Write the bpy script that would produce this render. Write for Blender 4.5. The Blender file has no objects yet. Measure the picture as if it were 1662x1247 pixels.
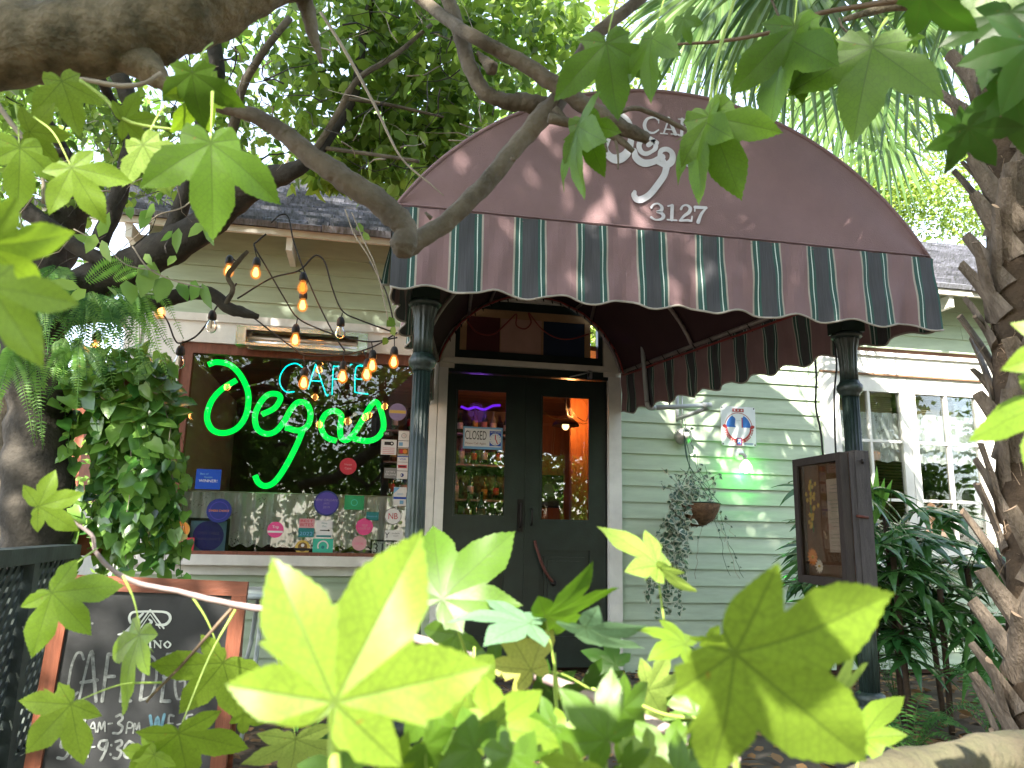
import bpy, math, random
import numpy as np
from mathutils import Vector
random.seed(7); rng = np.random.default_rng(7)
C = bpy.context.scene.collection
SC = bpy.context.scene
# ------------------------------------------------------------------ camera
EYE = np.array([0., 0., 1.05])
FPX = 1248.0
_pitch, _roll, _yaw = np.radians([11.2264, 1.1916, 10.715])
_cy, _sy, _cp, _sp = np.cos(_yaw), np.sin(_yaw), np.cos(_pitch), np.sin(_pitch)
CF = np.array([_sy*_cp, _cy*_cp, _sp]); _R = np.array([_cy, -_sy, 0]); _U = np.cross(_R, CF)
CR = np.cos(_roll)*_R + np.sin(_roll)*_U; CU = -np.sin(_roll)*_R + np.cos(_roll)*_U
def P(px, py, y):
    "a point of the place measured on the photograph, at distance y towards the house wall"
    d = CF + (px-831)/FPX*CR - (py-623.5)/FPX*CU
    return EYE + d*(y/d[1])
cam = bpy.data.cameras.new('camera'); camo = bpy.data.objects.new('camera', cam); C.objects.link(camo)
from mathutils import Matrix
m = Matrix(((CR[0], CU[0], -CF[0], EYE[0]), (CR[1], CU[1], -CF[1], EYE[1]), (CR[2], CU[2], -CF[2], EYE[2]), (0, 0, 0, 1)))
camo.matrix_world = m
cam.sensor_width = 36; cam.lens = 36*FPX/1662; cam.clip_start = 0.02; cam.clip_end = 500
cam.dof.use_dof = True; cam.dof.focus_distance = 4.6; cam.dof.aperture_fstop = 9.5
SC.camera = camo
# ------------------------------------------------------------------ light
SUN_EL, SUN_AZ = 40.0, 212.0           # azimuth clockwise from +y; the sun stands behind and left of the viewer
w = bpy.data.worlds.new('World'); SC.world = w; w.use_nodes = True
nt = w.node_tree; nt.nodes.clear()
sky = nt.nodes.new('ShaderNodeTexSky'); sky.sky_type = 'NISHITA'; sky.sun_disc = False
sky.sun_elevation = math.radians(SUN_EL); sky.sun_rotation = math.radians(SUN_AZ)
bg = nt.nodes.new('ShaderNodeBackground'); bg.inputs['Strength'].default_value = 0.15
wo = nt.nodes.new('ShaderNodeOutputWorld')
hsw = nt.nodes.new('ShaderNodeHueSaturation'); hsw.inputs['Saturation'].default_value = .62; nt.links.new(sky.outputs[0], hsw.inputs['Color']); nt.links.new(hsw.outputs[0], bg.inputs[0]); nt.links.new(bg.outputs[0], wo.inputs[0])
SUND = np.array([math.sin(math.radians(SUN_AZ))*math.cos(math.radians(SUN_EL)), math.cos(math.radians(SUN_AZ))*math.cos(math.radians(SUN_EL)), math.sin(math.radians(SUN_EL))])
sl = bpy.data.lights.new('sun', 'SUN'); sl.energy = 5.0; sl.angle = math.radians(0.53); sl.color = (1, .93, .82)
so = bpy.data.objects.new('sun', sl); C.objects.link(so)
so.rotation_euler = Vector(SUND).to_track_quat('Z', 'Y').to_euler()
SC.view_settings.view_transform = 'Standard'; SC.view_settings.look = 'None'
SC.view_settings.exposure = 2.45; SC.view_settings.gamma = 1
SC.cycles.max_bounces = 8; SC.cycles.transparent_max_bounces = 24; SC.cycles.use_denoising = True
SC.cycles.sample_clamp_indirect = 8
# ------------------------------------------------------------------ materials
MATS = {}
def nodes_of(name):
    m = bpy.data.materials.new(name); m.use_nodes = True; n = m.node_tree; n.nodes.clear()
    return m, n, n.nodes.new('ShaderNodeOutputMaterial')
def N(n, t, **kw):
    o = n.nodes.new(t)
    for k, v in kw.items():
        if k in o.bl_rna.properties: setattr(o, k, v)
        else: o.inputs[k].default_value = v
    return o
def mat(name, col, rough=.6, var=.25, scale=6., bump=.15, bscale=40., metal=0., stretch=(1, 1, 1), col2=None, spec=.4, emit=None, es=0., island=0., coat=0.):
    if name in MATS: return MATS[name]
    m, n, out = nodes_of(name); L = n.links.new
    b = N(n, 'ShaderNodeBsdfPrincipled'); b.inputs['Roughness'].default_value = rough; b.inputs['Metallic'].default_value = metal
    b.inputs['Specular IOR Level'].default_value = spec; b.inputs['Coat Weight'].default_value = coat
    tc = N(n, 'ShaderNodeTexCoord'); mp = N(n, 'ShaderNodeMapping'); mp.inputs['Scale'].default_value = stretch
    L(tc.outputs['Object'], mp.inputs['Vector'])
    no = N(n, 'ShaderNodeTexNoise'); no.inputs['Scale'].default_value = scale; no.inputs['Detail'].default_value = 8; no.inputs['Roughness'].default_value = .62
    L(mp.outputs[0], no.inputs['Vector'])
    cr = N(n, 'ShaderNodeValToRGB'); e = cr.color_ramp.elements
    c = np.array(col); c2 = np.array(col2) if col2 is not None else c*(1-var)
    c1 = np.minimum(c*(1+var*.6), 1) if col2 is None else c
    e[0].position = .32; e[1].position = .68; e[0].color = (*c2, 1); e[1].color = (*c1, 1)
    L(no.outputs['Fac'], cr.inputs[0]); last = cr.outputs[0]
    if island > 0:
        g = N(n, 'ShaderNodeNewGeometry'); hs = N(n, 'ShaderNodeHueSaturation')
        mr = N(n, 'ShaderNodeMapRange'); mr.inputs['To Min'].default_value = 1-island; mr.inputs['To Max'].default_value = 1+island
        L(g.outputs['Random Per Island'], mr.inputs['Value']); L(mr.outputs[0], hs.inputs['Value']); L(last, hs.inputs['Color']); last = hs.outputs[0]
    L(last, b.inputs['Base Color'])
    if bump > 0:
        n2 = N(n, 'ShaderNodeTexNoise'); n2.inputs['Scale'].default_value = bscale; n2.inputs['Detail'].default_value = 6
        L(mp.outputs[0], n2.inputs['Vector'])
        bp = N(n, 'ShaderNodeBump'); bp.inputs['Strength'].default_value = bump; bp.inputs['Distance'].default_value = .01
        L(n2.outputs['Fac'], bp.inputs['Height']); L(bp.outputs[0], b.inputs['Normal'])
    if emit is not None:
        b.inputs['Emission Color'].default_value = (*emit, 1); b.inputs['Emission Strength'].default_value = es
    L(b.outputs[0], out.inputs[0]); MATS[name] = m; return m
def flat(name, col, rough=.5): return mat(name, col, rough, var=.06, scale=30, bump=0, spec=.3)
def leafmat(name, col, col2, trans=.5, rough=.45, island=.35, spec=.4, tcol=None, vein=False, glaucous=False):
    if name in MATS: return MATS[name]
    m, n, out = nodes_of(name); L = n.links.new
    b = N(n, 'ShaderNodeBsdfPrincipled'); b.inputs['Roughness'].default_value = rough; b.inputs['Specular IOR Level'].default_value = spec
    t = N(n, 'ShaderNodeBsdfTranslucent'); mx = N(n, 'ShaderNodeMixShader'); mx.inputs[0].default_value = trans
    g = N(n, 'ShaderNodeNewGeometry'); tc = N(n, 'ShaderNodeTexCoord')
    cr = N(n, 'ShaderNodeValToRGB'); e = cr.color_ramp.elements; e[0].color = (*col, 1); e[1].color = (*col2, 1)
    oi = N(n, 'ShaderNodeObjectInfo'); ad = N(n, 'ShaderNodeMath', operation='ADD'); fr = N(n, 'ShaderNodeMath', operation='FRACT')
    L(g.outputs['Random Per Island'], ad.inputs[0]); L(oi.outputs['Random'], ad.inputs[1]); L(ad.outputs[0], fr.inputs[0]); L(fr.outputs[0], cr.inputs[0])
    no = N(n, 'ShaderNodeTexNoise'); no.inputs['Scale'].default_value = 45 if vein else 12; no.inputs['Detail'].default_value = 6; L(tc.outputs['Object'], no.inputs['Vector'])
    mr = N(n, 'ShaderNodeMapRange'); mr.inputs['To Min'].default_value = 1-island; mr.inputs['To Max'].default_value = 1+island
    L(no.outputs['Fac'], mr.inputs['Value'])
    hs = N(n, 'ShaderNodeHueSaturation'); L(cr.outputs[0], hs.inputs['Color']); L(mr.outputs[0], hs.inputs['Value']); c = hs.outputs[0]
    if vein:
        def M(op, a, bb=None, cc=None):
            o = N(n, 'ShaderNodeMath', operation=op)
            for i, x in enumerate((a, bb, cc)):
                if x is None: continue
                if hasattr(x, 'node'): L(x, o.inputs[i])
                else: o.inputs[i].default_value = x
            return o.outputs[0]
        uv = N(n, 'ShaderNodeUVMap'); uv.uv_map = 'leaf'; sx = N(n, 'ShaderNodeSeparateXYZ'); L(uv.outputs[0], sx.inputs[0])
        x, y = sx.outputs[0], sx.outputs[1]
        th = M('ARCTAN2', x, y); sp = math.radians(53)
        rel = M('SUBTRACT', th, M('MULTIPLY', M('ROUND', M('DIVIDE', th, sp)), sp))
        r = M('SQRT', M('ADD', M('MULTIPLY', x, x), M('MULTIPLY', y, y)))
        al = M('MULTIPLY', r, M('COSINE', rel)); pe = M('ABSOLUTE', M('MULTIPLY', r, M('SINE', rel)))
        main = M('LESS_THAN', pe, M('SUBTRACT', .0085, M('MULTIPLY', al, .006)))
        side = M('FRACT', M('MULTIPLY', M('SUBTRACT', al, M('MULTIPLY', pe, 1.1)), 7.5))
        sl_ = M('LESS_THAN', M('ABSOLUTE', M('SUBTRACT', side, .5)), .035)
        n3 = N(n, 'ShaderNodeTexVoronoi', feature='DISTANCE_TO_EDGE'); n3.inputs['Scale'].default_value = 19; L(uv.outputs[0], n3.inputs['Vector'])
        tiny = M('MULTIPLY', M('LESS_THAN', n3.outputs['Distance'], .045), .5)
        msk = M('MAXIMUM', M('MAXIMUM', main, M('MULTIPLY', sl_, .55)), tiny)
        # a few brown spots
        n4 = N(n, 'ShaderNodeTexNoise'); n4.inputs['Scale'].default_value = 9; L(uv.outputs[0], n4.inputs['Vector'])
        mxc = N(n, 'ShaderNodeMix', data_type='RGBA'); L(M('MULTIPLY', msk, .6), mxc.inputs['Factor']); L(c, mxc.inputs[6])
        mxc.inputs[7].default_value = (.045, .075, .012, 1); c = mxc.outputs[2]
        n4.inputs['Detail'].default_value = 4
        mx2 = N(n, 'ShaderNodeMix', data_type='RGBA'); L(M('MULTIPLY', M('GREATER_THAN', n4.outputs['Fac'], .71), .7), mx2.inputs['Factor']); L(c, mx2.inputs[6]); mx2.inputs[7].default_value = (.22, .10, .02, 1); c = mx2.outputs[2]
        bp = N(n, 'ShaderNodeBump'); bp.inputs['Strength'].default_value = .25; bp.inputs['Distance'].default_value = .003; bp.invert = True
        L(msk, bp.inputs['Height']); L(bp.outputs[0], b.inputs['Normal'])
    L(c, b.inputs['Base Color'])
    h2 = N(n, 'ShaderNodeHueSaturation'); h2.inputs['Hue'].default_value = .497; h2.inputs['Saturation'].default_value = 1.05; h2.inputs['Value'].default_value = 1.45
    L(c, h2.inputs['Color']); L(h2.outputs[0], t.inputs['Color'])
    L(b.outputs[0], mx.inputs[1]); L(t.outputs[0], mx.inputs[2]); L(mx.outputs[0], out.inputs[0]); MATS[name] = m; return m
def glow(name, col, s):
    if name in MATS: return MATS[name]
    m, n, out = nodes_of(name); e = N(n, 'ShaderNodeEmission'); e.inputs[0].default_value = (*col, 1); e.inputs[1].default_value = s
    n.links.new(e.outputs[0], out.inputs[0]); MATS[name] = m; return m
def glassmat(name, tint=(1, 1, 1), refl=1.0, base=.06):
    m, n, out = nodes_of(name); L = n.links.new
    t = N(n, 'ShaderNodeBsdfTransparent'); t.inputs[0].default_value = (*tint, 1)
    g = N(n, 'ShaderNodeBsdfGlossy'); g.inputs['Roughness'].default_value = .0
    tc = N(n, 'ShaderNodeTexCoord'); no = N(n, 'ShaderNodeTexNoise'); no.inputs['Scale'].default_value = 1.3; L(tc.outputs['Object'], no.inputs['Vector'])
    bp = N(n, 'ShaderNodeBump'); bp.inputs['Strength'].default_value = .03; bp.inputs['Distance'].default_value = .1; L(no.outputs[0], bp.inputs['Height']); L(bp.outputs[0], g.inputs['Normal'])
    f = N(n, 'ShaderNodeFresnel'); f.inputs[0].default_value = 1.5
    a = N(n, 'ShaderNodeMath', operation='MULTIPLY_ADD'); a.inputs[1].default_value = refl; a.inputs[2].default_value = base; a.use_clamp = True
    L(f.outputs[0], a.inputs[0]); mx = N(n, 'ShaderNodeMixShader'); L(a.outputs[0], mx.inputs[0]); L(t.outputs[0], mx.inputs[1]); L(g.outputs[0], mx.inputs[2]); L(mx.outputs[0], out.inputs[0])
    return m
def lacemat(name, scale=55, thr=.5, col=(.75, .76, .72)):
    m, n, out = nodes_of(name); L = n.links.new
    b = N(n, 'ShaderNodeBsdfDiffuse'); b.inputs[0].default_value = (*col, 1); t = N(n, 'ShaderNodeBsdfTransparent'); tl = N(n, 'ShaderNodeBsdfTranslucent'); tl.inputs[0].default_value = (*col, 1)
    m1 = N(n, 'ShaderNodeMixShader'); m1.inputs[0].default_value = .3; L(b.outputs[0], m1.inputs[1]); L(tl.outputs[0], m1.inputs[2])
    tc = N(n, 'ShaderNodeTexCoord')
    no = N(n, 'ShaderNodeTexNoise'); no.inputs['Scale'].default_value = scale; no.inputs['Detail'].default_value = 1.5; no.inputs['Distortion'].default_value = 2.2; L(tc.outputs['Object'], no.inputs['Vector'])
    big = N(n, 'ShaderNodeTexVoronoi'); big.inputs['Scale'].default_value = 7; L(tc.outputs['Object'], big.inputs['Vector'])
    k = N(n, 'ShaderNodeMath', operation='MULTIPLY_ADD'); k.inputs[1].default_value = -.35; L(big.outputs['Distance'], k.inputs[0]); L(no.outputs['Fac'], k.inputs[2])
    s = N(n, 'ShaderNodeMapRange'); s.inputs['From Min'].default_value = thr-.19; s.inputs['From Max'].default_value = thr-.15; s.inputs['To Min'].default_value = .92; s.inputs['To Max'].default_value = .25
    L(k.outputs[0], s.inputs['Value'])
    mx = N(n, 'ShaderNodeMixShader'); L(s.outputs[0], mx.inputs[0]); L(t.outputs[0], mx.inputs[1]); L(m1.outputs[0], mx.inputs[2]); L(mx.outputs[0], out.inputs[0]); return m
# ------------------------------------------------------------------ mesh builder
def norm(v):
    v = np.asarray(v, float); return v/(np.linalg.norm(v)+1e-12)
def spline(pts, k=6):
    pts = [np.asarray(p, float) for p in pts]
    if len(pts) < 3: return pts
    p = [2*pts[0]-pts[1]] + pts + [2*pts[-1]-pts[-2]]; o = []
    for i in range(1, len(p)-2):
        for j in range(k):
            t = j/k; a, b, c, d = p[i-1], p[i], p[i+1], p[i+2]
            o.append(.5*((2*b)+(-a+c)*t+(2*a-5*b+4*c-d)*t*t+(-a+3*b-3*c+d)*t**3))
    o.append(pts[-1]); return o
_txt = {}
def textgeo(s, spacing=1.):
    if s in _txt: return _txt[s]
    cu = bpy.data.curves.new('t', 'FONT'); cu.body = s; cu.size = 1; cu.align_x = 'CENTER'; cu.resolution_u = 3; cu.space_character = spacing
    o = bpy.data.objects.new('t', cu); C.objects.link(o); bpy.context.view_layer.update()
    dg = bpy.context.evaluated_depsgraph_get(); me = o.evaluated_get(dg).to_mesh()
    v = np.array([x.co[:] for x in me.vertices]).reshape(-1, 3); f = [tuple(p.vertices) for p in me.polygons]
    o.evaluated_get(dg).to_mesh_clear(); bpy.data.objects.remove(o); bpy.data.curves.remove(cu)
    if len(v):
        v[:, 0] -= (v[:, 0].min()+v[:, 0].max())/2; v[:, 1] -= v[:, 1].min()
        W, Hh = np.ptp(v[:, 0]), np.ptp(v[:, 1])
    else: W = Hh = 1
    _txt[s] = (v, f, W, Hh); return _txt[s]
class MB:
    def __init__(s): s.V = []; s.F = []; s.MI = []; s.S = []; s.mats = []; s.n = 0; s.fr = None; s.uv = []; s.off = 0.
    def frame(s, o, u=(1, 0, 0), v=(0, 0, 1)):
        u = norm(u); v = norm(v); w = np.cross(u, v); s.fr = (np.array(o, float), np.array([u, v, w])); return s
    def add(s, v, f, m, smooth=False):
        v = np.asarray(v, float).reshape(-1, 3)
        if s.fr is not None: v = s.fr[0] + v @ s.fr[1]
        if m not in s.mats: s.mats.append(m)
        i = s.mats.index(m); s.V.append(v); n = s.n
        s.F += [tuple(int(a)+n for a in q) for q in f]; s.MI += [i]*len(f); s.S += [smooth]*len(f); s.n += len(v); return s
    def box(s, a, b, m):
        (x0, y0, z0), (x1, y1, z1) = np.minimum(a, b), np.maximum(a, b)
        v = [(x0,y0,z0),(x1,y0,z0),(x1,y1,z0),(x0,y1,z0),(x0,y0,z1),(x1,y0,z1),(x1,y1,z1),(x0,y1,z1)]
        return s.add(v, [(3,2,1,0),(4,5,6,7),(0,1,5,4),(1,2,6,5),(2,3,7,6),(3,0,4,7)], m)
    def obox(s, c, ax, ay, az, h, m):
        c = np.array(c, float); A = np.array([norm(ax)*h[0], norm(ay)*h[1], norm(az)*h[2]])
        v = [c+i*A[0]+j*A[1]+k*A[2] for k in (-1, 1) for (i, j) in ((-1,-1),(1,-1),(1,1),(-1,1))]
        return s.add(v, [(3,2,1,0),(4,5,6,7),(0,1,5,4),(1,2,6,5),(2,3,7,6),(3,0,4,7)], m)
    def tube(s, pts, r, m, n=8, k=0, cap=True, smooth=True, wob=0.):
        pts = [np.asarray(p, float) for p in pts]; r = [r]*len(pts) if np.isscalar(r) else list(r)
        if k:
            q = spline([np.append(p, rr) for p, rr in zip(pts, r)], k); pts = [a[:3] for a in q]; r = [max(a[3], 1e-4) for a in q]
        L = len(pts); T = [norm(pts[min(i+1, L-1)]-pts[max(i-1, 0)]) for i in range(L)]
        ref = np.array([0, 0, 1.]) if abs(T[0][2]) < .9 else np.array([1., 0, 0]); a = norm(np.cross(T[0], ref)); v = []
        for i in range(L):
            a = norm(a-T[i]*np.dot(a, T[i])); b = np.cross(T[i], a)
            for j in range(n):
                th = 2*math.pi*j/n; rr = r[i]*(1+(wob*math.sin(3*th+i*.7+pts[i][0]*9)+wob*.8*math.sin(i*1.9+th) if wob else 0)); v.append(pts[i]+rr*(math.cos(th)*a+math.sin(th)*b))
        f = [(i*n+j, i*n+(j+1) % n, (i+1)*n+(j+1) % n, (i+1)*n+j) for i in range(L-1) for j in range(n)]
        if cap: f += [tuple(range(n))[::-1], tuple((L-1)*n+j for j in range(n))]
        return s.add(v, f, m, smooth)
    def lathe(s, c, prof, m, n=24, flute=0, fd=0., axis=(0, 0, 1)):
        c = np.array(c, float); az = norm(axis); ax = norm(np.cross(az, [0.3, 1, .1])); ay = np.cross(az, ax); v = []
        for (r, z) in prof:
            for j in range(n):
                th = 2*math.pi*j/n; rr = r*(1-fd*(.5+.5*math.cos(flute*th))) if flute else r
                v.append(c+ax*rr*math.cos(th)+ay*rr*math.sin(th)+az*z)
        L = len(prof); f = [(i*n+j, i*n+(j+1) % n, (i+1)*n+(j+1) % n, (i+1)*n+j) for i in range(L-1) for j in range(n)]
        f += [tuple(range(n))[::-1], tuple((L-1)*n+j for j in range(n))]
        return s.add(v, f, m, True)
    def poly(s, pts, m, w=0., t=0.):
        "flat polygon in the frame's u,v plane; t > 0 gives thickness"
        n = len(pts); a = [(p[0], p[1], w) for p in pts]
        if t <= 0: return s.add(a, [tuple(range(n))], m)
        b = [(p[0], p[1], w-t) for p in pts]
        return s.add(a+b, [tuple(range(n)), tuple(range(2*n-1, n-1, -1))]+[(i, i+n, (i+1) % n+n, (i+1) % n) for i in range(n)], m)
    def rect(s, x0, y0, x1, y1, m, w=0., t=0.): return s.poly([(x0, y0), (x1, y0), (x1, y1), (x0, y1)], m, w, t)
    def disc(s, cx, cy, r, m, w=0., t=0., n=40, ry=None):
        ry = ry or r; return s.poly([(cx+r*math.cos(2*math.pi*i/n), cy+ry*math.sin(2*math.pi*i/n)) for i in range(n)], m, w, t)
    def ring(s, cx, cy, r0, r1, m, w=0., a0=0, a1=360, n=40):
        v = []; 
        for i in range(n+1):
            t = math.radians(a0+(a1-a0)*i/n); v += [(cx+r0*math.cos(t), cy+r0*math.sin(t), w), (cx+r1*math.cos(t), cy+r1*math.sin(t), w)]
        return s.add(v, [(2*i, 2*i+1, 2*i+3, 2*i+2) for i in range(n)], m)
    def ribbon(s, pts, wd, m, w=0., k=6, t=0.):
        "calligraphic stroke in the u,v plane"
        pts = [np.array(p, float) for p in pts]; wd = [wd]*len(pts) if np.isscalar(wd) else wd
        q = spline([np.array([p[0], p[1], a]) for p, a in zip(pts, wd)], k) if k > 1 and len(pts) > 2 else [np.array([p[0], p[1], a]) for p, a in zip(pts, wd)]
        L = len(q); v = []; s.off = (s.off+.00021) % .0026
        for i in range(L):
            d = q[min(i+1, L-1)][:2]-q[max(i-1, 0)][:2]; d = d/(np.linalg.norm(d)+1e-9); nn = np.array([-d[1], d[0]])*q[i][2]/2
            v += [(*(q[i][:2]+nn), w+s.off), (*(q[i][:2]-nn), w+s.off)]
        f = [(2*i, 2*i+1, 2*i+3, 2*i+2) for i in range(L-1)]
        s.add(v, f, m)
        for e in (q[0], q[-1]):
            s.off += .00005; s.disc(e[0], e[1], e[2]/2, m, w+s.off, n=10)
        return s
    def text(s, str_, cx, cy, h, m, w=0., width=None, rot=0.):
        v, f, W, Hh = textgeo(str_)
        if not len(v): return s
        v = v.copy(); k = h/Hh; kx = k if width is None else width/W
        x, y = v[:, 0]*kx, v[:, 1]*k; c, sn = math.cos(rot), math.sin(rot)
        return s.add(np.stack([cx+x*c-y*sn, cy+x*sn+y*c, np.full(len(x), w)], 1), f, m)
    def build(s, name, parent=None, label=None):
        me = bpy.data.meshes.new(name)
        o = bpy.data.objects.new(name, me); C.objects.link(o)
        base = np.zeros(3)
        if parent is not None:
            o.parent = parent; p = parent
            while p is not None: base += np.array(p.location); p = p.parent
        V = np.concatenate(s.V) - base
        me.from_pydata(V.tolist(), [], s.F); 
        for x in s.mats: me.materials.append(x)
        me.polygons.foreach_set('material_index', s.MI); me.polygons.foreach_set('use_smooth', s.S)
        if s.uv:
            u = me.uv_layers.new(name='leaf'); idx = np.zeros(len(me.loops), dtype=np.int32); me.loops.foreach_get('vertex_index', idx)
            u.data.foreach_set('uv', np.array(s.uv, dtype=np.float32)[idx].ravel())
        me.update()
        if label: o['label'] = label
        return o
def tag(o, label, cat, group=None):
    o['label'] = label; o['category'] = cat
    if group: o['group'] = group
    return o
def thing(name, label, cat, loc=(0, 0, 0), group=None):
    o = bpy.data.objects.new(name, None); C.objects.link(o); o.location = tuple(float(a) for a in loc); o.empty_display_size = .05
    return tag(o, label, cat, group)
def struct(o, kind='structure'): o['kind'] = kind; return o
def dup(root, delta):
    def rec(o, par):
        c = o.copy(); C.objects.link(c); c.parent = par
        for ch in [x for x in bpy.data.objects if x.parent == o]: rec(ch, c)
        return c
    r = rec(root, None); r.location = Vector(root.location)+Vector(delta); return r
# leaves --------------------------------------------------------------
def rotmats(d, nrm):
    d = d/np.linalg.norm(d, axis=1, keepdims=True); s_ = np.cross(nrm, d); s_ /= np.linalg.norm(s_, axis=1, keepdims=True)+1e-9
    return np.stack([d, s_, np.cross(d, s_)], 1)
T_LEAF = (np.array([(0,0,0),(.3,.30,.05),(.3,-.30,.05),(.65,.26,.02),(.65,-.26,.02),(1,0,-.08),(.35,0,0),(.7,0,-.03)]), [(0,6,1),(0,2,6),(1,6,7,3),(6,2,4,7),(3,7,5),(7,4,5)])
T_HEART = (np.array([(0,0,0),(-.12,.3,.03),(-.12,-.3,.03),(.2,.45,.04),(.2,-.45,.04),(.6,.3,0),(.6,-.3,0),(1,0,-.12),(.2,0,-.03),(.6,0,-.06)]), [(0,8,3,1),(0,2,4,8),(3,8,9,5),(8,4,6,9),(5,9,7),(9,6,7)])
T_TRI = (np.array([(0,0,0),(.45,.33,.06),(.45,-.33,.06),(1,0,-.05)]), [(0,2,1),(1,2,3)])
def cloud(mb, pts, dirs, nrm, size, tmpl, m, asp=1.):
    tv, tf = tmpl; n = len(pts); Rm = rotmats(dirs, nrm); t = tv*np.array([1, asp, 1])
    v = np.einsum('kj,njc->nkc', t, Rm)*size[:, None, None]+pts[:, None, :]
    f = []; k = len(tv); ii = (np.arange(n)*k)
    if m not in mb.mats: mb.mats.append(m)
    mi = mb.mats.index(m)
    for q in tf: f += (ii[:, None]+np.array(q)[None, :]+mb.n).tolist()
    mb.V.append(v.reshape(-1, 3)); mb.F += f; mb.MI += [mi]*len(f); mb.S += [True]*len(f); mb.n += n*k
def blob_pts(ells, n, shell=.35, clumps=None, cs=.2):
    "points in clumps spread through several ellipsoids (centre, radii, weight)"
    wts = np.array([e[2] for e in ells], float); wts /= wts.sum(); o = []
    nc = clumps or max(8, n//40)
    ch = rng.choice(len(ells), nc, p=wts); cc = []
    for c in ch:
        u = rng.normal(size=3); u /= np.linalg.norm(u); r = rng.random()**shell
        cc.append(np.array(ells[c][0])+u*r*np.array(ells[c][1]))
    cc = np.array(cc); k = rng.integers(0, nc, n); return cc[k]+rng.normal(size=(n, 3))*cs, k
def unit(n): 
    u = rng.normal(size=(n, 3)); return u/np.linalg.norm(u, axis=1, keepdims=True)
# ------------------------------------------------------------------ palette
sid = mat('siding_paint', (.40, .485, .355), .55, .14, 3, .12, 60, stretch=(1, 1, 6))
white = mat('white_paint', (.68, .67, .62), .5, .14, 5, .12, 50)
cream = mat('cream_paint', (.62, .58, .50), .5, .15, 5, .1, 50)
dkgreen = mat('dark_green_paint', (.011, .020, .015), .32, .35, 7, .12, 60, spec=.5)
colgreen = mat('column_green_paint', (.020, .038, .032), .42, .5, 14, .5, 55, col2=(.006, .012, .011), spec=.5, stretch=(1, 1, .35))
dark = flat('black_void', (.01, .009, .008), .8)
brownw = mat('brown_window_wood', (.16, .055, .03), .45, .35, 9, .15, 40, stretch=(6, 6, 1))
shake = mat('weathered_shake', (.22, .22, .265), .8, .5, 11, .6, 60, stretch=(4, 1, 1), island=.4, col2=(.075, .08, .075))
rootp = thing('cafe_building', 'pale green clapboard building with white trim and weathered shingle roof', 'building', (1.3, 6, 0))
WY = 6.0
# clapboards, with the openings left out
openL, openD, openR = (-1.5, .53, .84, 2.64), (.545, 2.04, 0, 3.02), (3.88, 5.61, .94, 2.70)
b = MB(); e = .131; z = Z0 = 1.05-.751-.131*2; rows = 0
while z < 3.25:
    segs = [(-1.72, 10.5)]
    for (a, c, z0, z1) in (openL, openD, openR):
        if z+e > z0+.02 and z < z1-.02:
            ns = []
            for (p, q) in segs:
                if c <= p or a >= q: ns.append((p, q)); continue
                if a > p: ns.append((p, a))
                if c < q: ns.append((c, q))
            segs = ns
    for (p, q) in segs:
        x = p
        while x < q-1e-3:
            x2 = min(q, x+rng.uniform(2.2, 3.6)); 
            if q-x2 < .5: x2 = q
            j = rng.uniform(-.0015, .0015)
            v = [(x, WY-.020+j, z), (x2-.002, WY-.020+j, z), (x2-.002, WY-.003, z+e+.01), (x, WY-.003, z+e+.01), (x, WY+.01, z), (x2-.002, WY+.01, z), (x2-.002, WY+.01, z+e+.01), (x, WY+.01, z+e+.01)]
            b.add(v, [(0,1,2,3),(4,7,6,5),(0,4,5,1),(3,2,6,7),(0,3,7,4),(1,5,6,2)], sid); x = x2
    z += e
b.build('clapboard_wall', rootp)
b = MB()       # wall core behind the boards, with openings, plus the room behind
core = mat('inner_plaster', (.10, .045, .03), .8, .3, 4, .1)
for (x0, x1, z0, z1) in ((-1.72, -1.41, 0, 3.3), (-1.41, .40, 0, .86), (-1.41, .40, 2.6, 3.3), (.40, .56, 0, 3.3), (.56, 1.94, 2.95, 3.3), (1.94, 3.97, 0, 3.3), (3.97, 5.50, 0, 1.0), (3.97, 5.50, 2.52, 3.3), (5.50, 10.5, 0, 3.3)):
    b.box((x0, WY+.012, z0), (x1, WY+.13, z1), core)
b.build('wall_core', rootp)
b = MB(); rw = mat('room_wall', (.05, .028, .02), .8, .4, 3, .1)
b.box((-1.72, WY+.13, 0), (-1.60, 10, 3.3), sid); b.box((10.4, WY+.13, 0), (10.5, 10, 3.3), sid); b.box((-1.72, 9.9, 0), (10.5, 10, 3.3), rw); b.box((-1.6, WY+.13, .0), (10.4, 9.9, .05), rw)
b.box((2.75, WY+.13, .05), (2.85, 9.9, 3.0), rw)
b.build('room_shell', rootp)
# ceiling boards seen through the doors
cb = mat('ceiling_boards', (.30, .13, .05), .45, .35, 6, .2, 40, stretch=(.4, 5, 1), island=.25)
b = MB(); x = -1.6
yy = WY+.14
while yy < 9.9:
    b.box((-1.6, yy, 2.62), (2.75, yy+.095, 2.66), cb); yy += .1
yy = WY+.14
while yy < 9.9:
    b.box((2.85, yy, 2.75), (10.4, yy+.095, 2.79), cb); yy += .1
b.build('ceiling_boards', rootp)
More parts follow.
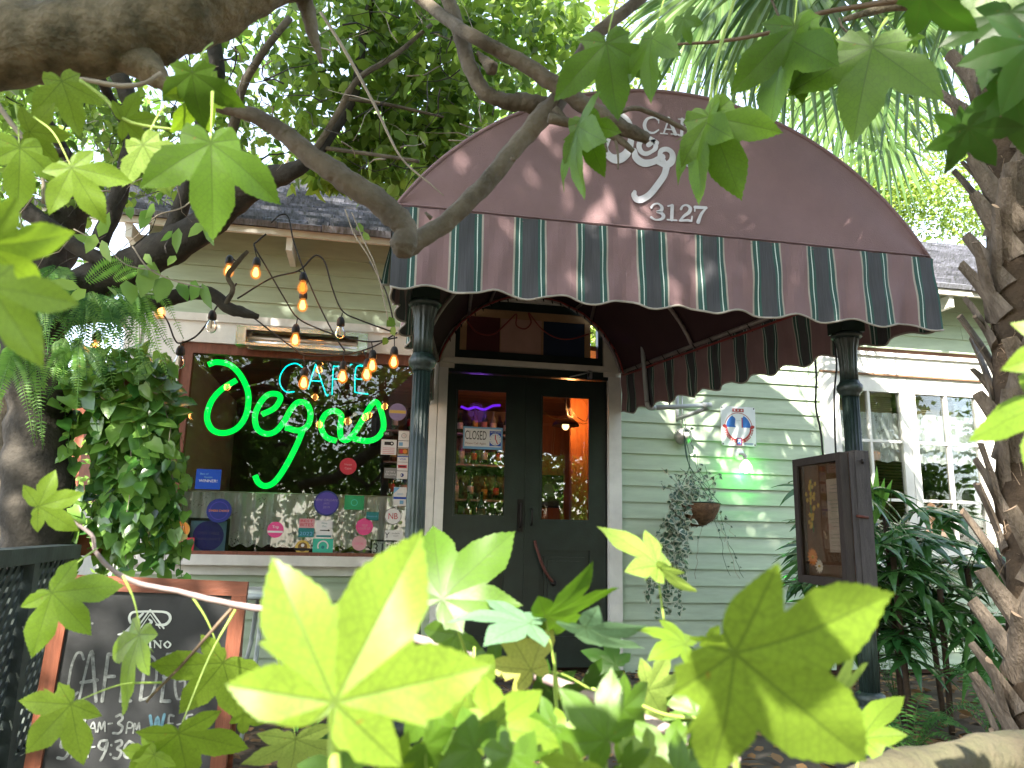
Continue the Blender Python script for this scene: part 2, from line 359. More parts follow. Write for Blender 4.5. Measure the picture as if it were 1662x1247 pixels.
# roof of shakes
b = MB(); OV = .42; ye = WY-OV; ze = 2.20+1.05; sl_ = .60; L = math.hypot(1, sl_); ux = np.array([0, 1/L, sl_/L]); un = np.array([0, -sl_/L, 1/L])
for r in range(23):
    s0 = -.03+r*.145; x = -2.4+rng.uniform(0, .1)
    xr = 10.5 
    while x < xr:
        wd = rng.uniform(.16, .44); j = rng.uniform(-.014, .014); t = rng.uniform(.022, .034)
        o = np.array([0, ye, ze])+ux*(s0+j)+un*.005; up = un*(.018+t+rng.uniform(0, .004)); p2 = ux*(.22)
        a = o+np.array([x+.004, 0, 0]); c = o+np.array([x+wd-.004, 0, 0])
        v = [a, c, c+p2+un*.004, a+p2+un*.004, a+up, c+up, c+p2+un*.012, a+p2+un*.012]
        b.add(v, [(0,3,2,1),(4,5,6,7),(0,1,5,4),(1,2,6,5),(3,0,4,7)], shake); x += wd
b.build('shingle_roof', rootp)
b = MB(); deck = mat('roof_deck', (.10, .09, .075), .8, .3, 6, .2)
q = [np.array([x, ye+.03, ze])+ux*s_ + un*d for x in (-2.38, 10.5) for s_ in (0, 3.3) for d in (-.03, 0)]
b.add(q, [(0,1,3,2),(4,6,7,5),(1,5,7,3),(0,2,6,4),(0,4,5,1),(2,3,7,6)], deck); b.build('roof_deck', rootp)
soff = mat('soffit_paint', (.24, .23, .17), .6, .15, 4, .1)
b = MB(); b.box((-2.38, ye, ze-.055), (.02, ye+.03, ze-.006), cream); b.box((.02, ye, ze-.055), (10.5, ye+.03, ze-.006), cream); b.build('fascia_board', rootp)
b = MB(); b.add([(-2.38, ye+.03, ze-.04), (10.5, ye+.03, ze-.04), (10.5, WY, ze-.04+OV*.55), (-2.38, WY, ze-.04+OV*.55)], [(0, 1, 2, 3)], soff); b.box((-1.72, WY-.018, 3.2), (10.5, WY+.1, 3.42), sid); b.build('soffit', rootp)
for x in (-1.75, -.64, .50, 1.6, 2.7, 3.8, 4.955, 6.1, 7.2, 8.3):
    q = MB(); q.box((x-.022, ye+.032, ze-.155), (x+.022, WY-.02, ze-.052), white); q.build('rafter_tail', rootp)
# trim
b = MB(); b.box((-1.80, WY-.03, .05), (-1.69, WY+.12, 3.25), white); b.build('corner_board', rootp)
# ---- left shop window
wn = MB(); wn.box((-1.66, WY-.035, .90), (-1.40, WY+.05, 2.438), white); wn.box((.36, WY-.035, .90), (.535, WY+.05, 2.438), white); wn.box((-1.66, WY-.037, 2.44), (.535, WY+.051, 2.60), white); wn.box((-1.68, WY-.055, 2.60), (.56, WY+.05, 2.66), white)
wo_ = wn.build('front_window', rootp)
b = MB(); fr_ = brownw
for (a, c) in (((-1.40, WY-.01, .88), (-1.315, WY+.06, 2.44)), ((.335, WY-.01, .88), (.36, WY+.06, 2.44)), ((-1.315, WY-.01, 2.36), (.335, WY+.06, 2.44)), ((-1.315, WY-.01, .88), (.335, WY+.06, .905))): b.box(a, c, fr_)
b.build('window_frame', wo_)
b = MB(); b.box((-1.315, WY+.022, .905), (.335, WY+.026, 2.36), glassmat('shop_glass', (.9, .93, .92), .8, .012)); b.build('glass_pane', wo_)
b = MB(); b.box((-1.62, WY-.12, .81), (.56, WY+.02, .88), white); b.box((-1.58, WY-.05, .74), (.52, WY-.018, .808), white); b.build('window_sill', wo_)
# ---- right casement window
wn = MB(); wn.box((3.87, WY-.035, .92), (3.985, WY+.05, 2.54), white); wn.box((5.50, WY-.035, .92), (5.62, WY+.05, 2.54), white); wn.box((3.87, WY-.037, 2.54), (5.62, WY+.05, 2.70), white); wn.box((3.84, WY-.06, 2.70), (5.66, WY+.05, 2.735), white)
wn.box((3.87, WY-.045, 2.525), (5.62, WY-.02, 2.54), mat('rusty_gap', (.20, .11, .06), .7))
ws = wn.build('side_window', rootp)
gR = glassmat('side_glass', (.95, .97, .96), .6, .0)
for (x0, x1, gx0, gx1, mx_) in ((3.985, 4.735, 4.055, 4.655, 4.345), (4.74, 5.50, 4.81, 5.436, 5.125)):
    b = MB()
    b.box((x0, WY-.022, .96), (gx0, WY+.02, 2.525), white); b.box((gx1, WY-.022, .96), (x1, WY+.02, 2.525), white)
    b.box((gx0, WY-.022, 2.38), (gx1, WY+.02, 2.525), white); b.box((gx0, WY-.022, .96), (gx1, WY+.02, 1.04), white)
    sash = b.build('sash', ws)
    b = MB(); b.box((mx_-.012, WY-.018, 1.04), (mx_+.012, WY+.015, 2.38), white)
    for zz in (1.94, 1.43):
        for (p, q) in ((gx0, mx_-.012), (mx_+.012, gx1)): b.box((p, WY-.016, zz-.012), (q, WY+.013, zz+.012), white)
    b.build('glazing_bars', sash)
    b = MB(); b.box((gx0, WY+.003, 1.04), (gx1, WY+.007, 2.38), gR); b.build('glass_pane', sash)
b = MB(); b.box((3.82, WY-.10, .86), (5.70, WY+.02, .92), white); b.build('window_sill', ws)
# ---- entrance: frame, transom, double doors
b = MB(); b.box((.54, WY-.035, .05), (.612, WY+.12, 2.36), white); b.box((1.94, WY-.045, .05), (2.045, WY+.12, 2.36), white)
b.box((.54, WY-.03, 2.36), (.66, WY+.12, 2.95), cream); b.box((1.90, WY-.03, 2.36), (2.045, WY+.12, 2.95), cream); b.box((.54, WY-.035, 2.95), (2.045, WY+.12, 3.03), white)
df = b.build('door_frame', rootp)
b = MB(); b.box((.56, WY-.05, 2.40), (1.95, WY+.05, 2.445), cream); b.box((.60, WY-.02, 2.335), (1.94, WY+.08, 2.398), dkgreen); b.build('lintel_bar', df)
tr = MB(); tr.box((.66, WY+.0, 2.445), (1.90, WY+.06, 2.52), dkgreen); tr.box((.66, WY+.0, 2.88), (1.90, WY+.06, 2.95), dkgreen); tr.box((.66, WY+.0, 2.52), (.70, WY+.06, 2.88), dkgreen); tr.box((1.86, WY+0, 2.52), (1.90, WY+.06, 2.88), dkgreen)
to = tr.build('transom_window', rootp)
b = MB(); tanw = mat('tan_wood', (.34, .20, .10), .6, .2, 8, .1)
b.box((.70, WY+.015, 2.815), (1.86, WY+.05, 2.88), tanw); b.box((.70, WY+.015, 2.52), (.755, WY+.05, 2.815), tanw); b.box((1.75, WY+.015, 2.52), (1.80, WY+.05, 2.815), tanw); b.box((1.03, WY+.015, 2.52), (1.035, WY+.05, 2.815), tanw); b.box((1.38, WY+.015, 2.52), (1.395, WY+.05, 2.815), tanw); b.build('transom_frame', to)
for (x0, x1, c, nm, lb) in ((.755, 1.03, (.07, .010, .012), 'red', 'dark red panel'), (1.035, 1.38, (.42, .25, .20), 'pink', 'pale pink panel'), (1.395, 1.75, (.008, .018, .045), 'blue', 'dark blue panel')):
    q = MB(); q.box((x0, WY+.026, 2.52), (x1, WY+.04, 2.815), mat('panel_'+nm, c, .5, .15, 5, .05)); q.build('panel', to, lb)
dgl = glassmat('door_glass', (.8, .8, .8), 1.0, .09)
hm = mat('dark_iron', (.02, .016, .014), .45, .3, 20, .1, metal=.6)
for k, (x0, x1, g0, g1, gz0, gz1) in enumerate(((.615, 1.262, .692, 1.106, 1.20, 2.205), (1.278, 1.937, 1.388, 1.80, 1.18, 2.19))):
    b = MB(); y0, y1 = WY+.03, WY+.075
    b.box((x0, y0, .07), (g0, y1, 2.33), dkgreen); b.box((g1, y0, .07), (x1, y1, 2.33), dkgreen); b.box((g0, y0, gz1), (g1, y1, 2.33), dkgreen); b.box((g0, y0, .95), (g1, y1, gz0), dkgreen); b.box((g0, y0, .07), (g1, y1, .30), dkgreen)
    b.box((g0, y0+.02, .30), (g1, y1, .95), dkgreen)
    for (p, q) in (((g0+.0, y0-.006, gz0), (g0+.012, y0+.0, gz1)), ((g1-.012, y0-.006, gz0), (g1, y0, gz1)), ((g0+.012, y0-.006, gz1-.012), (g1-.012, y0, gz1)), ((g0+.012, y0-.006, gz0), (g1-.012, y0, gz0+.012))): b.box(p, q, dkgreen)
    dr = b.build('door', rootp)
    q = MB()
    for (p, r_) in (((g0+.04, y0+.005, .36), (g1-.04, y0+.02, .90)), ((g0+.07, y0-.004, .39), (g1-.07, y0+.005, .87))): q.box(p, r_, dkgreen)
    q.build('raised_panel', dr)
    q = MB(); q.box((g0, y0+.014, gz0), (g1, y0+.018, gz1), dgl); q.build('glass_pane', dr)
    q = MB()
    if k == 0: q.tube([(1.225, y0-.03, 1.12), (1.225, y0-.045, 1.17), (1.225, y0-.045, 1.27), (1.225, y0-.03, 1.31)], .008, hm, k=4); q.box((1.205, y0-.025, 1.09), (1.245, y0, 1.34), hm); q.build('handle', dr)
    else: q.tube([(1.345, y0-.02, 1.02), (1.36, y0-.05, .95), (1.42, y0-.055, .80), (1.50, y0-.03, .70)], .012, mat('rust', (.10, .03, .02), .7), k=4); q.tube([(1.315, y0-.02, 1.14), (1.315, y0-.045, 1.17), (1.315, y0-.045, 1.25), (1.315, y0-.02, 1.27)], .007, hm, k=4); q.lathe((1.50, y0-.03, .70), [(.005, -.02), (.02, -.012), (.022, 0), (.02, .012), (.005, .02)], hm, n=12, axis=(0, 1, 0)); q.build('handle', dr)
b = MB(); b.box((1.262, WY+.022, .07), (1.28, WY+.045, 2.33), dkgreen); b.build('door_astragal', rootp)
b = MB(); al = mat('aluminium', (.5, .5, .5), .35, .15, 12, .05, metal=.9)
b.tube([P(925, 612, 5.93), P(960, 604, 5.9)], .006, al); b.box(P(958, 601, 5.93)-[.01, 0, 0], P(958, 601, 5.93)+np.array([.018, .05, -.07]), al); b.build('door_closer_arm', rootp)
# ------------------------------------------------------------------ ground
gm = mat('leaf_mulch', (.09, .06, .035), .95, .6, 3, .8, 30, col2=(.035, .03, .02))
b = MB(); n = 60; xs = np.linspace(-40, 60, n); ys = np.linspace(-40, 80, n)
v = [(x, y, -.02+.012*math.sin(x*1.7)*math.cos(y*1.3)) for y in ys for x in xs]
b.add(v, [(j*n+i, j*n+i+1, (j+1)*n+i+1, (j+1)*n+i) for j in range(n-1) for i in range(n-1)], gm, True); struct(b.build('ground'))
b = MB(); pv = mat('porch_concrete', (.085, .07, .055), .8, .25, 3, .3, 60)
b.box((.2, 2.9, -.02), (2.5, 5.95, .04), pv); struct(b.build('path'))
b = MB(); b.box((-30, -9, .0), (40, -4.2, .012), mat('asphalt', (.09, .088, .085), .9, .2, 5, .3, 90)); struct(b.build('road'))
b = MB(); b.box((-14, 6.2, .0), (-1.9, 13, .02), mat('pale_paving', (.34, .31, .27), .85, .2, 2, .2)); struct(b.build('patio'))
# debris: dry leaves on the soil
b = MB(); nn = 3200; p = np.stack([rng.uniform(-1.5, 5.5, nn), rng.uniform(2.2, 5.9, nn), np.full(nn, .015)], 1); p[:, 2] += np.where((p[:, 0] > .15) & (p[:, 0] < 2.55) & (p[:, 1] > 2.85), .04, 0)
d = unit(len(p)); d[:, 2] *= .25; nv = np.tile([0, 0, 1.], (len(p), 1))+rng.normal(size=(len(p), 3))*.25
cloud(b, p, d, nv, rng.uniform(.04, .1, len(p)), T_LEAF, leafmat('dry_leaf', (.16, .09, .035), (.28, .17, .08), .15, .8), 1.)
o = b.build('leaf_litter'); struct(o, 'stuff')
# ------------------------------------------------------------------ awning
mauve = mat('mauve_canvas', (.215, .134, .140), .78, .17, 2.2, .25, 220)
mauve_shaded = mat('canvas_underside_shaded', (.045, .018, .022), .85, .2, 4, .1)  # same canvas, with the shade under the vault put into its colour
bandg = mat('band_green', (.026, .078, .066), .7, .1, 20, .1); bandk = mat('band_charcoal', (.055, .055, .062), .75, .2, 8, .1, stretch=(30, 1, 1))
crm = mat('band_cream', (.33, .30, .26), .7, .1, 20, .1); wl = mat('band_white', (.55, .62, .58), .7, .05)
aw = thing('entrance_awning', 'mauve barrel awning with striped scalloped valance over the double doors', 'awning', (1.34, 4.5, 2.40))
FY, BY = 3.06, 5.965; RZ = 1.346+1.05
fcx, fhw, fh = 1.335, 1.27, .70; bcx, bhw, bh = 1.275, .77, .62
def arch(t, a, infl=0.):
    "point of the vault: t 0 front .. 1 back, a 0..pi"
    cx = fcx+(bcx-fcx)*t; hw = fhw+(bhw-fhw)*t+infl; h = fh+(bh-fh)*t+infl; y = FY+(BY-FY)*t
    z = RZ+(-.015)*math.sin(math.pi*t)
    R_ = (hw*hw+h*h)/(2*h); th = math.asin(min(1, hw/R_)); q = th*(1-2*a/math.pi)
    return np.array([cx-R_*math.sin(q), y, z+max(0, R_*math.cos(q)-(R_-h))])
na = 48; b = MB()
fr0 = [arch(0, math.pi*i/na) for i in range(na+1)]
# subdivided front face, faintly uneven like taut canvas
vv = []; ff = []; nr = 12
for j in range(nr+1):
    for i in range(na+1):
        p = fr0[i]; q = p.copy(); q[2] = RZ+(p[2]-RZ)*j/nr; q[1] += .006*math.sin(p[0]*7+j*.4)*math.sin(math.pi*j/nr); vv.append(q)
ff = [(j*(na+1)+i, j*(na+1)+i+1, (j+1)*(na+1)+i+1, (j+1)*(na+1)+i) for j in range(nr) for i in range(na)]
b.add(vv, ff, mauve, True)
b.build('front_panel', aw)
b = MB(); b.tube(fr0, .009, mauve, n=6); 
for zz in (.012, -.012): b.tube([(fcx-fhw+.004+(2*fhw-.008)*i/20, FY-.006, RZ+zz+.001*math.sin(i)) for i in range(21)], .0035, mauve, n=5)
b.build('seam_piping', aw)
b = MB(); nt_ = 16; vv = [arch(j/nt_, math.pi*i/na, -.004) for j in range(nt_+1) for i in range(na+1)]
b.add(vv, [(j*(na+1)+i, (j+1)*(na+1)+i, (j+1)*(na+1)+i+1, j*(na+1)+i+1) for j in range(nt_) for i in range(na)], mauve_shaded, True); b.build('canopy_underside', aw)
b = MB(); vv = [arch(j/nt_, math.pi*i/na, .006) for j in range(nt_+1) for i in range(na+1)]
b.add(vv, [(j*(na+1)+i, j*(na+1)+i+1, (j+1)*(na+1)+i+1, (j+1)*(na+1)+i) for j in range(nt_) for i in range(na)], mauve, True); b.build('canopy', aw)
PER = .275; CX0 = .349
def colour_at(s):
    f = ((s-CX0+PER/2) % PER)-PER/2; a = abs(f)
    if a < .033: return bandk
    if a < .044: return bandg
    if a < .048: return wl
    if a < .064: return bandg
    if a < .072: return crm
    return mauve
edges = [-.072, -.064, -.048, -.044, -.033, 0, .033, .044, .048, .064, .072, .095, .12, .1375, .155, .18]
def valance(p0, p1, s0, length, drop, wavy, name):
    p0 = np.array(p0, float); p1 = np.array(p1, float); d = norm(p1-p0); nrm = np.array([d[1], -d[0], 0])
    ss = sorted({round(s0, 4), round(s0+length, 4)} | {round(CX0+k*PER+e_, 4) for k in range(-25, 26) for e_ in edges if s0 < CX0+k*PER+e_ < s0+length})
    b = MB(); nz = 9; tot = np.linalg.norm((p1-p0)); cols = {}
    def pt(s, j):
        t = (s-s0)/length; h = drop*(1+.0*t)+.016*math.cos(2*math.pi*(s-CX0)/PER)
        zz = j/nz; base = p0+(p1-p0)*t
        dis = wavy*zz**1.3*(.6*math.sin(2*math.pi*(s-CX0)/PER*1.0+.9)+.4*math.sin(s*17.3+1)+.35*math.sin(s*41))+.004*math.sin(s*60+zz*5)
        dis += .010*math.sin(zz*9+s*6)*zz*(1-zz)*1.5+.012*zz
        return base+nrm*dis-np.array([0, 0, h*zz])
    for i in range(len(ss)-1):
        a, c = ss[i], ss[i+1]; mcol = colour_at((a+c)/2); key = mcol.name
        vv = [pt(x, j) for j in range(nz+1) for x in (a, c)]
        b.add(vv, [(2*j, 2*j+2, 2*j+3, 2*j+1) for j in range(nz)], mcol, True)
    bb = b; bb.tube([pt(s0+length*i/120, nz) for i in range(121)], .005, crm, n=6)
    return b.build(name, aw)
valance((fcx-fhw-.006, FY-.012, RZ), (fcx+fhw+.006, FY-.012, RZ), .04, 2*fhw+.012, .352, .020, 'front_valance')
ar = arch(1, math.pi); al_ = arch(1, 0)
Ls = math.hypot(fcx+fhw-ar[0], BY-FY)
valance((fcx+fhw+.006, FY-.010, RZ), (ar[0], BY-.01, RZ), CX0+9*PER-.26+.2, Ls, .335, .024, 'side_valance')
valance((al_[0], BY-.01, RZ), (fcx-fhw-.006, FY-.010, RZ), .04-Ls, Ls, .335, .024, 'side_valance')
frm = mat('awning_tube', (.30, .26, .25), .45, .3, 15, .1, metal=.3)
fobj = MB()
for t in (.015, .36, .64, .985): fobj.tube([arch(t, math.pi*i/24, -.028) for i in range(25)], .014, frm, n=8)
for a in (0, math.pi): fobj.tube([arch(0, a, -.02)+[0, .02, 0], arch(.98, a, -.02)], .016, frm)
for a in (.32*math.pi, .68*math.pi, .5*math.pi): fobj.tube([arch(0, a, -.03)+[0, .02, 0], arch(.98, a, -.03)], .013, frm)
fobj.tube([arch(.98, math.pi*.76, -.03), arch(.64, math.pi*.62, -.03)], .013, frm)
fobj.tube([arch(.98, math.pi*.22, -.03), arch(.64, math.pi*.2, -.03)], .013, frm); fobj.tube([arch(0, 0, -.02)+[.0, .03, 0], arch(0, math.pi, -.02)+[0, .03, 0]], .014, frm)
fobj.build('awning_frame', aw)
# lettering on the front panel
whp = mat('white_lettering', (.56, .55, .60), .6, .12, 12, .05)
b = MB(); ly = FY-.008
def UV(px, py):
    p = P(px, py, ly); return (p[0], p[2])
b.frame((0, ly, 0), (1, 0, 0), (0, 0, 1)); K = 3.1/FPX
def sv(pts, wd, m=whp, k=6): b.ribbon([UV(*p) for p in pts], np.array(wd)*K if not np.isscalar(wd) else wd*K, m, k=k)
# CAFE
sv([(1069, 196), (1062, 191), (1051, 193), (1046, 203), (1050, 213), (1060, 216), (1069, 211)], [3, 3.5, 5, 7, 6, 4, 2.5]); sv([(1069, 190), (1069, 200)], 2, k=1)
sv([(1086, 192), (1077, 217)], [3, 3], k=1); sv([(1085, 192), (1096, 218)], [6, 7], k=1); sv([(1080, 210), (1092, 211)], 2.6, k=1); sv([(1072, 217), (1083, 218)], 2.4, k=1); sv([(1089, 218), (1102, 219)], 2.4, k=1)
sv([(1107, 194), (1106, 220)], 6, k=1); sv([(1101, 193.5), (1121, 195)], 2.6, k=1); sv([(1120, 195), (1120, 202)], 2.4, k=1); sv([(1106, 206), (1116, 207)], 2.4, k=1); sv([(1101, 220), (1112, 221)], 2.4, k=1)
sv([(1131, 196), (1130, 222)], 6, k=1); sv([(1125, 195.5), (1146, 197)], 2.6, k=1); sv([(1146, 197), (1146, 204)], 2.4, k=1); sv([(1131, 208), (1141, 209)], 2.4, k=1); sv([(1125, 221.5), (1147, 223)], 2.6, k=1); sv([(1147, 215), (1147, 223)], 2.4, k=1)
# script name: D e g a s
sv([(1000, 187), (1008, 186), (1018, 194), (1024, 208), (1024, 228), (1018, 248), (1004, 258), (992, 256), (984, 246), (983, 234)], [4, 8, 10, 10, 12, 15, 18, 16, 12, 6])
sv([(983, 236), (990, 224), (1000, 216), (1010, 219)], [10, 6, 5, 4])
sv([(1052, 236), (1062, 230), (1064, 240), (1058, 246), (1048, 250), (1040, 246), (1037, 236), (1042, 228), (1052, 224), (1066, 232)], [9, 9, 9, 7, 9, 10, 10, 9, 9, 9])
sv([(1030, 244), (1032, 256), (1044, 265), (1060, 263), (1075, 255)], [8, 14, 15, 12, 12])
sv([(1077, 262), (1071, 256), (1073, 245), (1083, 243), (1091, 250), (1090, 262), (1081, 268), (1068, 264)], [10, 9, 9, 10, 11, 13, 13, 10])
sv([(1082, 268), (1078, 284), (1066, 302), (1052, 318), (1036, 325), (1029, 318), (1030, 312)], [13, 12, 12, 12, 13, 11, 7])
sv([(1122, 240), (1112, 246), (1110, 260), (1120, 268), (1130, 262), (1134, 246), (1136, 258), (1138, 272)], [7, 10, 12, 12, 10, 9, 9, 8])
sv([(1148, 252), (1166, 242), (1180, 236), (1190, 246), (1188, 262), (1172, 268), (1158, 262)], [7, 9, 10, 11, 12, 11, 8])
# 3127
sv([(1057, 337), (1061, 332), (1068, 331), (1074, 336), (1073, 342), (1066, 344), (1073, 346), (1077, 351), (1073, 356), (1064, 357), (1057, 353)], [4.5, 3.5, 3.5, 6, 6, 3, 6, 7, 5, 3.5, 5])
sv([(1091, 334), (1090, 357)], 6.5, k=1); sv([(1084, 335), (1091, 333)], 3, k=1); sv([(1083, 357), (1098, 358)], 3, k=1)
sv([(1105, 340), (1108, 335), (1114, 333.5), (1120, 338), (1118, 345), (1110, 351), (1104, 358)], [5, 3.5, 4, 6.5, 6.5, 5, 4]); sv([(1103, 358.5), (1116, 358), (1122, 359)], [4, 5, 4], k=1); sv([(1122, 359), (1123, 352)], 3, k=1)
sv([(1128, 336.5), (1146, 337.5)], [6, 6], k=1); sv([(1128, 336), (1127.5, 343)], 2.6, k=1); sv([(1146, 338), (1138, 348), (1133, 361)], [3, 5.5, 7]); 
b.build('lettering', aw)
# red rope light along the awning frame
b = MB(); rp = mat('red_rope_light', (.22, .03, .025), .35, .2, 20, 0); tipm = hm
b.tube([arch(0, math.pi, -.02)+[-.01, .05, -.022], arch(.3, math.pi, -.02)+[0, 0, -.03], arch(.65, math.pi, -.02)+[0, 0, -.024], arch(.97, math.pi, -.02)+[0, 0, -.03]], .008, rp, k=5)
b.tube([arch(.965, math.pi*(1-i/28), -.03)+[0, 0, -.016-.004*math.sin(i*2.1)] for i in range(29)], .008, rp)
b.tube([P(758, 522, 5.9), P(775, 540, 5.9), P(800, 543, 5.9), P(822, 525, 5.9), P(838, 510, 5.9), P(838, 528, 5.9), P(852, 534, 5.9), P(862, 524, 5.9), P(858, 508, 5.9), P(880, 535, 5.9), P(905, 549, 5.9), P(930, 550, 5.9), P(962, 540, 5.9)], .006, rp, k=5)
for i in range(3, 26):
    p = arch(.965, math.pi*(1-i/28), -.03)+[0, -.01, -.03]; b.tube([p, p+[.004, -.012, -.028]], [.007, .003], tipm, n=6)
for i in range(14):
    p = arch(.04+.92*i/14, math.pi, -.03); b.tube([p+[-.02, -.01, .01], p+[.022, .0, -.035]], .0035, tipm, n=5)
ro = b.build('rope_light'); tag(ro, 'unlit red rope light tied along the arched awning frame above the doors', 'rope light')
# ------------------------------------------------------------------ cast columns
def column(x, y, name_label):
    t = thing('porch_column', name_label, 'column', (x, y, 0), 'green fluted columns carrying the awning')
    zc = 1.05+.3045*y; zr = 1.05+.2265*y; zb = 1.05-.205*y
    b = MB(); b.lathe((x, y, 0), [(0.0447, zb+.02), (0.0439, zb+.3), (0.0413, zr-.6), (0.0396, zr-.03)], colgreen, n=72, flute=14, fd=.13); b.build('shaft', t)
    b = MB(); b.lathe((x, y, 0), [(0.0447, zr-.05), (0.0437, zr-.04), (0.0577, zr-.025), (0.0624, zr-.008), (0.0608, zr+.006), (0.0499, zr+.018), (0.0452, zr+.03)], colgreen, n=32); b.build('ring', t)
    b = MB(); b.lathe((x, y, 0), [(0.0430, zr+.03), (0.0421, zc-.16), (0.0447, zc-.12), (0.0468, zc-.07), (0.0577, zc-.025), (0.0655, zc-.012)], colgreen, n=72, flute=12, fd=.12)
    b.lathe((x, y, 0), [(0.0655, zc-.016), (0.0733, zc-.008), (0.0749, zc+.004), (0.0624, zc+.012)], colgreen, n=32); b.box((x-.062, y-.062, zc+.012), (x+.062, y+.062, RZ-.02), dkgreen); b.build('capital', t)
    b = MB(); b.lathe((x, y, 0), [(0.0936, .02), (0.0975, .10), (0.0780, .13), (0.0741, zb-.20), (0.0585, zb-.15), (0.0640, zb-.12), (0.0764, zb-.09), (0.0764, zb-.055), (0.0608, zb-.045), (0.0585, zb-.03), (0.0671, zb-.012), (0.0640, zb+.012), (0.0468, zb+.024)], colgreen, n=40); b.build('base', t)
    return t
column(.0675*3.35, 3.35, 'dark green fluted iron column left of the double doors beside the neon window')
column(.6965*3.35, 3.35, 'dark green fluted iron column on the right with the menu box hanging on it')
# ------------------------------------------------------------------ helpers for flat work
def planeuv(o, u, v):
    o = np.array(o, float); u = norm(u); v = norm(v); nn = np.cross(u, v)
    def g(px, py):
        d = CF + (px-831)/FPX*CR - (py-623.5)/FPX*CU
        p = EYE + d*(np.dot(o-EYE, nn)/np.dot(d, nn)); return np.array([np.dot(p-o, u), np.dot(p-o, v)])
    return g
SX, SZ = (1, 0, 0), (0, 0, 1)
# ------------------------------------------------------------------ shop window: curtain, neon, stickers, heater
lace = lacemat('lace_white', 48, .70, (.88, .88, .84))
b = MB(); nx, nz = 168, 6; x0, x1, z0, z1 = -1.31, .34, .945, 1.33
v = [(x0+(x1-x0)*i/nx, WY+.10+.014*math.sin(i*.55)+.008*math.sin(i*1.37+1), z0+(z1-z0)*j/nz+(.012*math.sin(i*.6) if j == 0 else 0)) for j in range(nz+1) for i in range(nx+1)]
b.add(v, [(j*(nx+1)+i, j*(nx+1)+i+1, (j+1)*(nx+1)+i+1, (j+1)*(nx+1)+i) for j in range(nz) for i in range(nx)], lace, True)
b.tube([(x0, WY+.10, z1+.004), (x1, WY+.10, z1+.004)], .006, cream)
tag(b.build('lace_curtain'), 'white floral lace half curtain along the bottom of the shop window', 'curtain')
ng = glow('neon_green', (.0, 1, .07), .34); nb_ = glow('neon_teal', (.0, .75, .68), .50); npu = glow('neon_purple', (.18, .02, .9), .35)
sg = thing('neon_sign', 'lit neon window sign with green script and small teal capitals', 'neon sign', (-.5, WY+.06, 1.3))
def PN(pts, y=WY+.07): return [P(a, c, y) for a, c in pts]
b = MB(); r = .0215
for s_ in ([(338, 592), (352, 588), (374, 593), (392, 612), (403, 640), (400, 672), (386, 694), (365, 703), (345, 698), (336, 678), (343, 652), (360, 632), (384, 617)],
           [(425, 673), (445, 663), (455, 648), (450, 640), (435, 641), (422, 655), (414, 675), (417, 695), (430, 704), (446, 701), (460, 686), (472, 665), (484, 653), (498, 656), (504, 672), (500, 690), (485, 699), (463, 694)],
           [(491, 700), (480, 726), (462, 760), (445, 783), (430, 789), (419, 783), (414, 772)],
           [(546, 716), (529, 709), (521, 691), (528, 673), (543, 667), (554, 675), (552, 695), (554, 711), (564, 714), (577, 700), (592, 675), (605, 655), (613, 655), (621, 676), (622, 696), (612, 711), (595, 716), (573, 712)]):
    b.tube(PN(s_), r, ng, n=8, k=6)
b.build('script_tube', sg)
b = MB()
for s_ in ([(492, 597), (480, 590), (465, 595), (455, 610), (455, 625), (464, 636), (478, 636)], [(500, 632), (511, 596), (514, 596), (529, 640), (533, 640)], [(503, 618), (523, 619)], [(539, 641), (541, 598), (544, 595), (557, 595)], [(541, 615), (554, 616)], [(598, 640), (578, 637), (576, 632), (578, 597), (591, 595)], [(577, 615), (588, 616)], [(568, 593), (584, 585), (589, 585), (584, 592), (592, 594)]):
    b.tube(PN(s_), .0048, nb_, n=6, k=4)
b.build('capitals_tube', sg)
b = MB(); blk = flat('black_plastic', (.012, .012, .012), .4)
for s_ in ([(352, 588), (352, 520)], [(455, 645), (455, 560)], [(560, 600), (556, 545)]): b.tube(PN(s_, WY+.09), .003, blk, n=5)
b.build('hanging_wire', sg)
STK = {}
def fl(n_, c): return flat('ink_'+n_, c, .45)
INK = dict(navy=(.02, .03, .16), blue=(.01, .06, .35), white=(.62, .62, .60), red=(.45, .03, .05), orange=(.60, .22, .04), purple=(.07, .05, .28), pink=(.62, .07, .22), teal=(.02, .17, .17), green=(.02, .25, .09), mint=(.05, .40, .28), brown=(.16, .09, .03), black=(.015, .015, .015), palepink=(.55, .28, .30), gold=(.50, .35, .08), grey=(.2, .2, .2), sky=(.15, .33, .52), lilac=(.22, .18, .32), yellow=(.6, .45, .05))
def ink(c): return fl(c, INK[c])
SY = WY+.0195
gp = planeuv((0, SY, 0), SX, SZ)
def sticker(name, label, cat, px, py, fn, grp=None):
    c = gp(px, py); o = thing  # single mesh thing
    b = MB(); b.frame((c[0], SY, c[1]), SX, SZ); fn(b); ob = b.build(name)
    # origin at the sticker
    off = Vector((c[0], SY, c[1])); ob.data.transform(Matrix.Translation(-off)); ob.location = off
    return tag(ob, label, cat, grp)
KS = 6.02/FPX*1.015
def px_(a): return a*KS
def rnd(col, r, rim=None, tx=(), th=.012, tc='white'):
    def f(b):
        b.disc(0, 0, px_(r), ink(rim or col), 0, .0015); b.disc(0, 0, px_(r)*.88, ink(col), .0004)
        n = len(tx)
        for i, t in enumerate(tx): b.text(t, 0, (n/2-i-1)*th*1.5+.1*th, th, ink(tc), .0009)
    return f
